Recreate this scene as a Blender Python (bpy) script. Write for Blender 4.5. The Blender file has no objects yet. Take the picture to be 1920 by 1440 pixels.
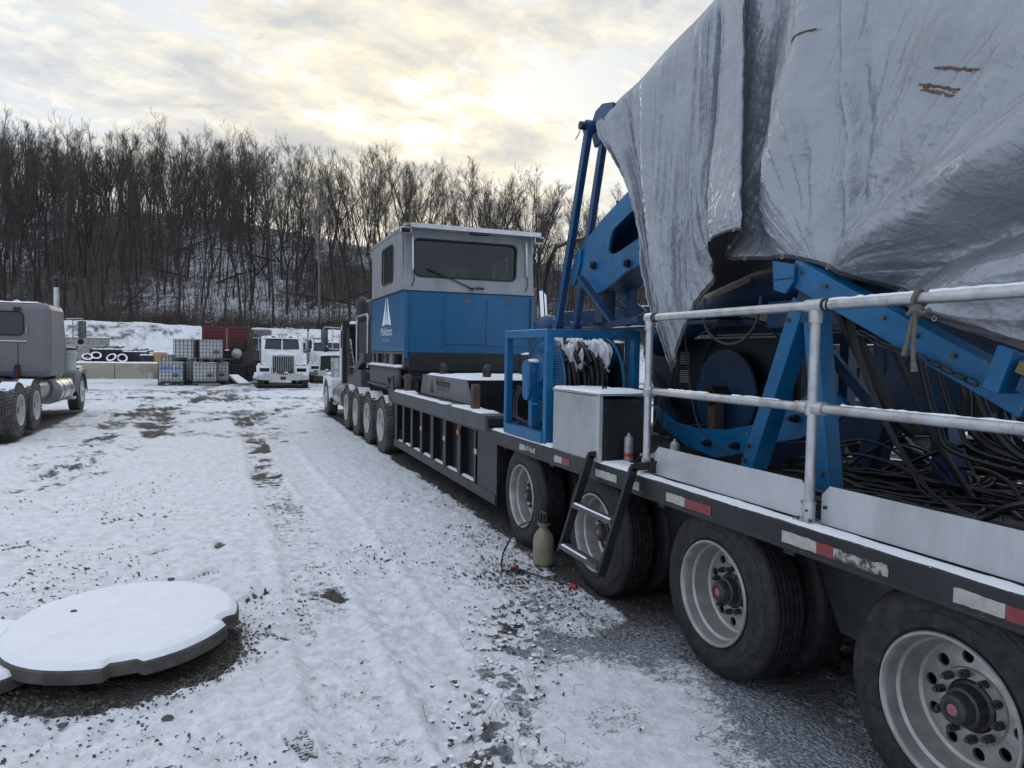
import bpy, bmesh, math, random
import numpy as np
from mathutils import Vector, Matrix, Euler
random.seed(7)
np.random.seed(7)
SC = bpy.context.scene
COL = SC.collection
PI = math.pi
rad = math.radians

# ------------------------------------------------------------------ camera
YAW, PITCH, ROLL, CAMH = 0.3725, -0.0436, 0.0163, 1.892
cy_, sy_, cp_, sp_ = math.cos(YAW), math.sin(YAW), math.cos(PITCH), math.sin(PITCH)
FWD = Vector((sy_ * cp_, cy_ * cp_, sp_))
R0 = Vector((cy_, -sy_, 0))
U0 = R0.cross(FWD)
cr_, sr_ = math.cos(ROLL), math.sin(ROLL)
RIGHT = cr_ * R0 + sr_ * U0
UP = -sr_ * R0 + cr_ * U0
cam_data = bpy.data.cameras.new('camera')
cam = bpy.data.objects.new('camera', cam_data)
COL.objects.link(cam)
M3 = Matrix((RIGHT, UP, -FWD)).transposed()
cam.matrix_world = Matrix.Translation((0, 0, CAMH)) @ M3.to_4x4()
cam_data.sensor_width = 36
cam_data.lens = 1350.2 / 1920 * 36
cam_data.clip_start = 0.05
cam_data.clip_end = 2500
SC.camera = cam

# ------------------------------------------------------------------ world: sky with thin broken cloud
SUN_AZ, SUN_EL = rad(13.7), rad(15)          # clockwise from +Y
SUND = Vector((math.sin(SUN_AZ) * math.cos(SUN_EL), math.cos(SUN_AZ) * math.cos(SUN_EL), math.sin(SUN_EL)))
world = bpy.data.worlds.new('World')
SC.world = world
world.use_nodes = True
nt = world.node_tree
nt.nodes.clear()


def N(t, typ, **kw):
    n = t.nodes.new(typ)
    for k, v in kw.items():
        if k.startswith('i_'):
            n.inputs[k[2:].replace('_', ' ')].default_value = v
        else:
            setattr(n, k, v)
    return n


def link(t, a, b):
    t.links.new(a, b)


def mathn(t, op, a, b=None, c=None, clamp=False):
    n = t.nodes.new('ShaderNodeMath')
    n.operation = op
    n.use_clamp = clamp
    for i, v in enumerate((a, b, c)):
        if v is None:
            continue
        if isinstance(v, (int, float)):
            n.inputs[i].default_value = v
        else:
            t.links.new(v, n.inputs[i])
    return n.outputs[0]


def mixc(t, fac, a, b, mode='MIX'):
    n = t.nodes.new('ShaderNodeMix')
    n.data_type = 'RGBA'
    n.blend_type = mode
    for i, v in ((0, fac), (6, a), (7, b)):
        if isinstance(v, (int, float)):
            n.inputs[i].default_value = v
        elif isinstance(v, tuple):
            n.inputs[i].default_value = v if len(v) == 4 else (*v, 1)
        else:
            t.links.new(v, n.inputs[i])
    return n.outputs[2]


def ramp(t, fac, stops):
    n = t.nodes.new('ShaderNodeValToRGB')
    el = n.color_ramp.elements
    el[0].position, el[0].color = stops[0][0], stops[0][1]
    el[1].position, el[1].color = stops[-1][0], stops[-1][1]
    for p, c in stops[1:-1]:
        e = el.new(p)
        e.color = c
    if fac is not None:
        t.links.new(fac, n.inputs[0])
    return n.outputs[0]


def g(v):
    return (v, v, v, 1)


geo_w = N(nt, 'ShaderNodeTexCoord')
sep = N(nt, 'ShaderNodeSeparateXYZ')
link(nt, geo_w.outputs['Generated'], sep.inputs[0])
dz = mathn(nt, 'ADD', mathn(nt, 'MAXIMUM', sep.outputs[2], 0.0), 0.20)
px = mathn(nt, 'DIVIDE', sep.outputs[0], dz)
py = mathn(nt, 'DIVIDE', sep.outputs[1], dz)
comb = N(nt, 'ShaderNodeCombineXYZ')
link(nt, px, comb.inputs[0])
link(nt, py, comb.inputs[1])
mp = N(nt, 'ShaderNodeMapping')
mp.inputs['Rotation'].default_value = (0, 0, rad(-28))
mp.inputs['Scale'].default_value = (1.0, 1.25, 1)
mp.inputs['Location'].default_value = (3.1, 1.7, 0)
link(nt, comb.outputs[0], mp.inputs[0])
n1 = N(nt, 'ShaderNodeTexNoise', i_Scale=4.2, i_Detail=10.0, i_Roughness=0.60, i_Distortion=0.25)
link(nt, mp.outputs[0], n1.inputs['Vector'])
n2 = N(nt, 'ShaderNodeTexNoise', i_Scale=0.8, i_Detail=4.0, i_Roughness=0.5)
link(nt, mp.outputs[0], n2.inputs['Vector'])
n3 = N(nt, 'ShaderNodeTexNoise', i_Scale=12.0, i_Detail=8.0, i_Roughness=0.62, i_Distortion=0.4)
link(nt, mp.outputs[0], n3.inputs['Vector'])
dens = mathn(nt, 'ADD', mathn(nt, 'MULTIPLY', n1.outputs[0], 0.62),
             mathn(nt, 'ADD', mathn(nt, 'MULTIPLY', n2.outputs[0], 0.5), mathn(nt, 'MULTIPLY', n3.outputs[0], 0.26)))
mask = ramp(nt, dens, [(0.615, g(0)), (0.665, g(0.75)), (0.72, g(1))])
sunv = N(nt, 'ShaderNodeVectorMath', operation='DOT_PRODUCT')
link(nt, geo_w.outputs['Generated'], sunv.inputs[0])
sunv.inputs[1].default_value = SUND
near_sun = mathn(nt, 'POWER', mathn(nt, 'MAXIMUM', sunv.outputs['Value'], 0.0), 5.0)
glow = mathn(nt, 'POWER', mathn(nt, 'MAXIMUM', sunv.outputs['Value'], 0.0), 40.0)
# lit rims of the clouds, warm towards the sun, cool away from it
lit = mixc(nt, near_sun, (0.66, 0.72, 0.83), (0.75, 0.685, 0.52))
thick = mixc(nt, near_sun, (0.40, 0.47, 0.60), (0.45, 0.455, 0.46))
sh_f = ramp(nt, n3.outputs[0], [(0.36, g(0)), (0.62, g(1))])
sh_d = ramp(nt, dens, [(0.69, g(1)), (0.80, g(0.08))])
cloud_col = mixc(nt, mathn(nt, 'MULTIPLY', sh_d, mathn(nt, 'ADD', mathn(nt, 'MULTIPLY', sh_f, 0.75), 0.3), clamp=True), thick, lit)
sky = N(nt, 'ShaderNodeTexSky')
sky.sky_type = 'NISHITA'
sky.sun_disc = False
sky.sun_elevation = SUN_EL
sky.sun_rotation = SUN_AZ
sky.air_density = 1.0
sky.dust_density = 3.0
sky.ozone_density = 1.5
# thin veil over the clear sky between the clouds
veil = mixc(nt, near_sun, (0.47, 0.54, 0.66), (0.55, 0.575, 0.58))
vs = N(nt, 'ShaderNodeVectorMath', operation='SCALE')
link(nt, veil, vs.inputs[0])
vs.inputs[3].default_value = 10.0
clear = mixc(nt, 0.94, sky.outputs[0], vs.outputs[0])
cs = N(nt, 'ShaderNodeVectorMath', operation='SCALE')
link(nt, cloud_col, cs.inputs[0])
cs.inputs[3].default_value = 10.0
skyc = mixc(nt, mask, clear, cs.outputs[0])
gl = N(nt, 'ShaderNodeVectorMath', operation='SCALE')
gl.inputs[0].default_value = (0.15, 0.10, 0.02)
link(nt, glow, gl.inputs[3])
sum_ = N(nt, 'ShaderNodeVectorMath', operation='ADD')
link(nt, skyc, sum_.inputs[0])
link(nt, gl.outputs[0], sum_.inputs[1])
bg = N(nt, 'ShaderNodeBackground')
bg.inputs[1].default_value = 0.1
link(nt, sum_.outputs[0], bg.inputs[0])
out = N(nt, 'ShaderNodeOutputWorld')
link(nt, bg.outputs[0], out.inputs[0])
world.cycles.sampling_method = 'MANUAL'
world.cycles.sample_map_resolution = 512

sun_d = bpy.data.lights.new('sun', 'SUN')
sun_d.energy = 0.9
sun_d.angle = rad(20)
sun_d.color = (1.0, 0.90, 0.74)
sun = bpy.data.objects.new('sun', sun_d)
COL.objects.link(sun)
sun.location = SUND * 300
sun.rotation_euler = SUND.to_track_quat('Z', 'Y').to_euler()

SC.view_settings.view_transform = 'Standard'
SC.view_settings.look = 'None'
SC.view_settings.gamma = 1
SC.view_settings.use_curve_mapping = False
SC.view_settings.exposure = 0.52
SC.render.engine = 'CYCLES'
SC.cycles.use_denoising = True
SC.cycles.max_bounces = 5
SC.cycles.diffuse_bounces = 3
SC.cycles.glossy_bounces = 3
SC.cycles.transmission_bounces = 4
SC.cycles.transparent_max_bounces = 6


# ------------------------------------------------------------------ materials
def mat(name, col, rough=0.6, metal=0.0, var=0.25, scale=6.0, col2=None, thr=None, bump=0.0, bscale=60.0, frost=0.0,
        spec=0.5, stretch=None, coord='Object', scratch=0.0, scol=(0.25, 0.12, 0.06), fscale=35.0):
    """Principled surface: base colour broken up by noise, optional second colour in blotches,
    optional rust specks, optional frost sprinkled on what faces up, optional fine relief."""
    m = bpy.data.materials.new(name)
    m.use_nodes = True
    t = m.node_tree
    p = t.nodes['Principled BSDF']
    p.inputs['Roughness'].default_value = rough
    p.inputs['Metallic'].default_value = metal
    p.inputs['Specular IOR Level'].default_value = spec
    tc = N(t, 'ShaderNodeTexCoord')
    vec = tc.outputs[coord]
    if stretch:
        mpn = N(t, 'ShaderNodeMapping')
        mpn.inputs['Scale'].default_value = stretch
        link(t, vec, mpn.inputs[0])
        vec = mpn.outputs[0]
    nz = N(t, 'ShaderNodeTexNoise', i_Scale=scale, i_Detail=7.0, i_Roughness=0.65)
    link(t, vec, nz.inputs['Vector'])
    lo = tuple(max(0.0, c * (1 - var)) for c in col)
    hi = tuple(min(1.0, c * (1 + var)) for c in col)
    c = mixc(t, ramp(t, nz.outputs[0], [(0.3, g(0)), (0.7, g(1))]), lo, hi)
    if col2:
        n_b = N(t, 'ShaderNodeTexNoise', i_Scale=scale * 0.6, i_Detail=9.0, i_Roughness=0.7, i_Distortion=0.3)
        link(t, vec, n_b.inputs['Vector'])
        a, b = thr or (0.5, 0.7)
        c = mixc(t, ramp(t, n_b.outputs[0], [(a, g(0)), (b, g(1))]), c, col2)
    if scratch:
        n_s = N(t, 'ShaderNodeTexNoise', i_Scale=scale * 4, i_Detail=5.0, i_Roughness=0.75)
        link(t, vec, n_s.inputs['Vector'])
        c = mixc(t, ramp(t, n_s.outputs[0], [(0.70 - scratch, g(0)), (0.74 - scratch, g(0.9))]), c, scol)
    r = mathn(t, 'ADD', mathn(t, 'MULTIPLY', nz.outputs[0], 0.3), rough - 0.15, clamp=True)
    link(t, r, p.inputs['Roughness'])
    if frost:
        ge = N(t, 'ShaderNodeNewGeometry')
        se = N(t, 'ShaderNodeSeparateXYZ')
        link(t, ge.outputs['Normal'], se.inputs[0])
        nf = N(t, 'ShaderNodeTexNoise', i_Scale=fscale, i_Detail=6.0, i_Roughness=0.7)
        link(t, tc.outputs['Object'], nf.inputs['Vector'])
        up = ramp(t, se.outputs[2], [(0.45, g(0)), (0.85, g(1))])
        k = mathn(t, 'MULTIPLY', up, ramp(t, nf.outputs[0], [(0.62 - 0.3 * frost, g(0)), (0.70 - 0.3 * frost, g(1))]))
        c = mixc(t, k, c, (0.84, 0.86, 0.90))
    link(t, c, p.inputs['Base Color'])
    if bump:
        nb = N(t, 'ShaderNodeTexNoise', i_Scale=bscale, i_Detail=5.0, i_Roughness=0.6)
        link(t, vec, nb.inputs['Vector'])
        bp = N(t, 'ShaderNodeBump', i_Strength=1.0, i_Distance=bump)
        link(t, nb.outputs[0], bp.inputs['Height'])
        link(t, bp.outputs[0], p.inputs['Normal'])
    return m


M = {}
M['snow'] = mat('snow', (0.86, 0.87, 0.895), 0.75, var=0.04, scale=9, bump=0.012, bscale=22, spec=0.3)
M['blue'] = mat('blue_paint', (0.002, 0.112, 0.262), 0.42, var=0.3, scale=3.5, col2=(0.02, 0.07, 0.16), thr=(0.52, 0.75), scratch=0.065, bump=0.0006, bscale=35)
M['blue_dark'] = mat('shaded_grimy_blue_paint', (0.002, 0.040, 0.115), 0.5, var=0.4, scale=4, col2=(0.012, 0.02, 0.035), thr=(0.42, 0.68), scratch=0.05, bump=0.0008, bscale=40)  # shaded copy of the blue: shade put into the base colour, plus grime
M['blue_link'] = mat('backlit_blue_paint', (0.003, 0.048, 0.142), 0.4, var=0.3, scale=4, col2=(0.01, 0.02, 0.06), thr=(0.55, 0.75), scratch=0.03)  # blue darkened to navy: back-lit shade of the link bars put into the colour
M['blue_cab'] = mat('cab_blue_paint', (0.002, 0.090, 0.205), 0.38, var=0.12, scale=1.6, col2=(0.025, 0.11, 0.24), thr=(0.5, 0.8), stretch=(2.2, 2.2, 0.5), scratch=0.0, bump=0.0004, bscale=12)  # base darkened because the cab front faces away from the light
M['white_cab'] = mat('weathered_white_paint', (0.25, 0.265, 0.28), 0.5, var=0.14, scale=2.2, col2=(0.15, 0.155, 0.16), thr=(0.50, 0.74), stretch=(2.5, 2.5, 0.5), scratch=0.02, scol=(0.2, 0.16, 0.12))
M['black'] = mat('black_steel', (0.010, 0.011, 0.013), 0.5, var=0.5, scale=5, col2=(0.028, 0.029, 0.031), thr=(0.5, 0.72), scratch=0.02, bump=0.0008, bscale=50)
M['frame'] = mat('worn_black_frame_paint', (0.009, 0.010, 0.012), 0.42, var=0.4, scale=4, col2=(0.022, 0.023, 0.026), thr=(0.48, 0.72), scratch=0.04, bump=0.0008, bscale=40, frost=0.08)
M['greysteel'] = mat('grey_steel', (0.088, 0.092, 0.10), 0.5, metal=0.3, var=0.35, scale=5, col2=(0.07, 0.065, 0.06), thr=(0.5, 0.7), scratch=0.03, bump=0.0008, bscale=40)
M['box_grey'] = mat('weathered_grey_panel', (0.16, 0.165, 0.17), 0.55, metal=0.2, var=0.25, scale=4, col2=(0.11, 0.11, 0.11), thr=(0.5, 0.75), stretch=(1, 2.5, 0.6), scratch=0.02)
M['rust'] = mat('rusty_steel', (0.10, 0.065, 0.045), 0.8, var=0.4, scale=9, col2=(0.045, 0.035, 0.03), thr=(0.45, 0.65), bump=0.002, bscale=60)
M['galv'] = mat('galvanised_pipe', (0.50, 0.51, 0.52), 0.36, metal=0.75, var=0.18, scale=11, col2=(0.27, 0.26, 0.245), thr=(0.50, 0.70), scratch=0.05, scol=(0.12, 0.10, 0.085), frost=0.12, fscale=50)
M['alu'] = mat('aluminium_plate', (0.53, 0.545, 0.56), 0.42, metal=0.45, var=0.08, scale=3, col2=(0.36, 0.365, 0.37), thr=(0.46, 0.74), bump=0.0005, bscale=30, stretch=(1, 1, 0.4), scratch=0.01, scol=(0.3, 0.28, 0.25))
M['rim'] = mat('dull_aluminium_rim', (0.40, 0.39, 0.375), 0.36, metal=0.6, var=0.2, scale=7, col2=(0.26, 0.245, 0.225), thr=(0.47, 0.72), scratch=0.01, scol=(0.14, 0.11, 0.09))
M['rim_lip'] = mat('polished_rim_lip', (0.7, 0.7, 0.7), 0.25, metal=0.9, var=0.1, scale=10)
M['white_rim'] = mat('pale_rim', (0.50, 0.50, 0.49), 0.5, metal=0.2, var=0.2, scale=8, col2=(0.3, 0.28, 0.26), thr=(0.5, 0.75))
M['hub'] = mat('oily_hub', (0.05, 0.05, 0.052), 0.4, metal=0.4, var=0.4, scale=20)
M['hubred'] = mat('red_hub_window', (0.30, 0.10, 0.115), 0.4, var=0.3, scale=60)
M['rubber'] = mat('tyre_rubber', (0.015, 0.015, 0.017), 0.6, var=0.35, scale=26, col2=(0.050, 0.048, 0.045), thr=(0.42, 0.74), bump=0.0016, bscale=70, spec=0.3)
M['rubber_dirt'] = mat('muddy_tyre_rubber', (0.075, 0.070, 0.064), 0.9, var=0.3, scale=9, col2=(0.16, 0.15, 0.135), thr=(0.45, 0.72), bump=0.002, bscale=60, spec=0.2, frost=0.2)
M['hose'] = mat('black_hose', (0.009, 0.009, 0.011), 0.5, var=0.4, scale=18, frost=0.05)
M['cable'] = mat('black_cable', (0.012, 0.012, 0.014), 0.45, var=0.5, scale=12, col2=(0.07, 0.07, 0.07), thr=(0.62, 0.75))
M['deck'] = mat('dark_deck_boards', (0.015, 0.014, 0.014), 0.8, var=0.5, scale=6, col2=(0.07, 0.065, 0.06), thr=(0.5, 0.75), stretch=(3, 0.5, 1))
M['refl_red'] = mat('faded_red_tape', (0.22, 0.035, 0.040), 0.4, var=0.25, scale=25, col2=(0.12, 0.03, 0.03), thr=(0.55, 0.7))
M['refl_white'] = mat('faded_white_tape', (0.40, 0.40, 0.37), 0.4, var=0.2, scale=25, col2=(0.30, 0.29, 0.25), thr=(0.5, 0.72))
M['orange'] = mat('orange_lens', (0.55, 0.14, 0.02), 0.25, var=0.1, scale=20)
M['red'] = mat('red_plastic', (0.36, 0.025, 0.02), 0.4, var=0.2, scale=30)
M['white_print'] = mat('white_lettering', (0.78, 0.80, 0.82), 0.5, var=0.05, scale=20)
M['pale_print'] = mat('faded_lettering', (0.36, 0.45, 0.58), 0.5, var=0.1, scale=30)
M['black_print'] = mat('black_lettering', (0.012, 0.012, 0.014), 0.6, var=0.2, scale=30)
M['chrome'] = mat('chrome', (0.72, 0.73, 0.75), 0.12, metal=1.0, var=0.06, scale=6)
M['chrome_dull'] = mat('dull_chrome', (0.5, 0.5, 0.51), 0.3, metal=0.9, var=0.15, scale=8)
M['truck_white'] = mat('white_truck_paint', (0.74, 0.76, 0.78), 0.35, var=0.06, scale=2, col2=(0.6, 0.6, 0.6), thr=(0.6, 0.85))
M['truck_grey'] = mat('dusty_grey_truck_paint', (0.165, 0.165, 0.172), 0.45, var=0.1, scale=2, col2=(0.12, 0.12, 0.125), thr=(0.5, 0.8), bump=0.0005, bscale=20)
M['truck_blue'] = mat('bright_blue_truck_paint', (0.012, 0.12, 0.50), 0.35, var=0.1, scale=2)
M['hopper'] = mat('dark_red_hopper_paint', (0.11, 0.018, 0.020), 0.55, var=0.3, scale=3, col2=(0.07, 0.02, 0.018), thr=(0.5, 0.75), scratch=0.03)
M['tank_grey'] = mat('pale_grey_tank_paint', (0.45, 0.45, 0.45), 0.5, var=0.15, scale=4)
M['ibc'] = mat('cloudy_white_plastic', (0.56, 0.57, 0.56), 0.5, var=0.12, scale=3, col2=(0.42, 0.43, 0.42), thr=(0.5, 0.75))
M['ibc_blue'] = mat('dull_pallet_plastic', (0.05, 0.06, 0.07), 0.6, var=0.3, scale=6)
M['wood'] = mat('weathered_timber', (0.24, 0.18, 0.12), 0.8, var=0.3, scale=7, stretch=(1, 6, 6), bump=0.002, bscale=30, frost=0.3)
M['concrete'] = mat('grey_concrete', (0.30, 0.29, 0.27), 0.9, var=0.25, scale=5, col2=(0.15, 0.14, 0.125), thr=(0.5, 0.72), bump=0.004, bscale=30)
M['barrier'] = mat('stained_tan_concrete', (0.36, 0.32, 0.25), 0.9, var=0.25, scale=1.2, col2=(0.20, 0.16, 0.11), thr=(0.5, 0.7), bump=0.005, bscale=20)
M['disc'] = mat('mucky_timber_disc', (0.10, 0.092, 0.082), 0.9, var=0.4, scale=7, col2=(0.045, 0.04, 0.036), thr=(0.45, 0.7), bump=0.003, bscale=40)
M['poly'] = mat('stained_translucent_plastic', (0.25, 0.22, 0.15), 0.45, var=0.2, scale=9, col2=(0.16, 0.145, 0.10), thr=(0.5, 0.72))
M['blackplastic'] = mat('black_plastic', (0.015, 0.015, 0.016), 0.4, var=0.3, scale=20)
M['tan'] = mat('tan_cardboard', (0.42, 0.26, 0.13), 0.8, var=0.15, scale=5)
M['rope'] = mat('weathered_rope', (0.13, 0.118, 0.10), 0.9, var=0.35, scale=60, bump=0.002, bscale=220)
M['cancan'] = mat('grey_can_metal', (0.32, 0.32, 0.33), 0.35, metal=0.5, var=0.2, scale=25)
M['bark'] = mat('dark_bark', (0.050, 0.043, 0.038), 0.95, var=0.35, scale=2.5, col2=(0.060, 0.054, 0.048), thr=(0.5, 0.75), stretch=(3, 3, 0.5))
M['bark_pale'] = mat('pale_bark', (0.20, 0.185, 0.165), 0.95, var=0.3, scale=2.5, stretch=(3, 3, 0.5))
M['twig'] = mat('brown_twigs', (0.066, 0.053, 0.045), 0.95, var=0.3, scale=1.0)
M['brush'] = mat('brown_brush', (0.075, 0.058, 0.046), 0.95, var=0.35, scale=0.8)
M['weed'] = mat('dead_weed_leaf', (0.10, 0.085, 0.065), 0.9, var=0.5, scale=30)
M['stone'] = mat('damp_gravel', (0.085, 0.080, 0.073), 0.85, var=0.5, scale=30, col2=(0.19, 0.175, 0.16), thr=(0.5, 0.7))
M['mesh'] = mat('shaded_mesh_guard', (0.006, 0.010, 0.016), 0.5, var=0.4, scale=15)  # near-black base carries the shade under the tarpaulin
M['strap'] = mat('dark_webbing', (0.035, 0.034, 0.033), 0.8, var=0.4, scale=30)
M['interior'] = mat('dim_cab_interior', (0.05, 0.048, 0.05), 0.8, var=0.3, scale=3)


def glass_mat(name, tint, rough=0.06, alpha=0.35):
    m = bpy.data.materials.new(name)
    m.use_nodes = True
    t = m.node_tree
    t.nodes.clear()
    o = N(t, 'ShaderNodeOutputMaterial')
    tr = N(t, 'ShaderNodeBsdfTransparent')
    tr.inputs[0].default_value = (*tint, 1)
    gl_ = N(t, 'ShaderNodeBsdfGlossy')
    gl_.inputs['Roughness'].default_value = rough
    gl_.inputs['Color'].default_value = (0.9, 0.95, 1, 1)
    fr = N(t, 'ShaderNodeFresnel', i_IOR=1.5)
    mx = N(t, 'ShaderNodeMixShader')
    k = mathn(t, 'ADD', mathn(t, 'MULTIPLY', fr.outputs[0], 0.9), 0.01)
    link(t, k, mx.inputs[0])
    link(t, tr.outputs[0], mx.inputs[1])
    link(t, gl_.outputs[0], mx.inputs[2])
    link(t, mx.outputs[0], o.inputs[0])
    return m


M['glass'] = glass_mat('tinted_glass', (0.13, 0.15, 0.17))
M['glass_dark'] = glass_mat('dark_glass', (0.08, 0.09, 0.11))
M['mirror'] = mat('mirror_glass', (0.5, 0.55, 0.53), 0.15, metal=1.0, var=0.1, scale=5)


# diamond (tread) plate: raised lozenges in alternating directions
def diamond_plate():
    m = mat('diamond_plate', (0.46, 0.475, 0.48), 0.35, metal=0.5, var=0.12, scale=5, col2=(0.33, 0.335, 0.33), thr=(0.5, 0.75))
    t = m.node_tree
    p = t.nodes['Principled BSDF']
    tc = N(t, 'ShaderNodeTexCoord')
    hs = []
    for ang, off in ((45, (0, 0, 0)), (-45, (0.5, 0.5, 0.5))):
        mpn = N(t, 'ShaderNodeMapping')
        mpn.inputs['Scale'].default_value = (24, 24, 24)
        mpn.inputs['Location'].default_value = off
        link(t, tc.outputs['Object'], mpn.inputs[0])
        sp = N(t, 'ShaderNodeSeparateXYZ')
        link(t, mpn.outputs[0], sp.inputs[0])
        u = mathn(t, 'SUBTRACT', mathn(t, 'FRACT', mathn(t, 'ADD', sp.outputs[1], sp.outputs[0])), 0.5)
        v = mathn(t, 'SUBTRACT', mathn(t, 'FRACT', sp.outputs[2]), 0.5)
        s = 1 if ang > 0 else -1
        a = mathn(t, 'ADD', u, mathn(t, 'MULTIPLY', v, float(s)))
        b = mathn(t, 'SUBTRACT', u, mathn(t, 'MULTIPLY', v, float(s)))
        d = mathn(t, 'ADD', mathn(t, 'MULTIPLY', mathn(t, 'ABSOLUTE', a), 1.0), mathn(t, 'MULTIPLY', mathn(t, 'ABSOLUTE', b), 3.2))
        hs.append(ramp(t, d, [(0.30, g(1)), (0.52, g(0))]))
    h = mathn(t, 'MAXIMUM', hs[0], hs[1])
    base = p.inputs['Base Color'].links[0].from_socket
    link(t, mixc(t, mathn(t, 'MULTIPLY', h, 0.6), base, (0.62, 0.63, 0.64)), p.inputs['Base Color'])
    bp = N(t, 'ShaderNodeBump', i_Strength=1.0, i_Distance=0.005)
    link(t, h, bp.inputs['Height'])
    link(t, bp.outputs[0], p.inputs['Normal'])
    return m


M['diamond'] = diamond_plate()


# ------------------------------------------------------------------ object helpers
def wloc(o):
    v = Vector((0, 0, 0))
    while o is not None:
        v += o.location
        o = o.parent
    return v


def thing(name, label, cat, loc=(0, 0, 0), rz=0.0, group=None):
    o = bpy.data.objects.new(name, None)
    COL.objects.link(o)
    o.empty_display_size = 0.2
    o.location = loc
    o.rotation_euler = (0, 0, rz)
    o['label'] = label
    o['category'] = cat
    if group:
        o['group'] = group
    return o


def tag(o, label, cat, group=None):
    o['label'] = label
    o['category'] = cat
    if group:
        o['group'] = group
    return o


class MB:
    """collects shapes and links them as ONE mesh object"""

    def __init__(self):
        self.v, self.f = [], []

    def add(self, vs, fs):
        k = len(self.v)
        self.v += [tuple(p) for p in vs]
        self.f += [tuple(i + k for i in f) for f in fs]
        return self

    def box(self, a, b, mtx=None):
        x0, y0, z0 = a
        x1, y1, z1 = b
        vs = [Vector(p) for p in ((x0, y0, z0), (x1, y0, z0), (x1, y1, z0), (x0, y1, z0), (x0, y0, z1), (x1, y0, z1), (x1, y1, z1), (x0, y1, z1))]
        if mtx is not None:
            vs = [mtx @ p for p in vs]
        return self.add(vs, [(0, 3, 2, 1), (4, 5, 6, 7), (0, 1, 5, 4), (1, 2, 6, 5), (2, 3, 7, 6), (3, 0, 4, 7)])

    def bar(self, p, q, w, h, up=(0, 0, 1)):
        """a box section from p to q, w wide, h deep along up"""
        p, q = Vector(p), Vector(q)
        d = (q - p)
        L = d.length
        d = d / L
        u = Vector(up)
        s = d.cross(u)
        if s.length < 1e-4:
            s = d.cross(Vector((1, 0, 0)))
        s.normalize()
        u = s.cross(d)
        vs = []
        for c in (p, q):
            for a, b in ((-1, -1), (1, -1), (1, 1), (-1, 1)):
                vs.append(c + s * (a * w / 2) + u * (b * h / 2))
        return self.add(vs, [(3, 2, 1, 0), (4, 5, 6, 7), (0, 1, 5, 4), (1, 2, 6, 5), (2, 3, 7, 6), (3, 0, 4, 7)])

    def tube(self, pts, r, n=8, caps=True, closed=False):
        pts = [Vector(p) for p in pts]
        m = len(pts)
        rs = r if isinstance(r, (list, tuple)) else [r] * m
        rings = []
        prev = None
        for i, p in enumerate(pts):
            if closed:
                d = pts[(i + 1) % m] - pts[i - 1]
            else:
                d = pts[min(i + 1, m - 1)] - pts[max(i - 1, 0)]
            if d.length < 1e-9:
                d = Vector((0, 0, 1))
            d.normalize()
            if prev is None:
                a = Vector((0, 0, 1)) if abs(d.z) < 0.9 else Vector((1, 0, 0))
                s = d.cross(a).normalized()
            else:
                s = (prev - d * prev.dot(d))
                s = s.normalized() if s.length > 1e-6 else d.orthogonal().normalized()
            prev = s
            u = d.cross(s)
            rings.append([p + (s * math.cos(2 * PI * k / n) + u * math.sin(2 * PI * k / n)) * rs[i] for k in range(n)])
        vs = [v for rg in rings for v in rg]
        fs = []
        for i in range(m if closed else m - 1):
            j = (i + 1) % m
            for k in range(n):
                fs.append((i * n + k, i * n + (k + 1) % n, j * n + (k + 1) % n, j * n + k))
        if caps and not closed:
            fs.append(tuple(range(n))[::-1])
            fs.append(tuple((m - 1) * n + k for k in range(n)))
        return self.add(vs, fs)

    def cyl(self, p, q, r, n=16, r2=None):
        return self.tube([p, q], [r, r if r2 is None else r2], n)

    def lathe(self, prof, o=(0, 0, 0), ax='X', n=48):
        """prof: (axial, radius) list turned round an axis through o"""
        o = Vector(o)
        vs = []
        for a, r in prof:
            for k in range(n):
                c, s = math.cos(2 * PI * k / n) * r, math.sin(2 * PI * k / n) * r
                vs.append(o + (Vector((a, c, s)) if ax == 'X' else Vector((c, a, s)) if ax == 'Y' else Vector((c, s, a))))
        fs = []
        for i in range(len(prof) - 1):
            for k in range(n):
                fs.append((i * n + k, i * n + (k + 1) % n, (i + 1) * n + (k + 1) % n, (i + 1) * n + k))
        return self.add(vs, fs)

    def prism(self, poly, off, o=(0, 0, 0)):
        """poly: 3-D points of a flat outline, pushed along off"""
        off = Vector(off)
        n = len(poly)
        a = [Vector(p) + Vector(o) for p in poly]
        return self.add(a + [p + off for p in a],
                        [tuple(range(n))[::-1], tuple(range(n, 2 * n))] + [(i, (i + 1) % n, n + (i + 1) % n, n + i) for i in range(n)])

    def ball(self, c, r, n=10, sc=(1, 1, 1)):
        c = Vector(c)
        m = max(4, n // 2)
        vs, fs = [c + Vector((0, 0, -r * sc[2]))], []
        for i in range(1, m):
            th = -PI / 2 + PI * i / m
            for k in range(n):
                ph = 2 * PI * k / n
                vs.append(c + Vector((math.cos(th) * math.cos(ph) * r * sc[0], math.cos(th) * math.sin(ph) * r * sc[1], math.sin(th) * r * sc[2])))
        vs.append(c + Vector((0, 0, r * sc[2])))
        for k in range(n):
            fs.append((0, 1 + (k + 1) % n, 1 + k))
        for i in range(m - 2):
            for k in range(n):
                a, b = 1 + i * n + k, 1 + i * n + (k + 1) % n
                fs.append((a, b, b + n, a + n))
        t = len(vs) - 1
        for k in range(n):
            fs.append((t, 1 + (m - 2) * n + k, 1 + (m - 2) * n + (k + 1) % n))
        return self.add(vs, fs)

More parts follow.
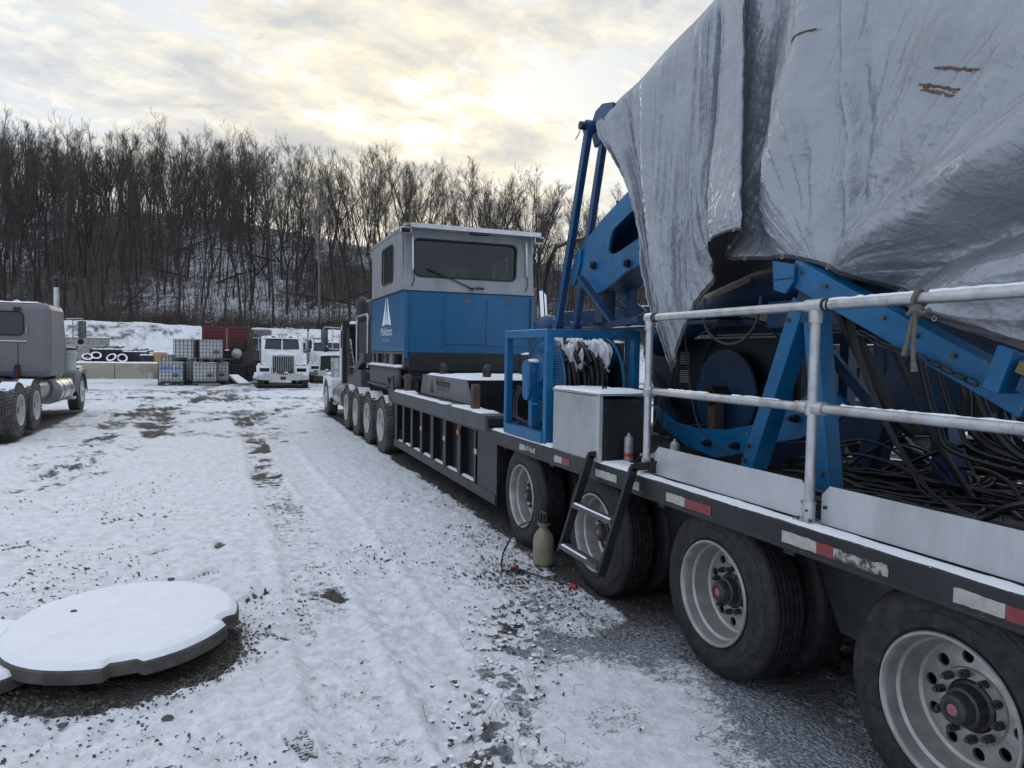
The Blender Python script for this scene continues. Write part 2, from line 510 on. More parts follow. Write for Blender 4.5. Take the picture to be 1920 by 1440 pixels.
    def mesh(self, name, m, smooth=False, off=None):
        me = bpy.data.meshes.new(name)
        vs = self.v if off is None else [(x - off[0], y - off[1], z - off[2]) for x, y, z in self.v]
        me.from_pydata(vs, [], self.f)
        me.materials.append(M[m] if isinstance(m, str) else m)
        if smooth:
            me.polygons.foreach_set('use_smooth', [True] * len(me.polygons))
        me.update()
        return me

    def build(self, name, m, parent=None, smooth=False, bevel=0.0, loc=None, world=True, label=None, sharp=40):
        """world=True: the points are scene coordinates (parents unrotated); else they are the parent's own.
        loc puts the object's origin there (same coordinates as the points)."""
        base = wloc(parent) if (world and parent is not None) else Vector((0, 0, 0))
        o_loc = Vector(loc) if loc is not None else (base if parent is not None else Vector((0, 0, 0)))
        me = self.mesh(name, m, smooth, o_loc if (loc is not None or world) else None)
        o = bpy.data.objects.new(name, me)
        COL.objects.link(o)
        if parent is not None:
            o.parent = parent
            o.location = o_loc - base if (loc is not None or world) else (0, 0, 0)
        else:
            o.location = o_loc
        if smooth and sharp:
            try:
                me.set_sharp_from_angle(angle=rad(sharp))
            except Exception:
                pass
        if bevel:
            md = o.modifiers.new('bevel', 'BEVEL')
            md.width = bevel
            md.segments = 2
            md.limit_method = 'ANGLE'
            md.angle_limit = rad(40)
        if label:
            o['label'] = label
        return o


def copy_tree(o, parent=None, loc=None, rz=None):
    c = o.copy()
    COL.objects.link(c)
    if parent is not None:
        c.parent = parent
    if loc is not None:
        c.location = loc
    if rz is not None:
        c.rotation_euler = (0, 0, rz)
    for ch in list(o.children):
        copy_tree(ch, c)
    return c


def text_mesh(s, size, bold=0.0):
    cu = bpy.data.curves.new('text', 'FONT')
    cu.body = s
    cu.size = size
    cu.offset = bold
    cu.align_x = 'CENTER'
    cu.resolution_u = 3
    to = bpy.data.objects.new('text', cu)
    COL.objects.link(to)
    bpy.context.view_layer.update()
    dg = bpy.context.evaluated_depsgraph_get()
    ev = to.evaluated_get(dg)
    me = ev.to_mesh()
    vs = [v.co.copy() for v in me.vertices]
    fs = [tuple(p.vertices) for p in me.polygons]
    ev.to_mesh_clear()
    bpy.data.objects.remove(to)
    bpy.data.curves.remove(cu)
    return vs, fs


def lettering(s, size, o, ex, ey, m, parent, name='lettering', bold=0.0, sx=1.0, world=True, depth=0.002):
    """flat printed letters at o, reading along ex, upright along ey, a hair of paint thick"""
    vs, fs = text_mesh(s, size, bold)
    o, ex, ey = Vector(o), Vector(ex), Vector(ey)
    return MB().add([o + ex * (v.x * sx) + ey * v.y for v in vs], fs).build(name, m, parent, world=world)


# numpy gradient-free value noise
def _h(ix, iy, s):
    n = (ix * 374761393 + iy * 668265263 + s * 974634541) & 0xFFFFFFFF
    n = ((n ^ (n >> 13)) * 1274126177) & 0xFFFFFFFF
    n = (n ^ (n >> 16)) & 0xFFFFFFFF
    return n.astype(np.float64) / 4294967295.0


def vnoise(x, y, s=0):
    xi, yi = np.floor(x).astype(np.int64), np.floor(y).astype(np.int64)
    fx, fy = x - xi, y - yi
    fx = fx * fx * fx * (fx * (fx * 6 - 15) + 10)
    fy = fy * fy * fy * (fy * (fy * 6 - 15) + 10)
    a, b = _h(xi, yi, s), _h(xi + 1, yi, s)
    c, d = _h(xi, yi + 1, s), _h(xi + 1, yi + 1, s)
    return (a + (b - a) * fx) + ((c + (d - c) * fx) - (a + (b - a) * fx)) * fy


def fbm(x, y, oct=4, s=0, gain=0.5):
    t, a, n = 0, 1.0, 0.0
    for i in range(oct):
        t = t + a * vnoise(x * 2 ** i + 17.3 * i, y * 2 ** i - 9.1 * i, s + i)
        n += a
        a *= gain
    return t / n


def sstep(a, b, x):
    t = np.clip((x - a) / (b - a), 0, 1)
    return t * t * (3 - 2 * t)


def grid_mesh(name, P, m, smooth=True, flip=False, closed_u=False):
    """P: (rows, cols, 3) points"""
    r, c = P.shape[:2]
    me = bpy.data.meshes.new(name)
    idx = np.arange(r * c).reshape(r, c)
    if closed_u:
        idx = np.concatenate([idx, idx[:, :1]], 1)
    q = np.stack([idx[:-1, :-1], idx[:-1, 1:], idx[1:, 1:], idx[1:, :-1]], -1).reshape(-1, 4)
    if flip:
        q = q[:, ::-1]
    me.vertices.add(r * c)
    me.vertices.foreach_set('co', P.reshape(-1).astype(np.float32))
    me.loops.add(q.size)
    me.loops.foreach_set('vertex_index', q.reshape(-1).astype(np.int32))
    me.polygons.add(len(q))
    me.polygons.foreach_set('loop_start', np.arange(0, q.size, 4, dtype=np.int32))
    try:
        me.polygons.foreach_set('loop_total', np.full(len(q), 4, np.int32))
    except Exception:
        pass
    me.polygons.foreach_set('use_smooth', np.full(len(q), smooth))
    me.materials.append(M[m] if isinstance(m, str) else m)
    me.update(calc_edges=True)
    me.validate()
    return me


def put(name, me, parent=None, loc=(0, 0, 0)):
    o = bpy.data.objects.new(name, me)
    COL.objects.link(o)
    o.location = loc
    if parent is not None:
        o.parent = parent
    return o


def snow_cap(x0, x1, y0, y1, z, parent, th=0.02, seed=0, res=0.05, drape=0.015, name='snow', world=True, cover=1.0, edge=0.05):
    """an uneven sheet of snow lying on a flat top"""
    nx = max(4, int((x1 - x0) / res))
    ny = max(4, int((y1 - y0) / res))
    nx, ny = min(nx, 200), min(ny, 300)
    X, Y = np.meshgrid(np.linspace(x0, x1, nx), np.linspace(y0, y1, ny))
    e = np.minimum(np.minimum(X - x0, x1 - X), np.minimum(Y - y0, y1 - Y))
    nz = fbm(X * 5 + seed, Y * 5 - seed, 4, seed)
    h = th * (0.35 + 1.1 * nz) * sstep(0, edge, e + edge * 0.3 * nz) - (1 - cover) * th * 2.2 * fbm(X * 9 - seed, Y * 9, 3, seed + 5)
    Z = z - 0.004 + h
    P = np.stack([X, Y, Z], -1)
    base = np.array(wloc(parent)) if (parent is not None and world) else np.zeros(3)
    return put(name, grid_mesh(name, P - base, 'snow'), parent)
# ------------------------------------------------------------------ ground, bank and hill: one sheet
def ab(x, y):
    return x * sy_ + y * cy_, x * cy_ - y * sy_      # depth along the view, sideways


def xy_ab(a, b):
    return a * sy_ + b * cy_, a * cy_ - b * sy_


def hill_foot(b):
    return 66 - 0.5 * np.maximum(0, b - 14) - 0.25 * np.maximum(0, -b - 60)


CREST_T = [-1.2, -0.711, -0.56, -0.415, -0.267, -0.19, 0.0, 0.163, 0.55, 1.2]
CREST_Z = [29, 25.5, 24.0, 22.0, 19.6, 17.8, 15.8, 14.6, 15.5, 16.5]


def ground_z(x, y, fine=False):
    x, y = np.asarray(x, float), np.asarray(y, float)
    a, b = ab(x, y)
    z = 0.05 * (fbm(x * 0.12, y * 0.12, 2, 3) - 0.5) * sstep(6, 25, np.abs(a) + 0 * b)
    # terrace held by the barrier, then the snowy bank
    z = z + np.where(x < -2.2, 0.93 * sstep(47.52, 47.62, y), 0.93 * sstep(46.5, 53, y))
    bank = sstep(54.0, 61.5, y + 0.10 * x) * sstep(26, 14, b) * sstep(-75, -50, b)
    z = z + bank * (2.7 + 0.5 * (fbm(x * 0.1, y * 0.1, 2, 9) - 0.5))
    u = a - hill_foot(b)
    t = b / np.maximum(np.abs(a), 30)
    H = np.interp(t, CREST_T, CREST_Z)
    base = 3.2 * sstep(26, 14, b)
    rise = sstep(-4, 52, u)
    rise = 0.55 * rise + 0.45 * np.clip(u / 48, 0, 1)
    hill = np.maximum(0, H - base) * np.clip(rise, 0, 1)
    hill = hill + np.clip(u - 48, 0, 60) * np.interp(t, [-0.8, -0.35, -0.2, 1], [0.12, 0.03, -0.16, -0.12])
    hill = hill * (a > 0)
    rough = np.clip(u / 15, 0, 1) * (1.4 * (fbm(x * 0.06, y * 0.06, 3, 21) - 0.5) + 0.5 * (fbm(x * 0.35, y * 0.35, 3, 22) - 0.5))
    return z + hill + rough * (a > 0) + bank * 0.25 * (fbm(x * 0.9, y * 0.9, 3, 33) - 0.5)


TRACKS = [  # x, y points of the wheel ruts, half width, how far they bare the ground
    ([(0.70, 1.5), (0.62, 3.4), (0.63, 4.9), (0.66, 7.6), (0.50, 10.9), (0.47, 15.3), (0.1, 24), (-0.06, 32), (0.6, 44)], 0.22, 0.55),
    ([(1.15, 1.5), (1.12, 4), (1.1, 8), (0.95, 12), (0.93, 16), (0.6, 24), (0.5, 32), (1.2, 44)], 0.20, 0.22),
    ([(-2.7, 6), (-2.4, 10.5), (-2.35, 13.8), (-2.75, 22), (-2.4, 27), (-1.2, 36), (0, 44)], 0.28, 0.62),
    ([(-2.0, 8), (-1.9, 13.8), (-1.6, 18.9), (-1.7, 24), (-0.4, 34)], 0.24, 0.5),
    ([(-1.2, 17), (-1.6, 18.9), (-2.25, 23.7), (-1.2, 27), (0.4, 29)], 0.5, 0.5),
    ([(-3.2, 24), (-1.0, 25.2), (1.6, 25.4)], 0.35, 0.45),
    ([(-4, 30), (0, 30.5), (4, 30)], 0.6, 0.42),
    ([(-5, 35), (0, 34), (3.5, 34.6)], 0.6, 0.45),
    ([(0.2, 19), (0.9, 22), (2.0, 25)], 0.3, 0.45),
    ([(-3.4, 9), (-3.0, 12), (-2.9, 17)], 0.25, 0.4),
]
STEPS = [(0.32, 3.47, 10, 1), (0.29, 4.93, 25, -1), (0.16, 5.74, -35, 1), (-0.62, 7.35, -40, -1), (-0.22, 6.49, -50, 1), (-0.1, 7.4, -10, 1),
         (0.02, 3.0, 5, -1), (0.75, 5.6, 20, 1), (-1.9, 7.9, -30, 1), (-1.2, 8.8, -25, -1)]
DISC_C = (-0.62, 5.02)


def seg_dist(x, y, pts):
    best = np.full(x.shape, 1e9)
    s_at = np.zeros(x.shape)
    off = np.zeros(x.shape)
    s0 = 0.0
    for (x0, y0), (x1, y1) in zip(pts[:-1], pts[1:]):
        dx, dy = x1 - x0, y1 - y0
        L = math.hypot(dx, dy)
        t = np.clip(((x - x0) * dx + (y - y0) * dy) / L ** 2, 0, 1)
        ex, ey = x - x0 - t * dx, y - y0 - t * dy
        d = np.hypot(ex, ey)
        k = d < best
        best = np.where(k, d, best)
        s_at = np.where(k, s0 + t * L, s_at)
        off = np.where(k, (ex * dy - ey * dx) / L, off)
        s0 += L
    return best, s_at, off


def build_ground():
    # rows spaced evenly in 1/distance, columns fine where the yard is in view
    d = 1 / np.linspace(1 / 1.6, 1 / 34, 620)
    d = np.concatenate([np.linspace(0.05, 1.55, 12), d, np.geomspace(34.3, 170, 300), np.geomspace(180, 1500, 14)])
    th = np.concatenate([np.linspace(-20, 62, 700), np.linspace(63, 338, 70)])
    th = np.radians(th)
    D, T = np.meshgrid(d, th, indexing='ij')
    X, Y = D * np.sin(T), D * np.cos(T)
    Z = ground_z(X, Y)
    a, b = ab(X, Y)
    u = a - hill_foot(b)
    near = (a < 66) & (u < 2)
    fade = sstep(60, 25, D)
    cov = np.full(X.shape, 0.79) + 0.16 * (fbm(X * 0.35, Y * 0.35, 3, 5) - 0.5) + 0.06 * (fbm(X * 1.6, Y * 1.6, 3, 6) - 0.5)
    cov -= 0.13 * sstep(8, 20, Y) * sstep(48, 45, Y)
    cov -= 0.34 * sstep(10, 22, Y) * sstep(48, 45, Y) * (fbm(X * 0.35, Y * 1.3, 4, 7) - 0.46)
    cov -= 0.55 * sstep(9, 15, Y) * sstep(48, 45, Y) * (fbm(X * 3.2, Y * 6.5, 4, 8, 0.7) - 0.48)
    # fine relief of trodden snow over stones
    rel = 0.030 * (fbm(X * 2.2, Y * 2.2, 3, 11) - 0.5) + 0.024 * (fbm(X * 7, Y * 7, 3, 12) - 0.5)
    rel += 0.026 * (fbm(X * 15, Y * 15, 2, 13) - 0.5) * sstep(22, 8, D)
    rel += 0.009 * (fbm(X * 48, Y * 48, 2, 15) - 0.5) * sstep(11, 4, D)
    lump = np.clip(fbm(X * 48, Y * 48, 2, 16) - 0.635, 0, 1) * sstep(0.42, 0.66, fbm(X * 0.9, Y * 0.9, 3, 17)) * sstep(16, 7, D)
    rel += 0.05 * lump
    cov -= 2.4 * lump
    for pts, w, s in TRACKS:
        dist, sa, off = seg_dist(X, Y, pts)
        k = sstep(w * 1.25, w * 0.8, dist)
        rib = np.abs(np.sin(off / w * PI * 2.5))
        lug = 0.5 + 0.5 * np.sin(sa * 2 * PI / 0.16 + np.sign(off) * 1.6 + off * 9)
        patch = sstep(0.36, 0.60, fbm(sa * 0.45 + w * 40, off * 0 + s * 30, 2, 44))
        away = sstep(7.0, 10.5, Y)
        rel -= k * (0.018 + 0.008 * lug * patch * (0.3 + 0.7 * away)) * fade
        rel += 0.012 * np.exp(-((dist - w * 1.35) / (0.25 * w)) ** 2) * fade
        brk = sstep(0.30, 0.66, fbm(X * 3.1, Y * 3.1, 4, 47, 0.65))
        cov -= k * s * ((0.26 - 0.17 * away) * (0.5 + fbm(X * 2.6, Y * 2.6, 3, 46)) + patch * (0.12 + 0.55 * lug * (0.4 + 0.6 * rib)) * brk * (0.3 + 0.5 * away))
    dist, sa, off = seg_dist(X, Y, TRACKS[0][0])
    hot = sstep(0.26, 0.16, dist) * np.maximum(np.exp(-((Y - 14.2) / 1.5) ** 2), 0.8 * np.exp(-((Y - 10.9) / 0.8) ** 2))
    bar = sstep(-0.2, 0.5, np.sin(sa * 2 * PI / 0.21 + off * 7)) * sstep(0.38, 0.56, fbm(X * 4, Y * 2.2, 3, 48))
    cov -= hot * bar * 0.50
    rel -= hot * bar * 0.015
    for fx, fy, ang, side in STEPS:
        ca, sa_ = math.cos(rad(ang)), math.sin(rad(ang))
        lx, ly = (X - fx) * ca + (Y - fy) * sa_, -(X - fx) * sa_ + (Y - fy) * ca
        wid = 0.048 + 0.012 * np.sin(ly * 14 + 0.6) - 0.012 * np.exp(-((ly + 0.02) / 0.04) ** 2)
        ins = sstep(0.012, -0.004, np.maximum(np.abs(lx) - wid, np.abs(ly) - 0.15))
        tread = 0.5 + 0.5 * np.sign(np.sin(ly * 2 * PI / 0.028 + np.abs(lx) * 40))
        rel = rel * (1 - 0.7 * ins) - ins * (0.030 - 0.009 * tread)
        cov -= ins * (0.16 + 0.34 * (1 - tread) * fbm(X * 25, Y * 25, 2, 49))
    # bare gravel in the lee of the trailer, up to where its edge drips
    edge = 2.62 + 0.16 * (fbm(Y * 2.2, Y * 0, 3, 61) - 0.5) + 0.10 * (fbm(X * 9, Y * 9, 2, 62) - 0.5)
    lee = sstep(-0.06, 0.10, X - edge) * sstep(5.75, 5.5, X) * sstep(2.6, 3.9, Y + 0.25 * (fbm(X * 3, Y * 3, 2, 63) - 0.5)) * sstep(23.5, 22.5, Y)
    cov = cov * (1 - lee) + lee * (0.10 + 0.3 * (fbm(X * 1.3, Y * 1.3, 2, 64) > 0.62))
    spk = sstep(0.9, 0.0, np.abs(X - edge + 0.4)) * sstep(4.0, 4.6, Y) * sstep(7.2, 5.5, Y)
    cov -= 0.20 * spk
    rel += 0.012 * spk * (fbm(X * 28, Y * 28, 2, 65) - 0.5)
    # thin frozen patch beside the rear wheels: film of ice and crusted snow
    ice = sstep(-0.12, 0.22, X - 1.18 - 0.25 * (Y - 3.0) + 0.35 * (fbm(X * 2.5, Y * 2.5, 3, 71) - 0.5)) * sstep(4.55, 4.1, Y + 0.3 * (fbm(X * 4, Y * 4, 2, 72) - 0.5)) * sstep(3.2, 2.6, X)
    rel *= (1 - 0.8 * ice)
    cov += 2.4 * lump * ice
    cov = cov - ice * (0.13 + 0.19 * sstep(2.0, 2.8, X + 0.6 * (fbm(X * 2, Y * 2, 3, 73) - 0.5)) + 0.16 * sstep(3.6, 4.2, Y) * sstep(1.5, 1.9, X) + 0.10 * sstep(0.5, 0.75, fbm(X * 2.2, Y * 2.2, 3, 74)))
    under = sstep(2.25, 2.75, X) * sstep(5.8, 5.4, X) * sstep(3.7, 2.4, Y)
    cov -= under * 0.3
    # heaved lumps and weeds along the edge of the frozen patch
    wl = np.exp(-((X - 1.12 - 0.45 * (Y - 3.1)) / 0.24) ** 2) * sstep(5.2, 4.6, Y)
    rel += wl * (0.05 * np.clip(fbm(X * 9, Y * 9, 3, 81) - 0.42, 0, 1) + 0.018 * (fbm(X * 26, Y * 26, 2, 82) - 0.5))
    cov -= wl * 0.30 * sstep(0.45, 0.7, fbm(X * 14, Y * 14, 3, 83))
    # gravel hollow round the timber disc
    dr = np.hypot(X - DISC_C[0] + 0.03, (Y - DISC_C[1] + 0.14) * 1.04)
    front = sstep(0.25, -0.2, (Y - DISC_C[1]) - 0.3 * (X - DISC_C[0]))
    hol = sstep(0.76, 0.68, dr + 0.10 * (fbm(X * 7, Y * 7, 3, 91) - 0.5)) * (0.25 + 0.75 * front)
    dr2 = np.hypot(X + 1.6, Y - 4.8)
    hol = np.maximum(hol, sstep(0.70, 0.62, dr2 + 0.10 * (fbm(X * 7, Y * 7, 3, 92) - 0.5)) * sstep(0.2, -0.2, Y - 4.75))
    cov = cov * (1 - hol) + 0.04 * hol
    rel -= 0.02 * hol
    # behind the trailer
    cov -= 0.25 * sstep(5.6, 7, X) * sstep(46, 38, Y) * sstep(0.45, 0.6, fbm(X * 0.5, Y * 0.5, 3, 95))
    # left lorry shelters its ground
    lt = sstep(-6.9, -6.5, X) * sstep(-3.75, -4.1, X) * sstep(15.8, 16.4, Y) * sstep(24.4, 23.9, Y)
    cov = cov * (1 - 0.75 * lt) + 0.15 * lt
    for wx0, wx1, wy0, wy1 in ((1.1, 3.6, 35.6, 43), (-1.6, 1.0, 40.4, 47), (4.2, 6.6, 41, 49)):
        k = sstep(wx0 - 0.1, wx0 + 0.2, X) * sstep(wx1 + 0.1, wx1 - 0.2, X) * sstep(wy0, wy0 + 0.5, Y) * sstep(wy1, wy1 - 0.5, Y)
        cov = cov * (1 - 0.8 * k) + 0.1 * k
    bankk = sstep(53.5, 56, Y + 0.10 * X) * (u < 0)
    cov = np.where(bankk > 0.5, 0.60 + 0.25 * (fbm(X * 0.4, Y * 0.4, 3, 55) - 0.5) + 0.5 * (fbm(X * 2.2, Y * 2.2, 4, 57, 0.7) - 0.5), cov)
    cov = np.where(u > -2, 0.43 + 0.40 * (fbm(X * 0.07, Y * 0.07, 3, 56) - 0.5), cov)
    Z = Z + np.where(near, rel, 0)
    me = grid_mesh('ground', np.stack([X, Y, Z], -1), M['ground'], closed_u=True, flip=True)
    at_ = me.attributes.new('cover', 'FLOAT', 'POINT')
    at_.data.foreach_set('value', cov.reshape(-1).astype(np.float32))
    at_ = me.attributes.new('wild', 'FLOAT', 'POINT')
    at_.data.foreach_set('value', sstep(-3, 3, u).reshape(-1).astype(np.float32))
    at_ = me.attributes.new('ice', 'FLOAT', 'POINT')
    at_.data.foreach_set('value', np.maximum(ice, 0.6 * under).reshape(-1).astype(np.float32))
    o = put('ground', me)
    o['kind'] = 'structure'
    return o


def ground_material():
    m = bpy.data.materials.new('snow_over_gravel')
    m.use_nodes = True
    t = m.node_tree
    p = t.nodes['Principled BSDF']
    tc = N(t, 'ShaderNodeTexCoord')
    P = tc.outputs['Object']

    def attr(n):
        return N(t, 'ShaderNodeAttribute', attribute_name=n).outputs['Fac']

    def noise(sc, det=4.0, ro=0.6, di=0.0):
        n = N(t, 'ShaderNodeTexNoise', i_Scale=sc, i_Detail=det, i_Roughness=ro, i_Distortion=di)
        link(t, P, n.inputs['Vector'])
        return n.outputs[0]
    cov, wild, ice = attr('cover'), attr('wild'), attr('ice')
    nn = mathn(t, 'ADD', mathn(t, 'MULTIPLY', noise(17, 6.0, 0.7), 0.55), mathn(t, 'MULTIPLY', noise(60, 4.0, 0.65), 0.45))
    nh = mathn(t, 'ADD', mathn(t, 'MULTIPLY', noise(0.9, 6.0, 0.7, 0.6), 0.6), mathn(t, 'MULTIPLY', noise(4.5, 5.0, 0.7), 0.4))
    mixn = N(t, 'ShaderNodeMix')
    link(t, wild, mixn.inputs[0])
    link(t, nn, mixn.inputs[2])
    link(t, nh, mixn.inputs[3])
    d = mathn(t, 'SUBTRACT', cov, mixn.outputs[0])
    snow = ramp(t, mathn(t, 'ADD', mathn(t, 'MULTIPLY', d, 3.2), 0.42), [(0.25, g(0)), (0.62, g(0.9)), (0.85, g(1))])
    stone = N(t, 'ShaderNodeTexVoronoi', i_Scale=55.0)
    link(t, P, stone.inputs['Vector'])
    grav = mixc(t, stone.outputs['Color'], (0.040, 0.036, 0.032), (0.135, 0.122, 0.108))
    grav = mixc(t, ramp(t, noise(3.0, 5.0), [(0.35, g(0)), (0.7, g(1))]), grav, (0.060, 0.052, 0.044))
    litter = mixc(t, ramp(t, noise(2.5, 6.0, 0.7), [(0.35, g(0)), (0.65, g(1))]), (0.050, 0.043, 0.038), (0.115, 0.096, 0.082))
    bare = mixc(t, wild, grav, litter)
    wet = mixc(t, ramp(t, noise(40, 4.0, 0.7), [(0.40, g(0)), (0.66, g(1))]), (0.13, 0.14, 0.155), (0.50, 0.53, 0.58))
    bare = mixc(t, ice, bare, wet)
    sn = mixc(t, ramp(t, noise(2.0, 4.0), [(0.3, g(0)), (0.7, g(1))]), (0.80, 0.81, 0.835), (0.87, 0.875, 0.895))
    sn = mixc(t, mathn(t, 'MULTIPLY', wild, 0.8), sn, (0.50, 0.51, 0.54))  # greyer hill snow: leaf litter and tree shade painted into the colour
    sn = mixc(t, mathn(t, 'MULTIPLY', ramp(t, noise(9, 7.0, 0.72), [(0.40, g(0)), (0.66, g(1))]), 0.85), sn, (0.55, 0.55, 0.555))  # grey mottling: shading of small dimples painted in, with thin snow
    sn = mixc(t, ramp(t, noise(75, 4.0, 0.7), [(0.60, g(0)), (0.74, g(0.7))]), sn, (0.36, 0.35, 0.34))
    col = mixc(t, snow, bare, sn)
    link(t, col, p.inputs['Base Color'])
    rg = mathn(t, 'SUBTRACT', 0.85, mathn(t, 'MULTIPLY', ice, mathn(t, 'SUBTRACT', 0.48, mathn(t, 'MULTIPLY', snow, 0.4))))
    link(t, rg, p.inputs['Roughness'])
    p.inputs['Specular IOR Level'].default_value = 0.35
    hgt = mathn(t, 'ADD', mathn(t, 'MULTIPLY', snow, 0.45), mathn(t, 'ADD', mathn(t, 'MULTIPLY', noise(30, 6.0, 0.65), 0.8), mathn(t, 'MULTIPLY', mathn(t, 'SUBTRACT', 1.0, snow), mathn(t, 'MULTIPLY', stone.outputs['Distance'], -0.9))))
    bp = N(t, 'ShaderNodeBump', i_Strength=1.0, i_Distance=0.016)
    link(t, hgt, bp.inputs['Height'])
    link(t, bp.outputs[0], p.inputs['Normal'])
    return m


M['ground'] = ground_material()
GROUND = build_ground()


def gz(x, y):
    return float(ground_z(np.array([x]), np.array([y]))[0])


# loose stones lying on and in the snow
def build_gravel():
    rng = random.Random(3)
    mb = MB()
    ico = [(0, 0, 1), (0.9, 0, 0.2), (0.28, 0.85, 0.2), (-0.73, 0.53, 0.2), (-0.73, -0.53, 0.2), (0.28, -0.85, 0.2), (0, 0, -0.6)]
    icf = [(0, 1, 2), (0, 2, 3), (0, 3, 4), (0, 4, 5), (0, 5, 1), (6, 2, 1), (6, 3, 2), (6, 4, 3), (6, 5, 4), (6, 1, 5)]

    def stone_at(x, y, r):
        mt = Euler((rng.uniform(-.5, .5), rng.uniform(-.5, .5), rng.uniform(0, 6))).to_matrix()
        s = Vector((rng.uniform(.7, 1.5), rng.uniform(.6, 1.1), rng.uniform(.4, .8))) * r
        z = 0.0
        mb.add([Vector((x, y, z + r * 0.15)) + mt @ Vector((p[0] * s.x, p[1] * s.y, p[2] * s.z)) for p in ico], icf)
    for i in range(500):
        yy = 2.2 + 12 * rng.random() ** 1.7
        stone_at(rng.uniform(-2.5 - 0.12 * yy, 2.6), yy, rng.choice((0.004, 0.005, 0.007, 0.010)) * (1 + 0.03 * yy))
    for i in range(1600):
        yy = rng.uniform(4.1, 7.5)
        stone_at(rng.gauss(2.45, 0.28), yy, rng.choice((0.005, 0.007, 0.010, 0.014)))
    for i in range(1500):
        stone_at(rng.uniform(2.6, 3.4), rng.uniform(3.3, 12.5), rng.choice((0.008, 0.012, 0.016)))
    for i in range(900):
        an = rng.uniform(-2.9, 0.5)
        r = rng.gauss(0.70, 0.06)
        stone_at(DISC_C[0] + r * math.cos(an), DISC_C[1] - 0.12 + r * math.sin(an), rng.choice((0.006, 0.009, 0.013)))
    o = mb.build('gravel', 'stone', None)
    o['kind'] = 'stuff'


build_gravel()


# frozen dead weeds poking out of the snow beside the icy patch
def build_weeds():
    rng = random.Random(11)
    mb, caps = MB(), MB()
    for i in range(170):
        y = rng.uniform(2.9, 5.0)
        x = rng.gauss(1.14 + 0.45 * (y - 3.1), 0.20)
        z = 0.0
        for k in range(rng.randint(3, 8)):
            an, ln = rng.uniform(0, 6.28), rng.uniform(0.008, 0.022)
            tip = Vector((x + math.cos(an) * ln * 0.9, y + math.sin(an) * ln * 0.9, z + ln * rng.uniform(0.3, 1.0)))
            s = Vector((-math.sin(an), math.cos(an), 0)) * rng.uniform(0.002, 0.006)
            mid = (Vector((x, y, z)) + tip) / 2 + Vector((0, 0, 0.012))
            mb.add([(x, y, z), mid - s, tip, mid + s], [(0, 1, 2), (0, 2, 3)])
        if rng.random() < 0.6:
            caps.ball((x + rng.uniform(-.02, .02), y, z + 0.02), rng.uniform(0.008, 0.018), 8, (1.3, 1, 0.5))
    for i in range(40):
        y = rng.uniform(3.0, 4.6)
        x = rng.gauss(1.22 + 0.45 * (y - 3.1), 0.22)
        p = Vector((x, y, 0))
        mb.tube([p, p + Vector((rng.uniform(-.03, .03), rng.uniform(-.03, .03), 0.05)), p + Vector((rng.uniform(-.06, .06), rng.uniform(-.06, .06), rng.uniform(.06, .12)))], 0.0015, 3)
    w = mb.build('dead_weeds', 'weed', None)
    w['kind'] = 'stuff'
    c = caps.build('snow_lumps', 'snow', None, smooth=True)
    c['kind'] = 'stuff'


build_weeds()


# ------------------------------------------------------------------ trees
def rdir(d, ang, rng):
    d = d.normalized()
    s = d.orthogonal().normalized()
    s = Matrix.Rotation(rng.uniform(0, 2 * PI), 3, d) @ s
    return (d * math.cos(ang) + s * math.sin(ang)).normalized()


def limb(mb, p, d, L, r0, r1, n, seg, rng, wob, lift):
    pts = [p.copy()]
    for i in range(seg):
        d = (d + Vector((rng.uniform(-wob, wob), rng.uniform(-wob, wob), rng.uniform(-wob, wob) + lift))).normalized()
        p = p + d * (L / seg)
        pts.append(p.copy())
    mb.tube(pts, [r0 + (r1 - r0) * (i / seg) for i in range(seg + 1)], n, caps=False)
    return pts


def at_frac(pts, t):
    k = t * (len(pts) - 1)
    i = min(int(k), len(pts) - 2)
    return pts[i].lerp(pts[i + 1], k - i), (pts[i + 1] - pts[i]).normalized()


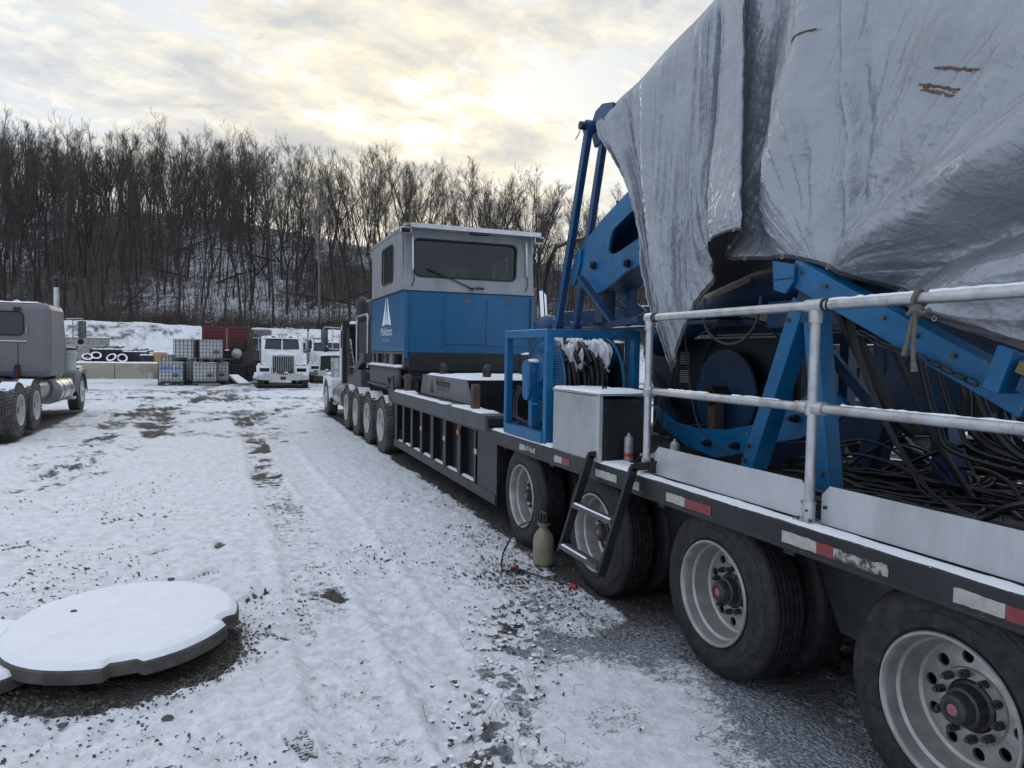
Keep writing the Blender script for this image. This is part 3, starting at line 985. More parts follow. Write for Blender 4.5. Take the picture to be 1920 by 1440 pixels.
def tree_meshes(seed, H, forks, spread, r=0.2, dens=1.0, fine=True, bark='bark'):
    rng = random.Random(seed)
    tr, cr = MB(), MB()
    leaders = []
    base = limb(tr, Vector((0, 0, -0.6)), Vector((rng.uniform(-.06, .06), rng.uniform(-.06, .06), 1)), H * (0.36 if forks > 1 else 0.95), r, r * (0.72 if forks > 1 else 0.12), 7 if fine else 4, 6, rng, 0.05, 0.03)
    if forks > 1:
        for k in range(forks):
            p, d = base[-1 - (k % 2)], (base[-1] - base[-2]).normalized()
            leaders.append((limb(tr, p, rdir(d, spread * rng.uniform(0.5, 1.0), rng), H * rng.uniform(0.5, 0.66), r * 0.6, r * 0.1, 5 if fine else 3, 6, rng, 0.07, 0.06), 0.08, H * 0.6))
    else:
        leaders.append((base, 0.45, H))
    for pts, t0, L in leaders:
        n1 = int((17 if forks == 1 else 12) * dens)
        for i in range(n1):
            t = t0 + (0.97 - t0) * (i + rng.random()) / n1
            p, d = at_frac(pts, t)
            l1 = H * rng.uniform(0.14, 0.26) * (1.05 - 0.60 * t)
            b1 = limb(tr if fine else cr, p, rdir(d, rng.uniform(0.40, 0.75), rng), l1, r * (0.24 - 0.14 * t), 0.012, 4 if fine else 3, 4, rng, 0.10, 0.12)
            for j in range(int(rng.randint(5, 7) * dens)):
                p2, d2 = at_frac(b1, rng.uniform(0.2, 1.0))
                b2 = limb(cr, p2, rdir(d2, rng.uniform(0.35, 0.7), rng), l1 * rng.uniform(0.28, 0.55), 0.014, 0.007, 3, 3, rng, 0.18, 0.08)
                if fine:
                    for q in range(rng.randint(5, 8)):
                        p3, d3 = at_frac(b2, rng.uniform(0.2, 1.0))
                        limb(cr, p3, rdir(d3, rng.uniform(0.3, 0.8), rng), l1 * rng.uniform(0.18, 0.34), 0.008, 0.0045, 3, 2, rng, 0.15, 0.06)
    return tr, cr


KINDS = [
    ('tall straight single-trunked tree', 17.5, 1, 0.3, 0.135, 'bark'),
    ('slim narrow-crowned tree', 16.0, 1, 0.3, 0.095, 'bark'),
    ('fork-trunked bare tree', 16.5, 2, 0.42, 0.155, 'bark'),
    ('three-limbed bare tree', 16.0, 3, 0.55, 0.17, 'bark'),
    ('broad spreading bare tree', 15.0, 4, 0.75, 0.17, 'bark'),
    ('small thin bare tree', 11.0, 1, 0.3, 0.08, 'bark'),
    ('twin-stemmed upright tree', 18.0, 2, 0.25, 0.125, 'bark'),
    ('pale-barked tall tree', 18.5, 1, 0.3, 0.15, 'bark_pale'),
]
TM = []
for i, (lab, H, fk, spd, r_, bk) in enumerate(KINDS):
    tr, cr = tree_meshes(100 + i, H, fk, spd, r_, 1.0 if fk < 4 else 0.8)
    TM.append((tr.mesh('trunk', bk, True), cr.mesh('crown', 'twig' if bk == 'bark' else bk)))


def plant_tree(k, x, y, s, rz, label, group, tilt=0.0):
    e = bpy.data.objects.new('bare_tree', None)
    COL.objects.link(e)
    e.location = (x, y, gz(x, y) - 0.1)
    e.rotation_euler = (tilt, 0, rz)
    e.scale = (s, s, s)
    e['label'] = label
    e['category'] = 'tree'
    e['group'] = group
    for nm, me in zip(('trunk', 'crown'), TM[k]):
        o = bpy.data.objects.new(nm, me)
        COL.objects.link(o)
        o.parent = e
    return e


def build_forest():
    rng = random.Random(5)
    spots = []
    tries = 0
    while len(spots) < 760 and tries < 60000:
        tries += 1
        b = rng.uniform(-95, 75)
        f = float(hill_foot(np.array(b)))
        t_ = b / 95
        top = 78 if t_ < -0.30 else 50
        u = rng.uniform(-1.0, top)
        a = f + u
        if abs(b / a) > 0.80:
            continue
        if u > 44 and b / a > -0.36:
            if u > 48.5:
                continue
        mn = (4.3 if b / a > -0.36 else 2.7) if u > 34 else 3.2 if b / a < -0.3 else 4.2
        if all((a - q[0]) ** 2 + (b - q[1]) ** 2 > mn * mn for q in spots):
            spots.append((a, b, u))
    # the ones the picture shows largest stay single trees: in view, left of the rig, slope and skyline
    def key(q):
        a, b, u = q
        return a + (0 if -0.73 < b / a < 0.2 else 60) - (14 if 40 < u < 50 and b / a > -0.45 else 0) + (8 if u > 52 else 0)
    spots.sort(key=key)
    zones = ('at the hill foot', 'half way upslope', 'high on the slope', 'on the skyline')
    PARTS = ('at the far left edge', 'above the grey lorry', 'right of the grey lorry', 'above the totes', 'above the white lorry', 'behind the cabin', 'behind the boom')
    TRAITS = (('', 0, 1), ('leaning right', 0.09, 1), ('leaning left', -0.09, 1), ('of low growth', 0, 0.78), ('of lofty growth', 0, 1.13), ('leaning right, low', 0.12, 0.82), ('leaning left, low', -0.12, 0.82), ('leaning right, lofty', 0.07, 1.12), ('leaning left, lofty', -0.07, 1.12), ('of middling growth', 0, 0.92))
    cells = {}
    for i, (a, b, u) in enumerate(spots[:300]):
        z = 0 if u < 9 else 1 if u < 25 else 2 if u < 39 else 3
        k = rng.choice((0, 0, 1, 1, 2, 2, 3, 4, 5, 6, 6)) if z != 3 else rng.choice((0, 1, 1, 2, 2, 3, 4, 6, 6))
        if rng.random() < 0.03:
            k = 7
        x, y = xy_ab(a, b)
        t = b / a
        s = rng.uniform(0.84, 1.08) * float(np.interp(t, [-0.7, -0.42, -0.2, 0.0, 0.15, 0.3], [0.74, 0.80, 0.92, 0.84, 0.62, 0.6]) if u > 22 else np.interp(t, [0, 0.2], [0.95, 0.7]))
        part_ = 0
        for j, lim in enumerate((-0.62, -0.45, -0.36, -0.26, -0.15, 0.04)):
            if t > lim:
                part_ = j + 1
        cell = (k, z, part_)
        nth = cells.get(cell, 0)
        cells[cell] = nth + 1
        tr_lab, tr_tilt, tr_s = TRAITS[min(nth, len(TRAITS) - 1)]
        e = plant_tree(k, x, y, s * tr_s, rng.uniform(0, 6.28), '', 'bare trees ' + zones[z])
        if tr_tilt:
            e.rotation_euler = (Matrix.Rotation(tr_tilt, 3, FWD.copy()) @ Euler((0, 0, rng.uniform(0, 6.28))).to_matrix()).to_euler()
        e['label'] = KINDS[k][0] + ' ' + (tr_lab + ' ' if tr_lab else '') + zones[z] + ', ' + PARTS[part_]
    # the rest of the wood, farther back and out at the sides, reads as one mass
    lite = []
    for s in range(4):
        tr, cr = tree_meshes(300 + s, 16 + s, 1 + s % 3, 0.4, 0.19, 0.8, fine=False)
        tr.add(cr.v, cr.f)
        lite.append((np.array(tr.v), tr.f))
    vs, fs, k0 = [], [], 0
    for a, b, u in spots[300:]:
        v, f = rng.choice(lite)
        an, s = rng.uniform(0, 6.28), rng.uniform(0.75, 1.05)
        c, n_ = math.cos(an), math.sin(an)
        x, y = xy_ab(a, b)
        w = np.stack([(v[:, 0] * c - v[:, 1] * n_) * s + x, (v[:, 0] * n_ + v[:, 1] * c) * s + y, v[:, 2] * s + gz(x, y)], -1)
        vs.append(w)
        fs += [tuple(i + k0 for i in q) for q in f]
        k0 += len(v)
    mb = MB()
    mb.v, mb.f = np.concatenate(vs).tolist(), fs
    o = mb.build('distant_wood', 'bark', None)
    o['kind'] = 'stuff'
    # saplings and brush
    sap, br = MB(), MB()
    for i in range(4200):
        b = rng.uniform(-80, 60)
        u = rng.uniform(-3, 50)
        a = float(hill_foot(np.array(b))) + u
        x, y = xy_ab(a, b)
        z = gz(x, y)
        h = rng.uniform(2.5, 8.5) * (1 if u < 40 else 0.8)
        p = Vector((x, y, z - 0.2))
        d = Vector((rng.uniform(-.2, .2), rng.uniform(-.2, .2), 1)).normalized()
        r = 0.010 + h * 0.0042
        pts = limb(sap, p, d, h, r, 0.01, 3, 3, rng, 0.06, 0.03)
        for j in range(rng.randint(3, 6)):
            q, dd = at_frac(pts, rng.uniform(0.35, 1))
            limb(sap, q, rdir(dd, rng.uniform(0.4, 1.0), rng), h * rng.uniform(0.12, 0.3), 0.018, 0.008, 3, 2, rng, 0.15, 0.05)
    for i in range(700):
        b = rng.uniform(-75, 55)
        u = rng.gauss(-1.0, 1.6) if rng.random() < 0.8 else rng.uniform(0, 40)
        a = float(hill_foot(np.array(b))) + u
        x, y = xy_ab(a, b)
        z = gz(x, y)
        for j in range(22):
            p = Vector((x + rng.gauss(0, .7), y + rng.gauss(0, .5), z - 0.05))
            d = Vector((rng.gauss(0, .6), rng.gauss(0, .6), 1)).normalized()
            limb(br, p, d, rng.uniform(0.7, 2.2), 0.02, 0.008, 3, 2, rng, 0.25, 0.0)
    o = sap.build('saplings', 'bark', None)
    o['kind'] = 'stuff'
    o = br.build('undergrowth', 'brush', None)
    o['kind'] = 'stuff'
    # fallen trunks lying on the slope
    ORD = ('first', 'second', 'third', 'fourth', 'fifth', 'sixth', 'seventh', 'eighth', 'ninth', 'tenth', 'eleventh', 'twelfth', 'thirteenth', 'fourteenth', 'fifteenth', 'last')
    labs = ('fallen trunk leaning down the slope above the white lorry', 'fallen grey log lying across the lower slope')
    for i in range(16):
        b = -42 + 36 * (i + rng.random() * 0.7) / 16
        u = rng.uniform(4, 26)
        a = float(hill_foot(np.array(b))) + u
        x, y = xy_ab(a, b)
        an = rng.uniform(0, PI)
        L = rng.uniform(4, 9)
        x2, y2 = x + math.cos(an) * L, y + math.sin(an) * L
        mb = MB()
        lift = rng.uniform(0.2, 1.8)
        mb.tube([(x, y, gz(x, y) + 0.1), ((x + x2) / 2, (y + y2) / 2, (gz(x, y) + gz(x2, y2)) / 2 + lift * 0.6), (x2, y2, gz(x2, y2) + lift)], [0.13, 0.11, 0.05], 6)
        o = mb.build('fallen_log', 'bark', None, loc=(x, y, gz(x, y)))
        tag(o, ORD[i] + ' fallen trunk from the left among the trees on the slope', 'log', 'fallen trunks on the slope')


build_forest()
# ------------------------------------------------------------------ wheels
def tyre_mb(R=0.495, rr=0.30, w=0.27, grooves=5, zig=0.0, lugs=False, n=72):
    """turned round X, outer side wall at x=0, inner at x=w"""
    prof = [(0.030, rr - 0.004), (0.010, rr + 0.006), (0.002, rr + 0.022), (-0.002, rr + 0.024), (-0.002, rr + 0.040), (-0.008, rr + 0.070),
            (-0.009, rr + 0.085), (-0.006, rr + 0.088), (-0.007, rr + 0.100), (-0.002, rr + 0.128), (0.001, rr + 0.132), (0.006, rr + 0.150), (0.010, rr + 0.152), (0.018, R - 0.020), (0.032, R - 0.006)]
    mid = []
    t0, t1 = 0.040, w - 0.040
    if grooves:
        for i in range(grooves):
            a = t0 + (t1 - t0) * (i + 1) / (grooves + 1)
            cr = 0.004 * (1 - ((a - w / 2) / (w / 2)) ** 2)
            mid += [(a - 0.0080, R + cr), (a - 0.0060, R - 0.016), (a + 0.0060, R - 0.016), (a + 0.0080, R + cr)]
    prof2 = prof + [(t0, R)] + mid + [(t1, R)] + [(w - a, r) for a, r in prof[::-1]]
    mb = MB().lathe(prof2, n=n)
    if zig:
        for i, (x, y, z) in enumerate(mb.v):
            k, a = i % n, i // n
            if len(prof) < a < len(prof) + 1 + len(mid):
                mb.v[i] = (x + zig * (1 if (k // 1) % 2 else -1), y, z)
    if lugs:
        for k in range(46):
            an = 2 * PI * k / 46
            for s, sh in ((0.0, 0), (1.0, 0.5)):
                a2 = an + sh * 2 * PI / 46
                m = Matrix.Rotation(a2, 4, 'X') @ Matrix.Translation((w * (0.2 + 0.6 * s), 0, R + 0.002)) @ Matrix.Rotation(0.35 * (1 - 2 * s), 4, 'Z')
                mb.box((-w * 0.2, -0.020, -0.016), (w * 0.2, 0.020, 0.010), m)
    return mb


def rim_mb(rr=0.30, deep=0.165, holes=10, n=60, hole_r=0.026, hr=0.192):
    mb = MB()
    mb.lathe([(0.03, rr), (0.008, rr + 0.002), (-0.004, rr + 0.010), (-0.012, rr + 0.006), (-0.012, rr - 0.004), (-0.004, rr - 0.010), (0.012, rr - 0.014), (0.055, rr - 0.022),
              (0.066, rr - 0.034), (0.10, rr - 0.042), (deep - 0.010, rr - 0.052), (deep, rr - 0.064)], n=n)
    # disc with real hand holes: one sector of plate round each hole
    r1, r2 = rr - 0.064, 0.152
    da = 2 * PI / holes

    def pl(r, a):
        x = deep - 0.012 * (r1 - r) / (r1 - r2)
        return Vector((x, math.cos(a) * r, math.sin(a) * r))
    for h in range(holes):
        a0 = h * da
        outer, q = [], 6
        outer += [(r1, a0 - da / 2 + da * i / q) for i in range(q)]
        outer += [(r1 - (r1 - r2) * i / 3, a0 + da / 2) for i in range(3)]
        outer += [(r2, a0 + da / 2 - da * i / q) for i in range(q)]
        outer += [(r2 + (r1 - r2) * i / 3, a0 - da / 2) for i in range(3)]
        m = len(outer)
        vs = [pl(r, a) for r, a in outer]
        c = pl(hr, a0)
        rad_v, tan_v = Vector((0, math.cos(a0), math.sin(a0))), Vector((0, -math.sin(a0), math.cos(a0)))
        ins, bk = [], []
        for v in vs:
            d = v - c
            an = math.atan2(d.dot(tan_v), d.dot(rad_v))
            e = c + rad_v * math.cos(an) * hole_r + tan_v * math.sin(an) * hole_r
            ins.append(e)
            bk.append(e + Vector((0.016, 0, 0)))
        k = 0
        mb.add(vs + ins + bk, [(i, (i + 1) % m, m + (i + 1) % m, m + i) for i in range(m)] + [(m + i, m + (i + 1) % m, 2 * m + (i + 1) % m, 2 * m + i) for i in range(m)])
    mb.lathe([(deep - 0.012, 0.152), (deep - 0.020, 0.146), (deep - 0.020, 0.105), (deep - 0.004, 0.102)], n=n)
    return mb


def hub_mb(deep=0.165, out=0.035):
    return MB().lathe([(deep + 0.05, 0.235), (deep + 0.05, 0.108), (deep - 0.02, 0.098), (deep - 0.028, 0.084), (deep - 0.075, 0.076), (deep - 0.080, 0.066), (out + 0.014, 0.060), (out + 0.004, 0.056),
                      (out, 0.048), (out, 0.034), (out + 0.005, 0.032), (out + 0.005, 0.0005)], n=36)


WHEEL_ME = {}


def wheel_meshes(key, tyre, rim, hub, tm='rubber', rm='rim'):
    WHEEL_ME[key] = (tyre.mesh('tyre', tm, True), rim.mesh('rim', rm, True), hub.mesh('hub', 'hub', True))
    for me in WHEEL_ME[key]:
        me.set_sharp_from_angle(angle=rad(32))


wheel_meshes('trailer', tyre_mb(grooves=5), rim_mb(), hub_mb())
wheel_meshes('zig', tyre_mb(grooves=5, zig=0.0032, n=96), rim_mb(), hub_mb())
NUT = MB().cyl((0.145, 0, 0.128), (0.108, 0, 0.128), 0.0175, 6).cyl((0.108, 0, 0.128), (0.094, 0, 0.128), 0.010, 8).mesh('lug_nut', 'hub')
REDW = MB().cyl((0.0395, 0, 0), (0.036, 0, 0), 0.023, 20).mesh('hub_window', 'hubred')


def trailer_wheel(parent, x, y, z, key, inner=True, nuts=True, rot=0.0):
    w = bpy.data.objects.new('wheel', None)
    COL.objects.link(w)
    w.parent = parent
    w.location = Vector((x, y, z)) - wloc(parent)
    w.rotation_euler = (rot, 0, 0)
    for nm, me in zip(('tyre', 'rim', 'hub'), WHEEL_ME[key]):
        put(nm, me, w)
    put('hub_window', REDW, w)
    if inner:
        put('tyre', WHEEL_ME[key][0], w, (0.335, 0, 0))
    if nuts:
        for k in range(10):
            o = put('lug_nut', NUT, w)
            o.rotation_euler = (2 * PI * (k + 0.5) / 10, 0, 0)
    return w


# ------------------------------------------------------------------ the lowbed trailer
TR = thing('lowbed_trailer', 'long black lowbed trailer with galvanised handrail and dual wheels filling the right side', 'trailer', (4.0, 4.0, 0))
XL, XF = 2.60, 5.36
deck = MB().box((XL + 0.10, -2.2, 0.99), (XF, 7.25, 1.055))
deck.build('deck', 'deck', TR)
mb = MB()
for y in np.arange(-1.9, 7.2, 0.6):
    mb.box((XL + 0.12, y, 0.86), (XF - 0.1, y + 0.08, 0.988))
for x in (3.25, 4.6):
    mb.box((x, -2.2, 0.62), (x + 0.14, 7.2, 0.858))
mb.build('chassis_beam', 'black', TR)
lip = MB().box((XL, -2.2, 0.935), (XL + 0.10, 7.30, 1.062)).box((XL - 0.004, -2.2, 0.925), (XL + 0.012, 7.30, 0.945))
lip.build('side_rail', 'frame', TR, bevel=0.006)
MB().box((XF + 0.002, -2.2, 0.935), (XF + 0.10, 7.30, 1.062)).build('side_rail', 'frame', TR)
snow_cap(XL + 0.004, XL + 0.128, -2.2, 4.86, 1.064, TR, 0.016, 3, res=0.03, edge=0.03, cover=0.86)
snow_cap(XL + 0.005, 3.05, 5.72, 7.28, 1.066, TR, 0.026, 4, res=0.03, edge=0.03)
snow_cap(XL + 0.004, 2.92, 4.30, 4.84, 1.068, TR, 0.024, 5, res=0.03, edge=0.03)
snow_cap(2.9, 3.5, 3.5, 5.0, 1.056, TR, 0.012, 8, res=0.04, cover=0.5)
snow_cap(4.4, 5.2, 3.0, 6.5, 1.056, TR, 0.02, 9, res=0.06, cover=0.9)
# reflective tape: (y of its forward end, lengths and colours running rearwards)
tape = [(6.42, [('w', .12), ('f', .14), ('f', .13)]), (5.62, [('w', .15), ('r', .15)]), (4.86, [('w', .32)]), (4.33, [('w', .10)]),
        (3.90, [('w', .20), ('r', .26)]), (2.86, [('w', .23), ('r', .10), ('f', .30)]), (1.93, [('w', .20), ('r', .12), ('f', .08)])]
M['refl_torn'] = mat('torn_reflective_tape', (0.40, 0.37, 0.34), 0.5, var=0.3, scale=40, col2=(0.045, 0.04, 0.04), thr=(0.44, 0.56))
for y, run in tape:
    for c, L in run:
        z0 = 0.958
        pts = []
        rng = random.Random(int(y * 100) + len(c))
        nseg = 8
        for i in range(nseg + 1):
            pts.append((XL - 0.0015, y - L * i / nseg, z0 + 0.062 - (0.006 * rng.random() if c != 'f' else 0.014 * rng.random())))
        for i in range(nseg, -1, -1):
            pts.append((XL - 0.0015, y - L * i / nseg, z0 + (0.005 * rng.random() if c != 'f' else 0.016 * rng.random())))
        MB().prism(pts, (-0.002, 0, 0)).build('reflector_tape', {'w': 'refl_white', 'r': 'refl_red', 'f': 'refl_torn'}[c], TR,
                                             label={'w': 'faded white reflective tape', 'r': 'faded red reflective tape', 'f': 'torn reflective tape'}[c])
        y -= L + 0.002
# wheels on the rear bogie
for i, (y, key, ro) in enumerate(((1.988, 'trailer', 0.15), (3.489, 'trailer', 0.31), (4.992, 'zig', 0.5), (6.497, 'zig', 0.1))):
    trailer_wheel(TR, 2.66, y, 0.487, key, rot=ro)
    w = trailer_wheel(TR, 5.40, y, 0.487, key, inner=False, nuts=False)
    w.rotation_euler = (0, 0, PI)
mb = MB()
for y in (1.988, 3.489, 4.992, 6.497):
    mb.cyl((2.9, y, 0.487), (5.1, y, 0.487), 0.075, 12)
    mb.cyl((2.86, y, 0.487), (3.02, y, 0.487), 0.20, 24)
mb.build('axle', 'black', TR)
for y0, y1 in ((2.45, 3.05), (3.95, 4.55), (5.45, 6.0)):
    MB().prism([(2.98, y0, 0.86), (2.98, y1, 0.86), (2.98, (y0 + y1) / 2 + 0.08, 0.45), (2.98, (y0 + y1) / 2 - 0.08, 0.45)], (0.05, 0, 0)).build('hanger', 'black', TR)

# galvanised handrail: one part with its posts, rails and fittings
HR = bpy.data.objects.new('handrail', None)
COL.objects.link(HR)
HR.parent = TR
HR.location = Vector((2.70, 3.5, 1.07)) - TR.location
HX, RZ, MZ = 2.70, 2.148, 1.642
posts = (4.31, 2.79, 1.27, -0.25)
for i, y in enumerate(posts):
    MB().cyl((HX, y, 1.07), (HX, y, RZ), 0.0255, 18).build('post', 'galv', HR, smooth=True)
    f = MB().cyl((HX, y, RZ - 0.085), (HX, y, RZ - 0.020), 0.034, 18).cyl((HX, y - 0.055, RZ), (HX, y + (0.03 if i == 0 else 0.055), RZ), 0.034, 18)
    f.build('fitting', 'galv', HR, smooth=True)
    f = MB().cyl((HX, y, MZ - 0.036), (HX, y, MZ + 0.036), 0.034, 18).cyl((HX - 0.006, y - 0.085, MZ), (HX - 0.006, y - 0.02, MZ), 0.034, 18)
    if i:
        f.cyl((HX, y + 0.02, MZ), (HX, y + 0.075, MZ), 0.033, 18).ball((HX, y + 0.10, MZ), 0.03, 12, (0.5, 1.5, 1))
    f.build('fitting', 'galv', HR, smooth=True)
    f = MB().cyl((HX, y, 1.078), (HX, y, 1.175), 0.033, 18)
    f.box((HX - 0.05, y - 0.06, 1.064), (HX + 0.05, y + 0.06, 1.079))
    f.build('base_fitting', 'galv', HR, smooth=True)
    b = MB()
    for dy in (-0.042, 0.042):
        b.cyl((HX - 0.03, y + dy, 1.079), (HX - 0.03, y + dy, 1.09), 0.009, 6)
    b.cyl((HX - 0.035, y - 0.015, 1.13), (HX - 0.028, y - 0.015, 1.13), 0.007, 6)
    b.build('bolt', 'rust', HR)
for j in range(3):
    a, b_ = posts[j], posts[j + 1]
    MB().cyl((HX, a, RZ), (HX, b_, RZ), 0.0255, 18).build('top_rail', 'galv', HR, smooth=True)
    MB().cyl((HX - 0.006, a - 0.02, MZ), (HX - 0.006, b_ + 0.08, MZ), 0.0245, 18).build('middle_rail', 'galv', HR, smooth=True)
    rings = MB()
    for y in (a - 0.062, a - 0.088):
        rings.tube([(HX + math.cos(t) * 0.029, y, RZ + math.sin(t) * 0.029) for t in np.linspace(0, 2 * PI, 14)[:-1]], 0.0035, 5, closed=True)
    rings.build('rubber_ring', 'hose', HR)
rng = random.Random(8)
for a, b_ in ((2.70, 2.20), (2.16, -0.2)):
    ys = np.arange(a, b_, -0.03)
    MB().tube([(HX - 0.004, y, RZ + 0.0215 + 0.003 * rng.random()) for y in ys], [0.008 + 0.005 * rng.random() for _ in ys], 7).build('snow', 'snow', HR, smooth=True)
for a, b_ in ((4.05, 3.6), (3.4, 3.0), (2.6, 1.4)):
    ys = np.arange(a, b_, -0.03)
    MB().tube([(HX - 0.006, y, MZ + 0.021 + 0.003 * rng.random()) for y in ys], [0.004 + 0.006 * rng.random() for _ in ys], 6).build('snow', 'snow', HR, smooth=True)
# aluminium toe boards, corners cut off
for j in range(3):
    a, b_ = posts[j] - 0.045, posts[j + 1] + 0.045
    c = 0.05
    z0, z1 = 1.068, 1.262
    poly = [(2.735, a, z0), (2.735, a, z1 - c), (2.735, a - c, z1), (2.735, b_ + c, z1), (2.735, b_, z1 - c), (2.735, b_, z0 + c * 0.8), (2.735, b_ + c, z0)]
    tb = MB().prism(poly, (0.005, 0, 0)).build('toe_board', 'alu', TR)
    bt = MB()
    for y in (a - 0.028, b_ + 0.028):
        bt.cyl((2.735, y, z0 + 0.085), (2.724, y, z0 + 0.085), 0.009, 8)
    bt.build('bolt', 'black', tb)

# dropped well between the bogie and the gooseneck
MB().box((2.765, 7.25, 0.30), (2.82, 12.45, 1.02)).build('side_web', 'black', TR)
MB().box((2.66, 7.22, 0.235), (2.90, 12.45, 0.355)).build('bottom_flange', 'frame', TR, bevel=0.008)
MB().box((2.64, 7.22, 0.985), (2.90, 12.4, 1.03)).build('top_flange', 'frame', TR, bevel=0.006)
MB().box((2.90, 7.3, 0.30), (5.3, 12.4, 0.40)).build('well_floor', 'deck', TR)
MB().box((2.72, 7.215, 0.24), (5.30, 7.26, 0.985)).build('well_bulkhead', 'black', TR)
MB().box((2.66, 7.215, 0.24), (2.72, 7.26, 0.98)).box((2.665, 7.262, 0.357), (2.676, 7.95, 0.984)).build('end_plate', 'frame', TR)
ribs = (7.95, 8.62, 9.28, 9.92, 10.55, 11.16, 11.75, 12.30)
for y in ribs:
    MB().box((2.665, y - 0.065, 0.357), (2.677, y + 0.065, 0.984)).box((2.678, y - 0.008, 0.357), (2.764, y + 0.008, 0.984)).build('rib', 'frame', TR)
for a, b_ in zip(ribs[:-1], ribs[1:]):
    snow_cap(2.68, 2.76, a + 0.02, b_ - 0.02, 0.358, TR, 0.02, int(a * 7), res=0.03, edge=0.03)
for i in (0, 2, 4, 6):
    y = ribs[i]
    if i == 6:
        continue
    MB().box((2.6605, y - 0.035, 0.70), (2.6635, y + 0.06, 0.76)).build('reflector_tape', 'refl_white', TR, label='small white reflector on a rib')
    MB().box((2.6605, y - 0.064, 0.70), (2.6635, y - 0.037, 0.76)).build('reflector_tape', 'refl_red', TR, label='small red reflector on a rib')
MB().ball((2.655, ribs[1], 0.885), 0.042, 14, (0.6, 1, 1)).build('marker_lamp', 'orange', TR, smooth=True)
bm_ = MB().box((2.56, 7.33, 1.035), (2.60, 12.15, 1.205)).box((2.60, 7.33, 1.17), (2.86, 12.15, 1.205)).box((2.60, 7.33, 1.035), (2.86, 12.15, 1.07)).box((2.82, 7.33, 1.07), (2.86, 12.15, 1.17)).box((2.60, 7.45, 1.07), (2.82, 7.46, 1.17))
bm_.build('outrigger_beam', 'greysteel', TR, bevel=0.012)
snow_cap(2.59, 2.85, 7.6, 8.8, 1.206, TR, 0.026, 31, res=0.03, edge=0.03, cover=0.8)
snow_cap(2.57, 2.74, 9.0, 11.5, 1.206, TR, 0.02, 32, res=0.03, edge=0.03, cover=0.9)
snow_cap(2.57, 2.85, 11.4, 12.1, 1.206, TR, 0.03, 33, res=0.03, edge=0.03)
for y in (8.17, 11.72):
    MB().prism([(2.68, y - 0.05, 1.206), (2.68, y - 0.05, 1.46)] + [(2.68, y - 0.05 * math.cos(a_), 1.46 + 0.05 * math.sin(a_)) for a_ in np.linspace(0.3, PI - 0.3, 7)] + [(2.68, y + 0.05, 1.46), (2.68, y + 0.05, 1.206)], (0.09, 0, 0)).build('stake', 'rust', TR, bevel=0.004)
# gooseneck: rising plate, then platform over the lorry's rear axles
gn = MB().prism([(2.70, 12.15, 0.40), (2.70, 12.62, 1.02), (2.70, 13.3, 1.40), (2.70, 13.3, 1.20), (2.70, 12.85, 0.95), (2.70, 12.5, 0.24), (2.70, 12.15, 0.24)], (0.05, 0, 0))
gn.prism([(2.66, 12.45, 0.98), (2.66, 12.6, 1.45), (2.66, 12.7, 1.45), (2.66, 13.0, 1.05), (2.66, 12.9, 0.98)], (0.03, 0, 0))
gn.build('gooseneck_side', 'frame', TR)
MB().box((2.8, 11.62, 1.40), (5.3, 16.2, 1.46)).box((2.95, 11.9, 1.10), (3.15, 16.2, 1.398)).box((4.9, 11.9, 1.10), (5.1, 16.2, 1.398)).box((2.82, 12.6, 1.17), (2.86, 15.6, 1.398)).build('gooseneck_platform', 'black', TR)
MB().box((2.76, 12.55, 1.24), (2.80, 15.4, 1.56)).box((2.70, 12.45, 1.57), (2.86, 15.5, 1.60)).box((2.70, 12.5, 1.20), (2.83, 15.4, 1.235)).build('gooseneck_beam', 'greysteel', TR, bevel=0.006)
snow_cap(2.70, 2.90, 12.5, 15.4, 1.602, TR, 0.04, 41, res=0.05)
MB().box((2.92, 7.30, 0.40), (5.3, 7.34, 1.05)).build('well_bulkhead', 'black', TR)

# ------------------------------------------------------------------ things riding on the trailer
# steel ramp box with the company's name
SB = thing('steel_box', 'grey steel box with sloping ends and black lettering behind the side beam', 'steel box', (4.0, 10.2, 1.04))
front = [(2.89, 11.50, 1.21), (2.89, 8.86, 1.21), (2.89, 9.10, 1.52), (2.89, 11.36, 1.52)]
MB().prism(front, (0.03, 0, 0)).build('front_panel', 'box_grey', SB)
MB().box((2.925, 9.12, 0.42), (5.2, 11.35, 1.515)).build('body', 'black', SB)
snow_cap(2.92, 5.2, 9.12, 11.35, 1.517, SB, 0.03, 51, res=0.08)
pts = [(3.35, 10.1 + 0.09 * math.cos(t), 1.53 + 0.10 * max(-0.2, math.sin(t))) for t in np.linspace(0, 2 * PI, 24)[:-1]]
MB().tube([(3.35, 9.55 + 0.09 * math.cos(t), 1.60 + 0.09 * math.sin(t)) for t in np.linspace(-0.9, PI + 0.9, 18)], 0.035, 8).build('lifting_eye', 'black', SB, smooth=True)
MB().tube([(3.1, 10.9 + 0.09 * math.cos(t), 1.60 + 0.09 * math.sin(t)) for t in np.linspace(-0.9, PI + 0.9, 18)], 0.035, 8).build('lifting_eye', 'black', SB, smooth=True)


def logo(parent, o, ex, ey, s, m, d=(0, 0, 0), wx=1.0):
    """two leaning blades meeting in a mountain: the firm's emblem"""
    o, ex, ey, d = Vector(o), Vector(ex), Vector(ey), Vector(d)

    def q(pts):
        return [o + ex * (x * s * wx) + ey * (y * s) for x, y in pts]
    for pts in ([(-0.40, 0), (-0.135, 0.05), (-0.03, 1.0), (-0.055, 1.0)], [(0.40, 0), (0.40, 0.0), (0.055, 1.0), (0.03, 1.0), (0.125, 0.05)], [(-0.105, 0.05), (0.095, 0.05), (0.0, 0.62)]):
        pts = [pts[0]] + [p for a, p in zip(pts, pts[1:]) if p != a]
        MB().add(q(pts), [tuple(range(len(pts)))]).build('emblem', m, parent)


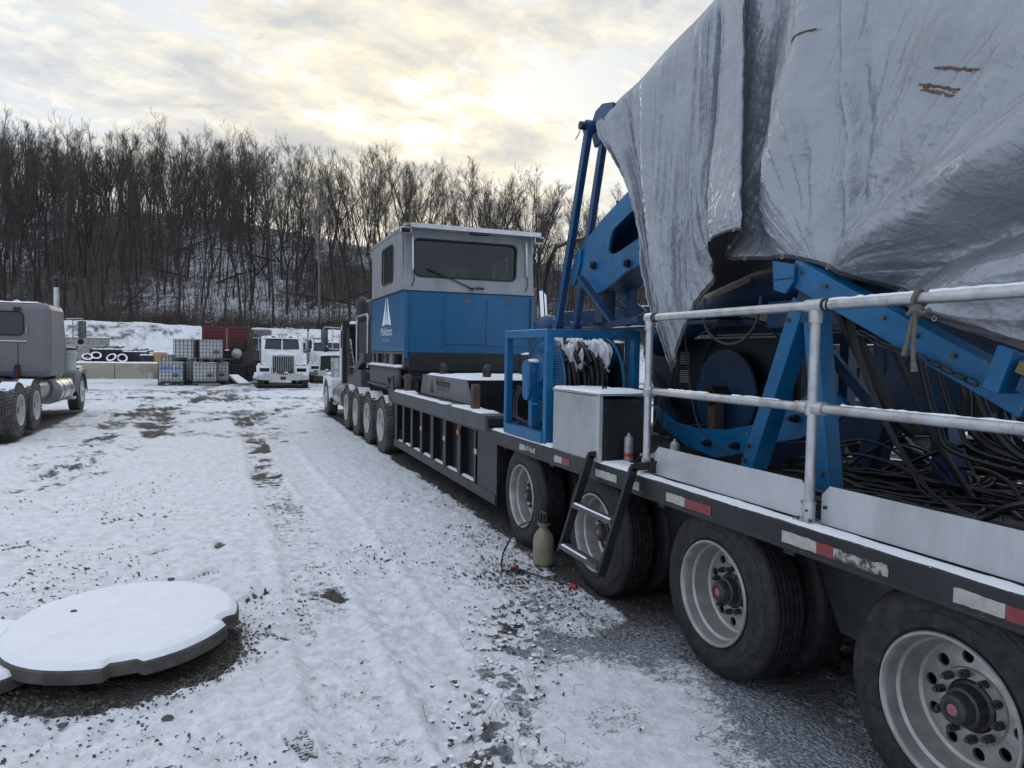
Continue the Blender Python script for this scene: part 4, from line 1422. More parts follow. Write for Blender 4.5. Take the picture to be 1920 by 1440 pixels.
ey_, ez_ = (0, -1, 0), (0, 0, 1)
logo(SB, (2.8885, 10.78, 1.25), ey_, ez_, 0.23, 'black_print', wx=1.4)
lettering('MidAtlantic', 0.155, (2.8885, 10.16, 1.375), ey_, ez_, 'black_print', SB, sx=1.05, bold=0.006)
lettering('ENERGY SERVICES', 0.062, (2.8885, 10.16, 1.31), ey_, ez_, 'black_print', SB, sx=1.35)
# short vent pipe behind it
VP = thing('pipe_stub', 'short dark upright pipe capped with snow behind the grey steel box', 'pipe', (4.6, 11.0, 1.55))
MB().cyl((4.6, 11.0, 1.52), (4.6, 11.0, 1.86), 0.17, 24).build('pipe', 'black', VP, smooth=True)
MB().ball((4.6, 11.0, 1.86), 0.15, 14, (1, 1, 0.25)).build('snow', 'snow', VP, smooth=True)

# blue hose reel in its open frame
HRL = thing('hose_reel', 'blue open-framed hose reel wound with snowy black hose beside the aluminium toolbox', 'hose reel', (3.1, 6.4, 1.07))
x0, x1, y0, y1, z0, z1 = 2.62, 3.58, 5.87, 6.93, 1.075, 2.11
t = 0.07
for (px_, py_) in ((x0, y0), (x0, y1 - t), (x1 - t, y0), (x1 - t, y1 - t)):
    MB().box((px_, py_, z0 + 0.001), (px_ + t, py_ + t, z1 - 0.001)).build('upright', 'blue', HRL, bevel=0.005)
for a, b_ in (((x0, y0 + t, z1 - 0.075), (x0 + t, y1 - t, z1)), ((x1 - t, y0 + t, z1 - 0.075), (x1, y1 - t, z1)), ((x0 + t, y0, z1 - 0.075), (x1 - t, y0 + t, z1)), ((x0 + t, y1 - t, z1 - 0.075), (x1 - t, y1, z1))):
    MB().box(a, b_).build('top_bar', 'blue', HRL, bevel=0.005)
for a, b_ in (((x0 - 0.012, y0 + t, z0), (x0 + t, y1 - t, z0 + 0.10)), ((x1 - t, y0 + t, z0), (x1, y1 - t, z0 + 0.10)), ((x0 + t, y0, z0), (x1 - t, y0 + t, z0 + 0.10)), ((x0 + t, y1 - t, z0), (x1 - t, y1, z0 + 0.10))):
    MB().box(a, b_).build('base_bar', 'blue', HRL, bevel=0.005)
C = Vector((2.84, 6.40, 1.60))
# near flange: louvred plate pressed from concentric slats, with rim
mb = MB()
Rf = 0.455
for i in range(42):
    zc = -Rf + (i + 0.5) * 2 * Rf / 42
    hw = math.sqrt(max(0, Rf ** 2 - zc ** 2))
    if hw > 0.02:
        mb.box((C.x + 0.004 * (i % 2), C.y - hw, C.z + zc - 0.0085), (C.x + 0.012 + 0.004 * (i % 2), C.y + hw, C.z + zc + 0.0055))
mb.build('near_flange', 'blue', HRL)
MB().tube([(C.x + 0.005, C.y + Rf * math.cos(a), C.z + Rf * math.sin(a)) for a in np.linspace(0, 2 * PI, 49)[:-1]], 0.012, 8, closed=True).build('flange_rim', 'blue', HRL, smooth=True)
mb = MB()
mb.tube([(3.46, C.y + Rf * math.cos(a), C.z + Rf * math.sin(a)) for a in np.linspace(0, 2 * PI, 49)[:-1]], 0.018, 8, closed=True)
for k in range(6):
    a = k * PI / 3 + 0.25
    mb.bar((3.46, C.y + 0.1 * math.cos(a), C.z + 0.1 * math.sin(a)), (3.46, C.y + 0.45 * math.cos(a), C.z + 0.45 * math.sin(a)), 0.03, 0.03, (1, 0, 0))
mb.build('far_flange', 'blue', HRL)
MB().box((3.475, C.y - 0.40, C.z - 0.42), (3.485, C.y + 0.40, C.z + 0.40)).build('far_guard', 'mesh', HRL)
MB().cyl((2.86, C.y, C.z), (3.45, C.y, C.z), 0.18, 24).build('drum', 'blue_dark', HRL, smooth=True)
rng = random.Random(4)
hz = MB()
n_w = 9
for i in range(n_w):
    x = 2.89 + 0.058 * i
    for L in range(3):
        r = 0.235 + 0.055 * L + rng.uniform(-.01, .01)
        if L == 2 and i in (3, 4, 8):
            continue
        ph = rng.uniform(0, 6)
        hz.tube([(x + 0.018 * math.sin(2 * a + ph) + rng.uniform(-.004, .004), C.y + (r + 0.012 * math.sin(3 * a + ph)) * math.cos(a), C.z + (r + 0.012 * math.sin(3 * a + ph)) * math.sin(a)) for a in np.linspace(0, 2 * PI, 37)[:-1]], 0.028, 8, closed=True)
for k in range(3):
    pts = [(2.95 + 0.12 * k + 0.05 * math.sin(a * 2), C.y + 0.40 * math.cos(a) - 0.02 * k, C.z + 0.40 * math.sin(a)) for a in np.linspace(1.0 + 0.2 * k, 2.6, 14)]
    hz.tube(pts, 0.024, 8)
hz.build('hose_winding', 'hose', HRL, smooth=True)
# snow lying over the top of the windings
th, xs = np.meshgrid(np.linspace(0.45, 2.75, 70), np.linspace(2.89, 3.42, 60), indexing='ij')
nz = fbm(xs * 14, th * 4, 3, 77)
edge = sstep(0.45, 1.0, th) * sstep(2.75, 2.2, th)
rr = 0.392 + 0.014 * np.abs(np.sin((xs - 2.89) / 0.058 * PI)) + 0.050 * edge - 0.085 * (1 - edge) - 0.14 * sstep(0.47, 0.60, nz) - 0.1 * np.exp(-((xs - 3.15) / 0.028) ** 2)
P = np.stack([xs, C.y + rr * np.cos(th), C.z + rr * np.sin(th)], -1)
put('snow', grid_mesh('snow', P - np.array(wloc(HRL)), 'snow', flip=True), HRL)
# hydraulic drive on the near side
mo = MB()
mo.cyl((2.66, 6.45, 1.72), (2.82, 6.45, 1.72), 0.105, 28).cyl((2.66, 6.45, 1.52), (2.82, 6.45, 1.52), 0.085, 28).prism([(2.664, 6.345, 1.72), (2.664, 6.365, 1.52), (2.664, 6.535, 1.52), (2.664, 6.555, 1.72)], (0.152, 0, 0))
mo.build('drive_case', 'blue', HRL)
MB().cyl((2.745, 6.34, 1.745), (2.835, 6.34, 1.745), 0.135, 28).build('gear_ring', 'blue', HRL, smooth=True)
MB().ball((2.74, 6.42, 1.815), 0.09, 14, (0.8, 1.1, 0.25)).build('snow', 'snow', HRL, smooth=True)
MB().box((2.70, 6.385, z0 + 0.10), (2.78, 6.465, 1.55)).box((2.695, 6.24, 1.40), (2.71, 6.40, 1.415)).build('bearing_post', 'blue', HRL, bevel=0.004)
mb = MB()
for k in range(7):
    a = rng.uniform(0, 1)
    y = 6.75 + 0.04 * k - 0.1 * a
    mb.tube([(2.72 + 0.01 * k, y, 1.55), (2.70, y + 0.10, 1.40), (2.69 + 0.01 * k, y + 0.06, 1.24), (2.74, y - 0.12, 1.19), (2.80, y - 0.3, 1.2)], 0.016, 7)
mb.build('drive_hose', 'hose', HRL, smooth=True)

# aluminium toolbox
TB = thing('toolbox', 'aluminium tread-plate toolbox with a black end and snow on its lid', 'toolbox', (2.85, 5.28, 1.07))
MB().box((2.618, 4.905, 1.045), (2.640, 5.70, 1.565)).build('front_plate', 'diamond', TB, bevel=0.004)
MB().box((2.610, 4.850, 1.048), (2.645, 4.902, 1.570)).build('edge_trim', 'alu', TB, bevel=0.005)
MB().box((2.645, 4.845, 1.075), (3.07, 5.70, 1.545)).build('body', 'black', TB, bevel=0.004)
MB().box((2.612, 4.842, 1.572), (3.085, 5.71, 1.590)).build('lid', 'diamond', TB, bevel=0.003)
snow_cap(2.608, 3.088, 4.838, 5.715, 1.592, TB, 0.022, 61, res=0.025, edge=0.03)
MB().tube([(2.78, 5.1, 1.605), (2.80, 5.16, 1.64), (2.86, 5.2, 1.615)], 0.008, 6).build('latch', 'black', TB)

# spray can
SCN = thing('spray_can', 'grey spray can standing on the snowy deck against the toolbox end', 'spray can', (2.83, 4.775, 1.085))
MB().lathe([(0.0, 0.001), (0.0, 0.033), (0.004, 0.035), (0.165, 0.035), (0.172, 0.033), (0.190, 0.018), (0.192, 0.012)], (2.83, 4.775, 1.085), 'Z', 24).build('body', 'cancan', SCN, smooth=True)
MB().lathe([(0.03, 0.0354), (0.055, 0.0354)], (2.83, 4.775, 1.085), 'Z', 24).build('paper_wrap', 'red', SCN, smooth=True)
MB().cyl((2.83, 4.775, 1.277), (2.83, 4.775, 1.292), 0.009, 10).build('nozzle', 'tank_grey', SCN)
SC2 = copy_tree(SCN, None, (2.99, 4.40, 1.08))
SC2['label'] = 'second small can half hidden behind the first handrail post'

# boarding ladder hooked over the deck edge
LD = thing('ladder', 'black two-step boarding ladder hooked on the deck edge before the second nearest pair of wheels', 'ladder', (2.45, 4.58, 0.4))
for y in (4.90, 4.27):
    MB().bar((2.575, y, 1.115), (2.335, y, 0.385), 0.03, 0.062, (1, 0, 0.33)).build('side_rail', 'black', LD, bevel=0.003)
    MB().bar((2.555, y, 1.115), (2.70, y, 1.128), 0.03, 0.05).box((2.69, y - 0.03, 1.075), (2.74, y + 0.03, 1.15)).build('hook', 'black', LD, bevel=0.004)
for z in (0.745, 0.44):
    x = 2.335 + (z - 0.385) * 0.24 / 0.73
    MB().box((x - 0.045, 4.288, z - 0.02), (x + 0.035, 4.882, z + 0.014)).build('step', 'greysteel', LD, bevel=0.003)
    snow_cap(x - 0.044, x - 0.015, 4.30 if z > 0.6 else 4.45, 4.87, z + 0.015, LD, 0.010, 71, res=0.02, edge=0.01)

# pump sprayer on the ground, with its hose and lance
PS = thing('pump_sprayer', 'stained yellowish pump sprayer with black handle standing on gravel by the ladder', 'sprayer', (2.60, 5.82, 0))
o_ = (2.60, 5.82, 0.0)
MB().lathe([(0.004, 0.001), (0.004, 0.075), (0.02, 0.090), (0.10, 0.092), (0.20, 0.094), (0.26, 0.086), (0.30, 0.066), (0.325, 0.040), (0.335, 0.035), (0.345, 0.040), (0.375, 0.062), (0.380, 0.055), (0.378, 0.001)], o_, 'Z', 32).build('tank', 'poly', PS, smooth=True)
h = MB()
h.cyl((2.60, 5.82, 0.372), (2.60, 5.82, 0.40), 0.05, 16)
for dy in (-0.06, 0.06):
    h.bar((2.60, 5.82 + dy, 0.385), (2.60, 5.82 + dy * 1.05, 0.47), 0.022, 0.018)
h.bar((2.60, 5.75, 0.475), (2.60, 5.89, 0.475), 0.024, 0.022).bar((2.60, 5.76, 0.395), (2.60, 5.88, 0.395), 0.02, 0.02).bar((2.60, 5.82, 0.39), (2.60, 5.82, 0.47), 0.02, 0.02)
h.build('pump_handle', 'blackplastic', PS, bevel=0.003)
MB().tube([(2.57, 5.86, 0.38), (2.52, 5.93, 0.375), (2.44, 5.98, 0.33), (2.33, 5.95, 0.22), (2.24, 5.88, 0.12), (2.19, 5.80, 0.05), (2.18, 5.74, 0.02), (2.22, 5.69, 0.018), (2.28, 5.66, 0.025)], 0.0075, 8).build('hose', 'hose', PS, smooth=True)
LN = MB().cyl((2.28, 5.66, 0.035), (2.55, 5.14, 0.028), 0.0085, 8)
LN.build('lance', 'blackplastic', PS)
MB().bar((2.25, 5.70, 0.035), (2.33, 5.58, 0.03), 0.028, 0.03).bar((2.29, 5.63, 0.035), (2.25, 5.60, 0.02), 0.018, 0.02).build('trigger_grip', 'blackplastic', PS, bevel=0.004)
MB().ball((2.285, 5.68, 0.052), 0.02, 10, (1.4, 1.2, 0.8)).build('trigger', 'red', PS, smooth=True)
MB().cyl((2.545, 5.15, 0.024), (2.575, 5.095, 0.026), 0.021, 12).build('nozzle_cap', 'red', PS)

# rag lying by the first post
RG = thing('rag', 'crumpled pale rag lying on the deck behind the first handrail post', 'rag', (3.02, 4.72, 1.06))
mb = MB().ball((3.02, 4.72, 1.10), 0.085, 22, (1.3, 1.0, 0.55))
mb.v = [(x + 0.03 * (vnoise(np.array([x * 22]), np.array([y * 22 + z * 17]), 3)[0] - .5), y, z + 0.05 * (vnoise(np.array([x * 26]), np.array([y * 26]), 4)[0] - .5)) for x, y, z in mb.v]
mb.build('cloth', mat('pale_rag', (0.34, 0.33, 0.31), 0.9, var=0.3, scale=20), RG, smooth=True)

# ------------------------------------------------------------------ control cabin
CB = thing('control_cabin', 'blue and white control cabin with a wide dark window standing on the gooseneck', 'cabin', (4.05, 13.9, 1.6))
cx0, cx1, cyr, cyf = 2.80, 5.24, 12.40, 15.45
zb, zm, zt = 1.88, 2.95, 4.02
MB().box((cx0, cyr, zb), (cx1, cyf, zm)).build('lower_body', 'blue_cab', CB, bevel=0.02)
# upper body: walls leaning in a touch, with a real opening for the rear window and the side window
def wall_with_hole(outer, hole, off):
    """outer/hole: matching rings of 3-D points (same count); returns mesh builder of a slab with a hole"""
    m = len(outer)
    o2 = [Vector(p) + Vector(off) for p in outer]
    h2 = [Vector(p) + Vector(off) for p in hole]
    mb = MB()
    vs = [Vector(p) for p in outer] + [Vector(p) for p in hole] + o2 + h2
    fs = []
    for i in range(m):
        j = (i + 1) % m
        fs += [(i, j, m + j, m + i), (2 * m + i, 3 * m + i, 3 * m + j, 2 * m + j), (m + i, m + j, 3 * m + j, 3 * m + i), (i, 2 * m + i, 2 * m + j, j)]
    return mb.add(vs, fs)


def rrect(u0, u1, v0, v1, r, q=5):
    pts = []
    for cu, cv, a0 in ((u1 - r, v1 - r, 0), (u0 + r, v1 - r, 90), (u0 + r, v0 + r, 180), (u1 - r, v0 + r, 270)):
        for i in range(q):
            a = rad(a0 + 90 * i / (q - 1))
            pts.append((cu + r * math.cos(a), cv + r * math.sin(a)))
    return pts


def rect_ring(u0, u1, v0, v1, q=5):
    """corner-concentrated ring matching rrect's order"""
    pts = []
    cs = [(u1, v1), (u0, v1), (u0, v0), (u1, v0)]
    for k in range(4):
        c, p, n_ = cs[k], cs[k - 1], cs[(k + 1) % 4]
        for i in range(q):
            f = (i - (q - 1) / 2) / (q - 1) * 0.5
            e = p if f < 0 else n_
            pts.append((c[0] + (e[0] - c[0]) * abs(f), c[1] + (e[1] - c[1]) * abs(f)))
    return pts


def slope_y(z):                       # rear wall leans back above the blue
    return cyr + 0.10 * (z - zm) - 0.02


ring_o = [(u, slope_y(v), v) for u, v in rect_ring(cx0, cx1, zm + 0.002, zt)]
hole = rrect(2.99, 4.88, 3.20, 3.86, 0.10)
ring_h = [(u + (0.06 * (v - 3.2) if u > 4 else 0), slope_y(v), v) for u, v in hole]
wall_with_hole(ring_o, ring_h, (0, 0.06, 0)).build('rear_wall', 'white_cab', CB)
fr = [(u, slope_y(v) - 0.006, v) for (u, _, v) in ring_h]
MB().tube(fr, 0.016, 6, closed=True).build('window_seal', 'black', CB)
MB().add([(u, slope_y(v) + 0.025, v) for (u, _, v) in ring_h], [tuple(range(len(ring_h)))]).build('window_pane', 'glass', CB)
ring_o = [(cx0, u, v) for u, v in rect_ring(cyr + 0.05, cyf, zm + 0.002, zt)]
hole = rrect(13.30, 14.30, 3.17, 3.86, 0.10)
ring_h = [(cx0, u, v) for u, v in hole]
wall_with_hole(ring_o, ring_h, (0.05, 0, 0)).build('side_wall', 'white_cab', CB)
MB().tube([(cx0 - 0.006, u, v) for u, v in hole], 0.018, 6, closed=True).build('window_seal', 'black', CB)
MB().add([(cx0 + 0.02, u, v) for u, v in hole], [tuple(range(len(hole)))]).build('window_pane', 'glass_dark', CB)
MB().box((cx0 + 0.012, 13.78, 3.18), (cx0 + 0.03, 13.82, 3.85)).build('window_bar', 'black', CB)
ring_o = [(cx1, u, v) for u, v in rect_ring(cyr + 0.05, cyf, zm + 0.002, zt)]
hole = rrect(13.6, 14.5, 3.15, 3.80, 0.08)
wall_with_hole(ring_o, [(cx1, u, v) for u, v in hole], (-0.05, 0, 0)).build('side_wall', 'white_cab', CB)
ring_o = [(u, cyf, v) for u, v in rect_ring(cx0 + 0.052, cx1 - 0.052, zm + 0.002, zt)]
hole = rrect(4.15, 4.95, 3.10, 3.75, 0.08)
wall_with_hole(ring_o, [(u, cyf, v) for u, v in hole], (0, -0.05, 0)).build('front_wall', 'interior', CB)
MB().box((cx0 + 0.06, cyr + 0.12, zm + 0.003), (cx1 - 0.06, cyf - 0.06, zm + 0.02)).box((3.2, 13.6, 2.98), (3.8, 14.2, 3.55)).box((3.3, 13.0, 2.98), (4.8, 13.4, 3.18)).box((3.3, 15.0, 3.2), (3.9, 15.3, 3.9)).build('console', 'interior', CB)
rf = MB().box((cx0 - 0.02, cyr - 0.20, zt + 0.002), (cx1 + 0.03, cyf + 0.03, zt + 0.06))
rf.build('roof', 'white_cab', CB, bevel=0.015)
MB().box((cx0 + 0.06, cyr - 0.235, zt - 0.02), (cx1 + 0.04, cyr - 0.205, zt + 0.062)).box((cx0 + 0.06, cyr - 0.204, zt - 0.012), (cx1 + 0.02, cyr + 0.08, zt - 0.002)).build('visor', 'chrome_dull', CB, bevel=0.006)
snow_cap(cx0 - 0.01, cx1 + 0.02, cyr - 0.18, cyf, zt + 0.062, CB, 0.02, 81, res=0.08)
MB().box((3.95, cyr - 0.22, zt - 0.055), (4.28, cyr - 0.10, zt - 0.022)).build('lamp_bar', 'black', CB)
for x, s in ((cx0 - 0.02, 1), (cx1 + 0.02, -1)):
    MB().box((x - 0.10, cyr - 0.21, zt - 0.125), (x + 0.10, cyr - 0.10, zt - 0.012)).build('work_lamp', 'chrome_dull', CB, bevel=0.02)
    MB().box((x - 0.08, cyr - 0.216, zt - 0.11), (x + 0.08, cyr - 0.2105, zt - 0.03)).build('lamp_lens', 'glass', CB)
    xs_ = x + 0.17 * s
    MB().tube([(xs_, slope_y(3.9) - 0.05, 3.92), (xs_, slope_y(3.3) - 0.05, 3.34), (xs_, slope_y(3.2) - 0.02, 3.30)], 0.022, 8).build('grab_rail', 'chrome_dull', CB, smooth=True)
    MB().tube([(xs_ + 0.01, slope_y(3.3) - 0.03, 3.3), (xs_ + 0.03, slope_y(3.1) - 0.02, 3.15), (xs_ - 0.02, slope_y(3.0) - 0.02, 3.02)], 0.008, 6).build('lamp_cord', 'hose', CB)
MB().bar((3.22, slope_y(3.34) - 0.03, 3.35), (4.04, slope_y(3.02) - 0.03, 3.02), 0.012, 0.02).box((4.0, slope_y(3.02) - 0.04, 3.0), (4.07, slope_y(3.02), 3.04)).build('wiper', 'black', CB)
MB().box((4.10, slope_y(3.04) - 0.02, 3.02), (4.26, slope_y(3.04) - 0.002, 3.055)).build('handle', 'black', CB)
MB().box((cx0 - 0.001, cyr - 0.012, zm - 0.012), (cx1 + 0.001, cyr - 0.002, zm + 0.004)).box((cx0 - 0.012, cyr, zm - 0.015), (cx0 - 0.002, cyf, zm + 0.012)).build('belt_strip', 'black', CB)
for (u0, u1, v0, v1) in ((3.53, 4.28, 2.02, 2.86), (4.33, 5.10, 2.00, 2.86)):
    MB().box((u0, cyr - 0.016, v0), (u1, cyr - 0.002, v1)).build('locker_door', 'blue_cab', CB, bevel=0.005)
    MB().box((u0 + (u1 - u0) * 0.48, cyr - 0.024, v1 - 0.10), (u0 + (u1 - u0) * 0.48 + 0.11, cyr - 0.0165, v1 - 0.02)).build('door_latch', 'greysteel', CB)
MB().box((cx0 + 0.0, cyr - 0.06, 1.76), (cx0 + 0.07, cyr - 0.004, 2.92)).build('corner_post', 'blue_cab', CB, bevel=0.01)
MB().box((cx1 - 0.06, cyr - 0.04, 1.9), (cx1 + 0.01, cyr - 0.004, 2.9)).build('corner_post', 'blue_cab', CB, bevel=0.01)
MB().box((cx0 + 0.08, cyr - 0.03, zb - 0.01), (cx1, cyr - 0.004, zb + 0.05)).build('sill', 'blue_cab', CB)
logo(CB, (cx0 - 0.0035, 13.86, 2.365), ey_, ez_, 0.54, 'white_print', wx=2.0)
lettering('MidAtlantic', 0.235, (cx0 - 0.0035, 13.88, 2.18), ey_, ez_, 'white_print', CB, sx=1.0)
lettering('ENERGY SERVICES', 0.082, (cx0 - 0.0035, 13.88, 2.06), ey_, ez_, 'pale_print', CB, sx=1.2)
# skid under the cabin with three square openings along the side
sk = MB()
sk.box((cx0 + 0.01, cyr, 1.83), (cx1 - 0.02, cyf, 1.875)).box((cx0 + 0.01, cyr, 1.61), (cx0 + 0.06, cyf, 1.645))
for y in (12.40, 13.30, 13.98, 14.85, 15.3):
    sk.box((cx0 + 0.01, y, 1.646), (cx0 + 0.06, y + 0.15, 1.829))
sk.box((cx0 + 0.2, cyr + 0.3, 1.47), (cx1 - 0.2, cyf, 1.829))
sk.build('skid', 'greysteel', CB, bevel=0.008)
MB().box((cx0 + 0.07, 13.45, 1.646), (cx0 + 0.09, 13.98, 1.829)).build('junction_box', 'galv', CB)
mb = MB().box((cx0 + 0.1, 12.36, 1.47), (cx1 - 0.1, 12.39, 1.87))
mb.box((2.9, 12.3, 1.55), (5.2, 12.36, 1.80))
mb.build('skid_end', 'black', CB)
# ------------------------------------------------------------------ blue lifting boom behind the reel
def yz(pts, x):
    return [(x, p[0], p[1]) for p in pts]


def plate_hole(outer, hole, x, th):
    """flat plate in a plane of constant X with a window: strips bridging the two rings by angle"""
    hc = np.mean(hole, 0)

    def ray_ring(poly, a):
        d = np.array([math.cos(a), math.sin(a)])
        best = None
        for i in range(len(poly)):
            p, q = np.array(poly[i]) - hc, np.array(poly[(i + 1) % len(poly)]) - hc
            e = q - p
            den = d[0] * e[1] - d[1] * e[0]
            if abs(den) < 1e-9:
                continue
            t = (p[0] * e[1] - p[1] * e[0]) / den
            s = (p[0] * d[1] - p[1] * d[0]) / den
            if t > 0 and -1e-6 <= s <= 1 + 1e-6 and (best is None or t > best):
                best = t
        return hc + d * best
    an = sorted(set([math.atan2(*(np.array(p) - hc)[::-1]) for p in list(outer) + list(hole)] + list(np.linspace(-PI, PI, 40)[:-1])))
    o = [ray_ring(outer, a) for a in an]
    h = [ray_ring(hole, a) for a in an]
    m = len(an)
    vs = [(x, p[0], p[1]) for p in o] + [(x, p[0], p[1]) for p in h]
    vs += [(x + th, p[0], p[1]) for p in o] + [(x + th, p[0], p[1]) for p in h]
    fs = []
    for i in range(m):
        j = (i + 1) % m
        fs += [(i, j, m + j, m + i), (2 * m + i, 3 * m + i, 3 * m + j, 2 * m + j), (m + i, m + j, 3 * m + j, 3 * m + i), (i, 2 * m + i, 2 * m + j, j)]
    return MB().add(vs, fs)


BO = thing('lifting_boom', 'blue articulated lifting boom with twin upright link bars partly under the silver tarpaulin', 'boom', (4.05, 8.0, 1.06))
ARM = [(8.063, 2.754), (7.963, 3.148), (7.378, 3.426), (7.017, 3.552), (6.707, 3.662), (6.262, 3.78), (5.7, 3.86), (5.4, 3.5), (6.045, 3.10), (6.418, 2.857), (6.844, 2.768), (7.303, 2.607), (7.548, 2.588)]
HOLE = [(7.199, 3.064), (7.16, 3.20), (7.10, 3.275), (6.98, 3.32), (6.59, 3.451), (6.30, 3.53), (6.10, 3.45), (6.10, 3.24), (6.30, 3.18), (6.533, 3.106), (6.98, 3.01), (7.09, 3.0), (7.17, 3.02)]
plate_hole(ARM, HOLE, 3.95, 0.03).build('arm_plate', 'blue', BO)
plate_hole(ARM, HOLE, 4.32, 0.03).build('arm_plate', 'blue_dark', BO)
mb = MB()
for p, q in zip(ARM[1:6], ARM[2:7]):
    mb.bar((4.15, p[0], p[1] - 0.02), (4.15, q[0], q[1] - 0.02), 0.335, 0.03)
mb.build('arm_top_plate', 'blue', BO)
mb = MB()
for p, q in ((ARM[8], ARM[9]), (ARM[9], ARM[10]), (ARM[10], ARM[11])):
    mb.bar((4.15, p[0], p[1] + 0.02), (4.15, q[0], q[1] + 0.02), 0.335, 0.03)
mb.build('arm_bottom_plate', 'blue_dark', BO)
for y, z in ((7.52, 2.92), (7.75, 2.72), (6.75, 2.86)):
    MB().cyl((3.945, y, z), (3.90, y, z), 0.045, 16).cyl((3.90, y, z), (3.885, y, z), 0.025, 6).build('pin', 'black', BO)
b = MB()
for y, z in ((7.90, 3.16), (7.05, 3.50), (6.80, 3.60)):
    b.cyl((3.97, y, z + 0.04), (3.97, y, z + 0.08), 0.018, 6)
b.build('bolt', 'rust', BO)
MB().prism(yz([(8.08, 2.74), (7.98, 3.12), (7.82, 3.14), (7.86, 2.95), (8.0, 2.72)], 3.92), (0.028, 0, 0)).build('cheek_plate', 'blue', BO)
for x, a, b_ in ((3.88, (8.36, 2.22), (7.60, 4.52)), (4.20, (8.50, 2.20), (7.80, 4.60))):
    MB().bar((x, *a), (x, *b_), 0.075, 0.105, (0, 1, 0)).build('link_bar', 'blue_link', BO, bevel=0.008)
    MB().bar((x + 0.0, a[0] - 0.02, a[1] + 0.10), (x, a[0] + 0.03, a[1] - 0.14), 0.11, 0.15, (0, 1, 0)).build('link_foot', 'blue_link', BO, bevel=0.01)
TIP = [(7.70, 4.62), (7.62, 4.72), (7.45, 4.76), (7.20, 4.70), (7.20, 4.52), (7.36, 4.42), (7.48, 4.32), (7.62, 4.30), (7.68, 4.42)]
MB().prism(yz(TIP, 3.96), (0.04, 0, 0)).prism(yz(TIP, 4.10), (0.04, 0, 0)).bar((4.07, 7.40, 4.50), (4.2, 6.4, 4.60), 0.16, 0.16).build('boom_head', 'blue_link', BO, bevel=0.01)
MB().cyl((3.76, 7.60, 4.53), (4.28, 7.60, 4.53), 0.048, 18).build('head_pin', 'black', BO)
MB().cyl((3.835, 7.60, 4.52), (3.93, 7.60, 4.52), 0.082, 20).build('pin_collar', 'blue_link', BO)
MB().tube([(3.77, 7.60, 4.49), (3.76, 7.64, 4.44), (3.74, 7.68, 4.38)], 0.004, 5).tube([(3.77, 7.61, 4.49), (3.77, 7.63, 4.44), (3.76, 7.69, 4.40)], 0.004, 5).build('cotter_wire', 'cancan', BO)
# lift cylinder with bright rod, post and braces
MB().cyl((4.2, 9.50, 2.25), (4.2, 9.60, 2.78), 0.055, 20).build('cylinder_rod', 'chrome', BO, smooth=True)
mb = MB().cyl((4.2, 9.2, 1.9), (4.2, 9.48, 2.34), 0.13, 20).ball((4.2, 9.35, 2.28), 0.19, 16, (1, 1.3, 0.8)).box((4.05, 9.15, 1.9), (4.35, 9.6, 2.15))
mb.build('cylinder_base', 'blue_link', BO, smooth=True)
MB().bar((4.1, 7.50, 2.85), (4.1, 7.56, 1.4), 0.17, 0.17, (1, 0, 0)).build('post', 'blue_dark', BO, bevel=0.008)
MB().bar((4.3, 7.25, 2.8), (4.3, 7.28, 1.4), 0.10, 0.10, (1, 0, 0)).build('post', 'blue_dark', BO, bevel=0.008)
MB().bar((3.85, 7.70, 2.80), (3.80, 6.70, 2.17), 0.035, 0.095, (1, 0, 0)).build('brace', 'blue_dark', BO, bevel=0.006)
MB().bar((4.4, 7.92, 2.60), (4.4, 7.30, 2.25), 0.03, 0.085, (1, 0, 0)).build('brace', 'blue_dark', BO, bevel=0.006)
MB().prism(yz([(7.92, 2.64), (7.80, 2.68), (7.2, 2.40), (7.4, 2.34)], 4.45), (0.025, 0, 0)).build('wing_plate', 'blue', BO)
MB().box((3.3, 6.3, 2.175), (4.9, 6.36, 2.20)).box((3.42, 5.66, 2.13), (3.72, 6.5, 2.145)).bar((3.42, 6.5, 2.15), (3.42, 5.65, 2.215), 0.012, 0.06).build('tray', 'blue_dark', BO)
snow_cap(3.45, 3.70, 5.7, 6.45, 2.147, BO, 0.02, 91, res=0.03, cover=0.8)
MB().bar((4.9, 10.4, 2.42), (4.9, 6.9, 2.36), 0.20, 0.24).build('slew_beam', 'blue_dark', BO, bevel=0.01)
snow_cap(4.82, 4.98, 7.0, 9.9, 2.485, BO, 0.03, 92, res=0.05)
MB().box((3.75, 8.15, 1.06), (4.45, 9.0, 2.2)).box((3.7, 7.2, 1.06), (4.5, 7.9, 1.5)).build('pedestal', 'blue_dark', BO, bevel=0.01)
mb = MB()
for k in range(2):
    o_ = 0.035 * k
    mb.tube([(4.2 + o_, 9.60, 2.62), (4.2, 9.56 - o_, 2.9), (4.2 + o_, 9.42, 3.18), (4.2, 9.15, 3.36 + o_), (4.2 + o_, 8.7, 3.38), (4.2, 8.3, 3.36), (4.2, 7.75, 3.40), (4.2, 7.0, 3.52)], 0.028, 8)
mb.build('boom_hose', 'hose', BO, smooth=True)

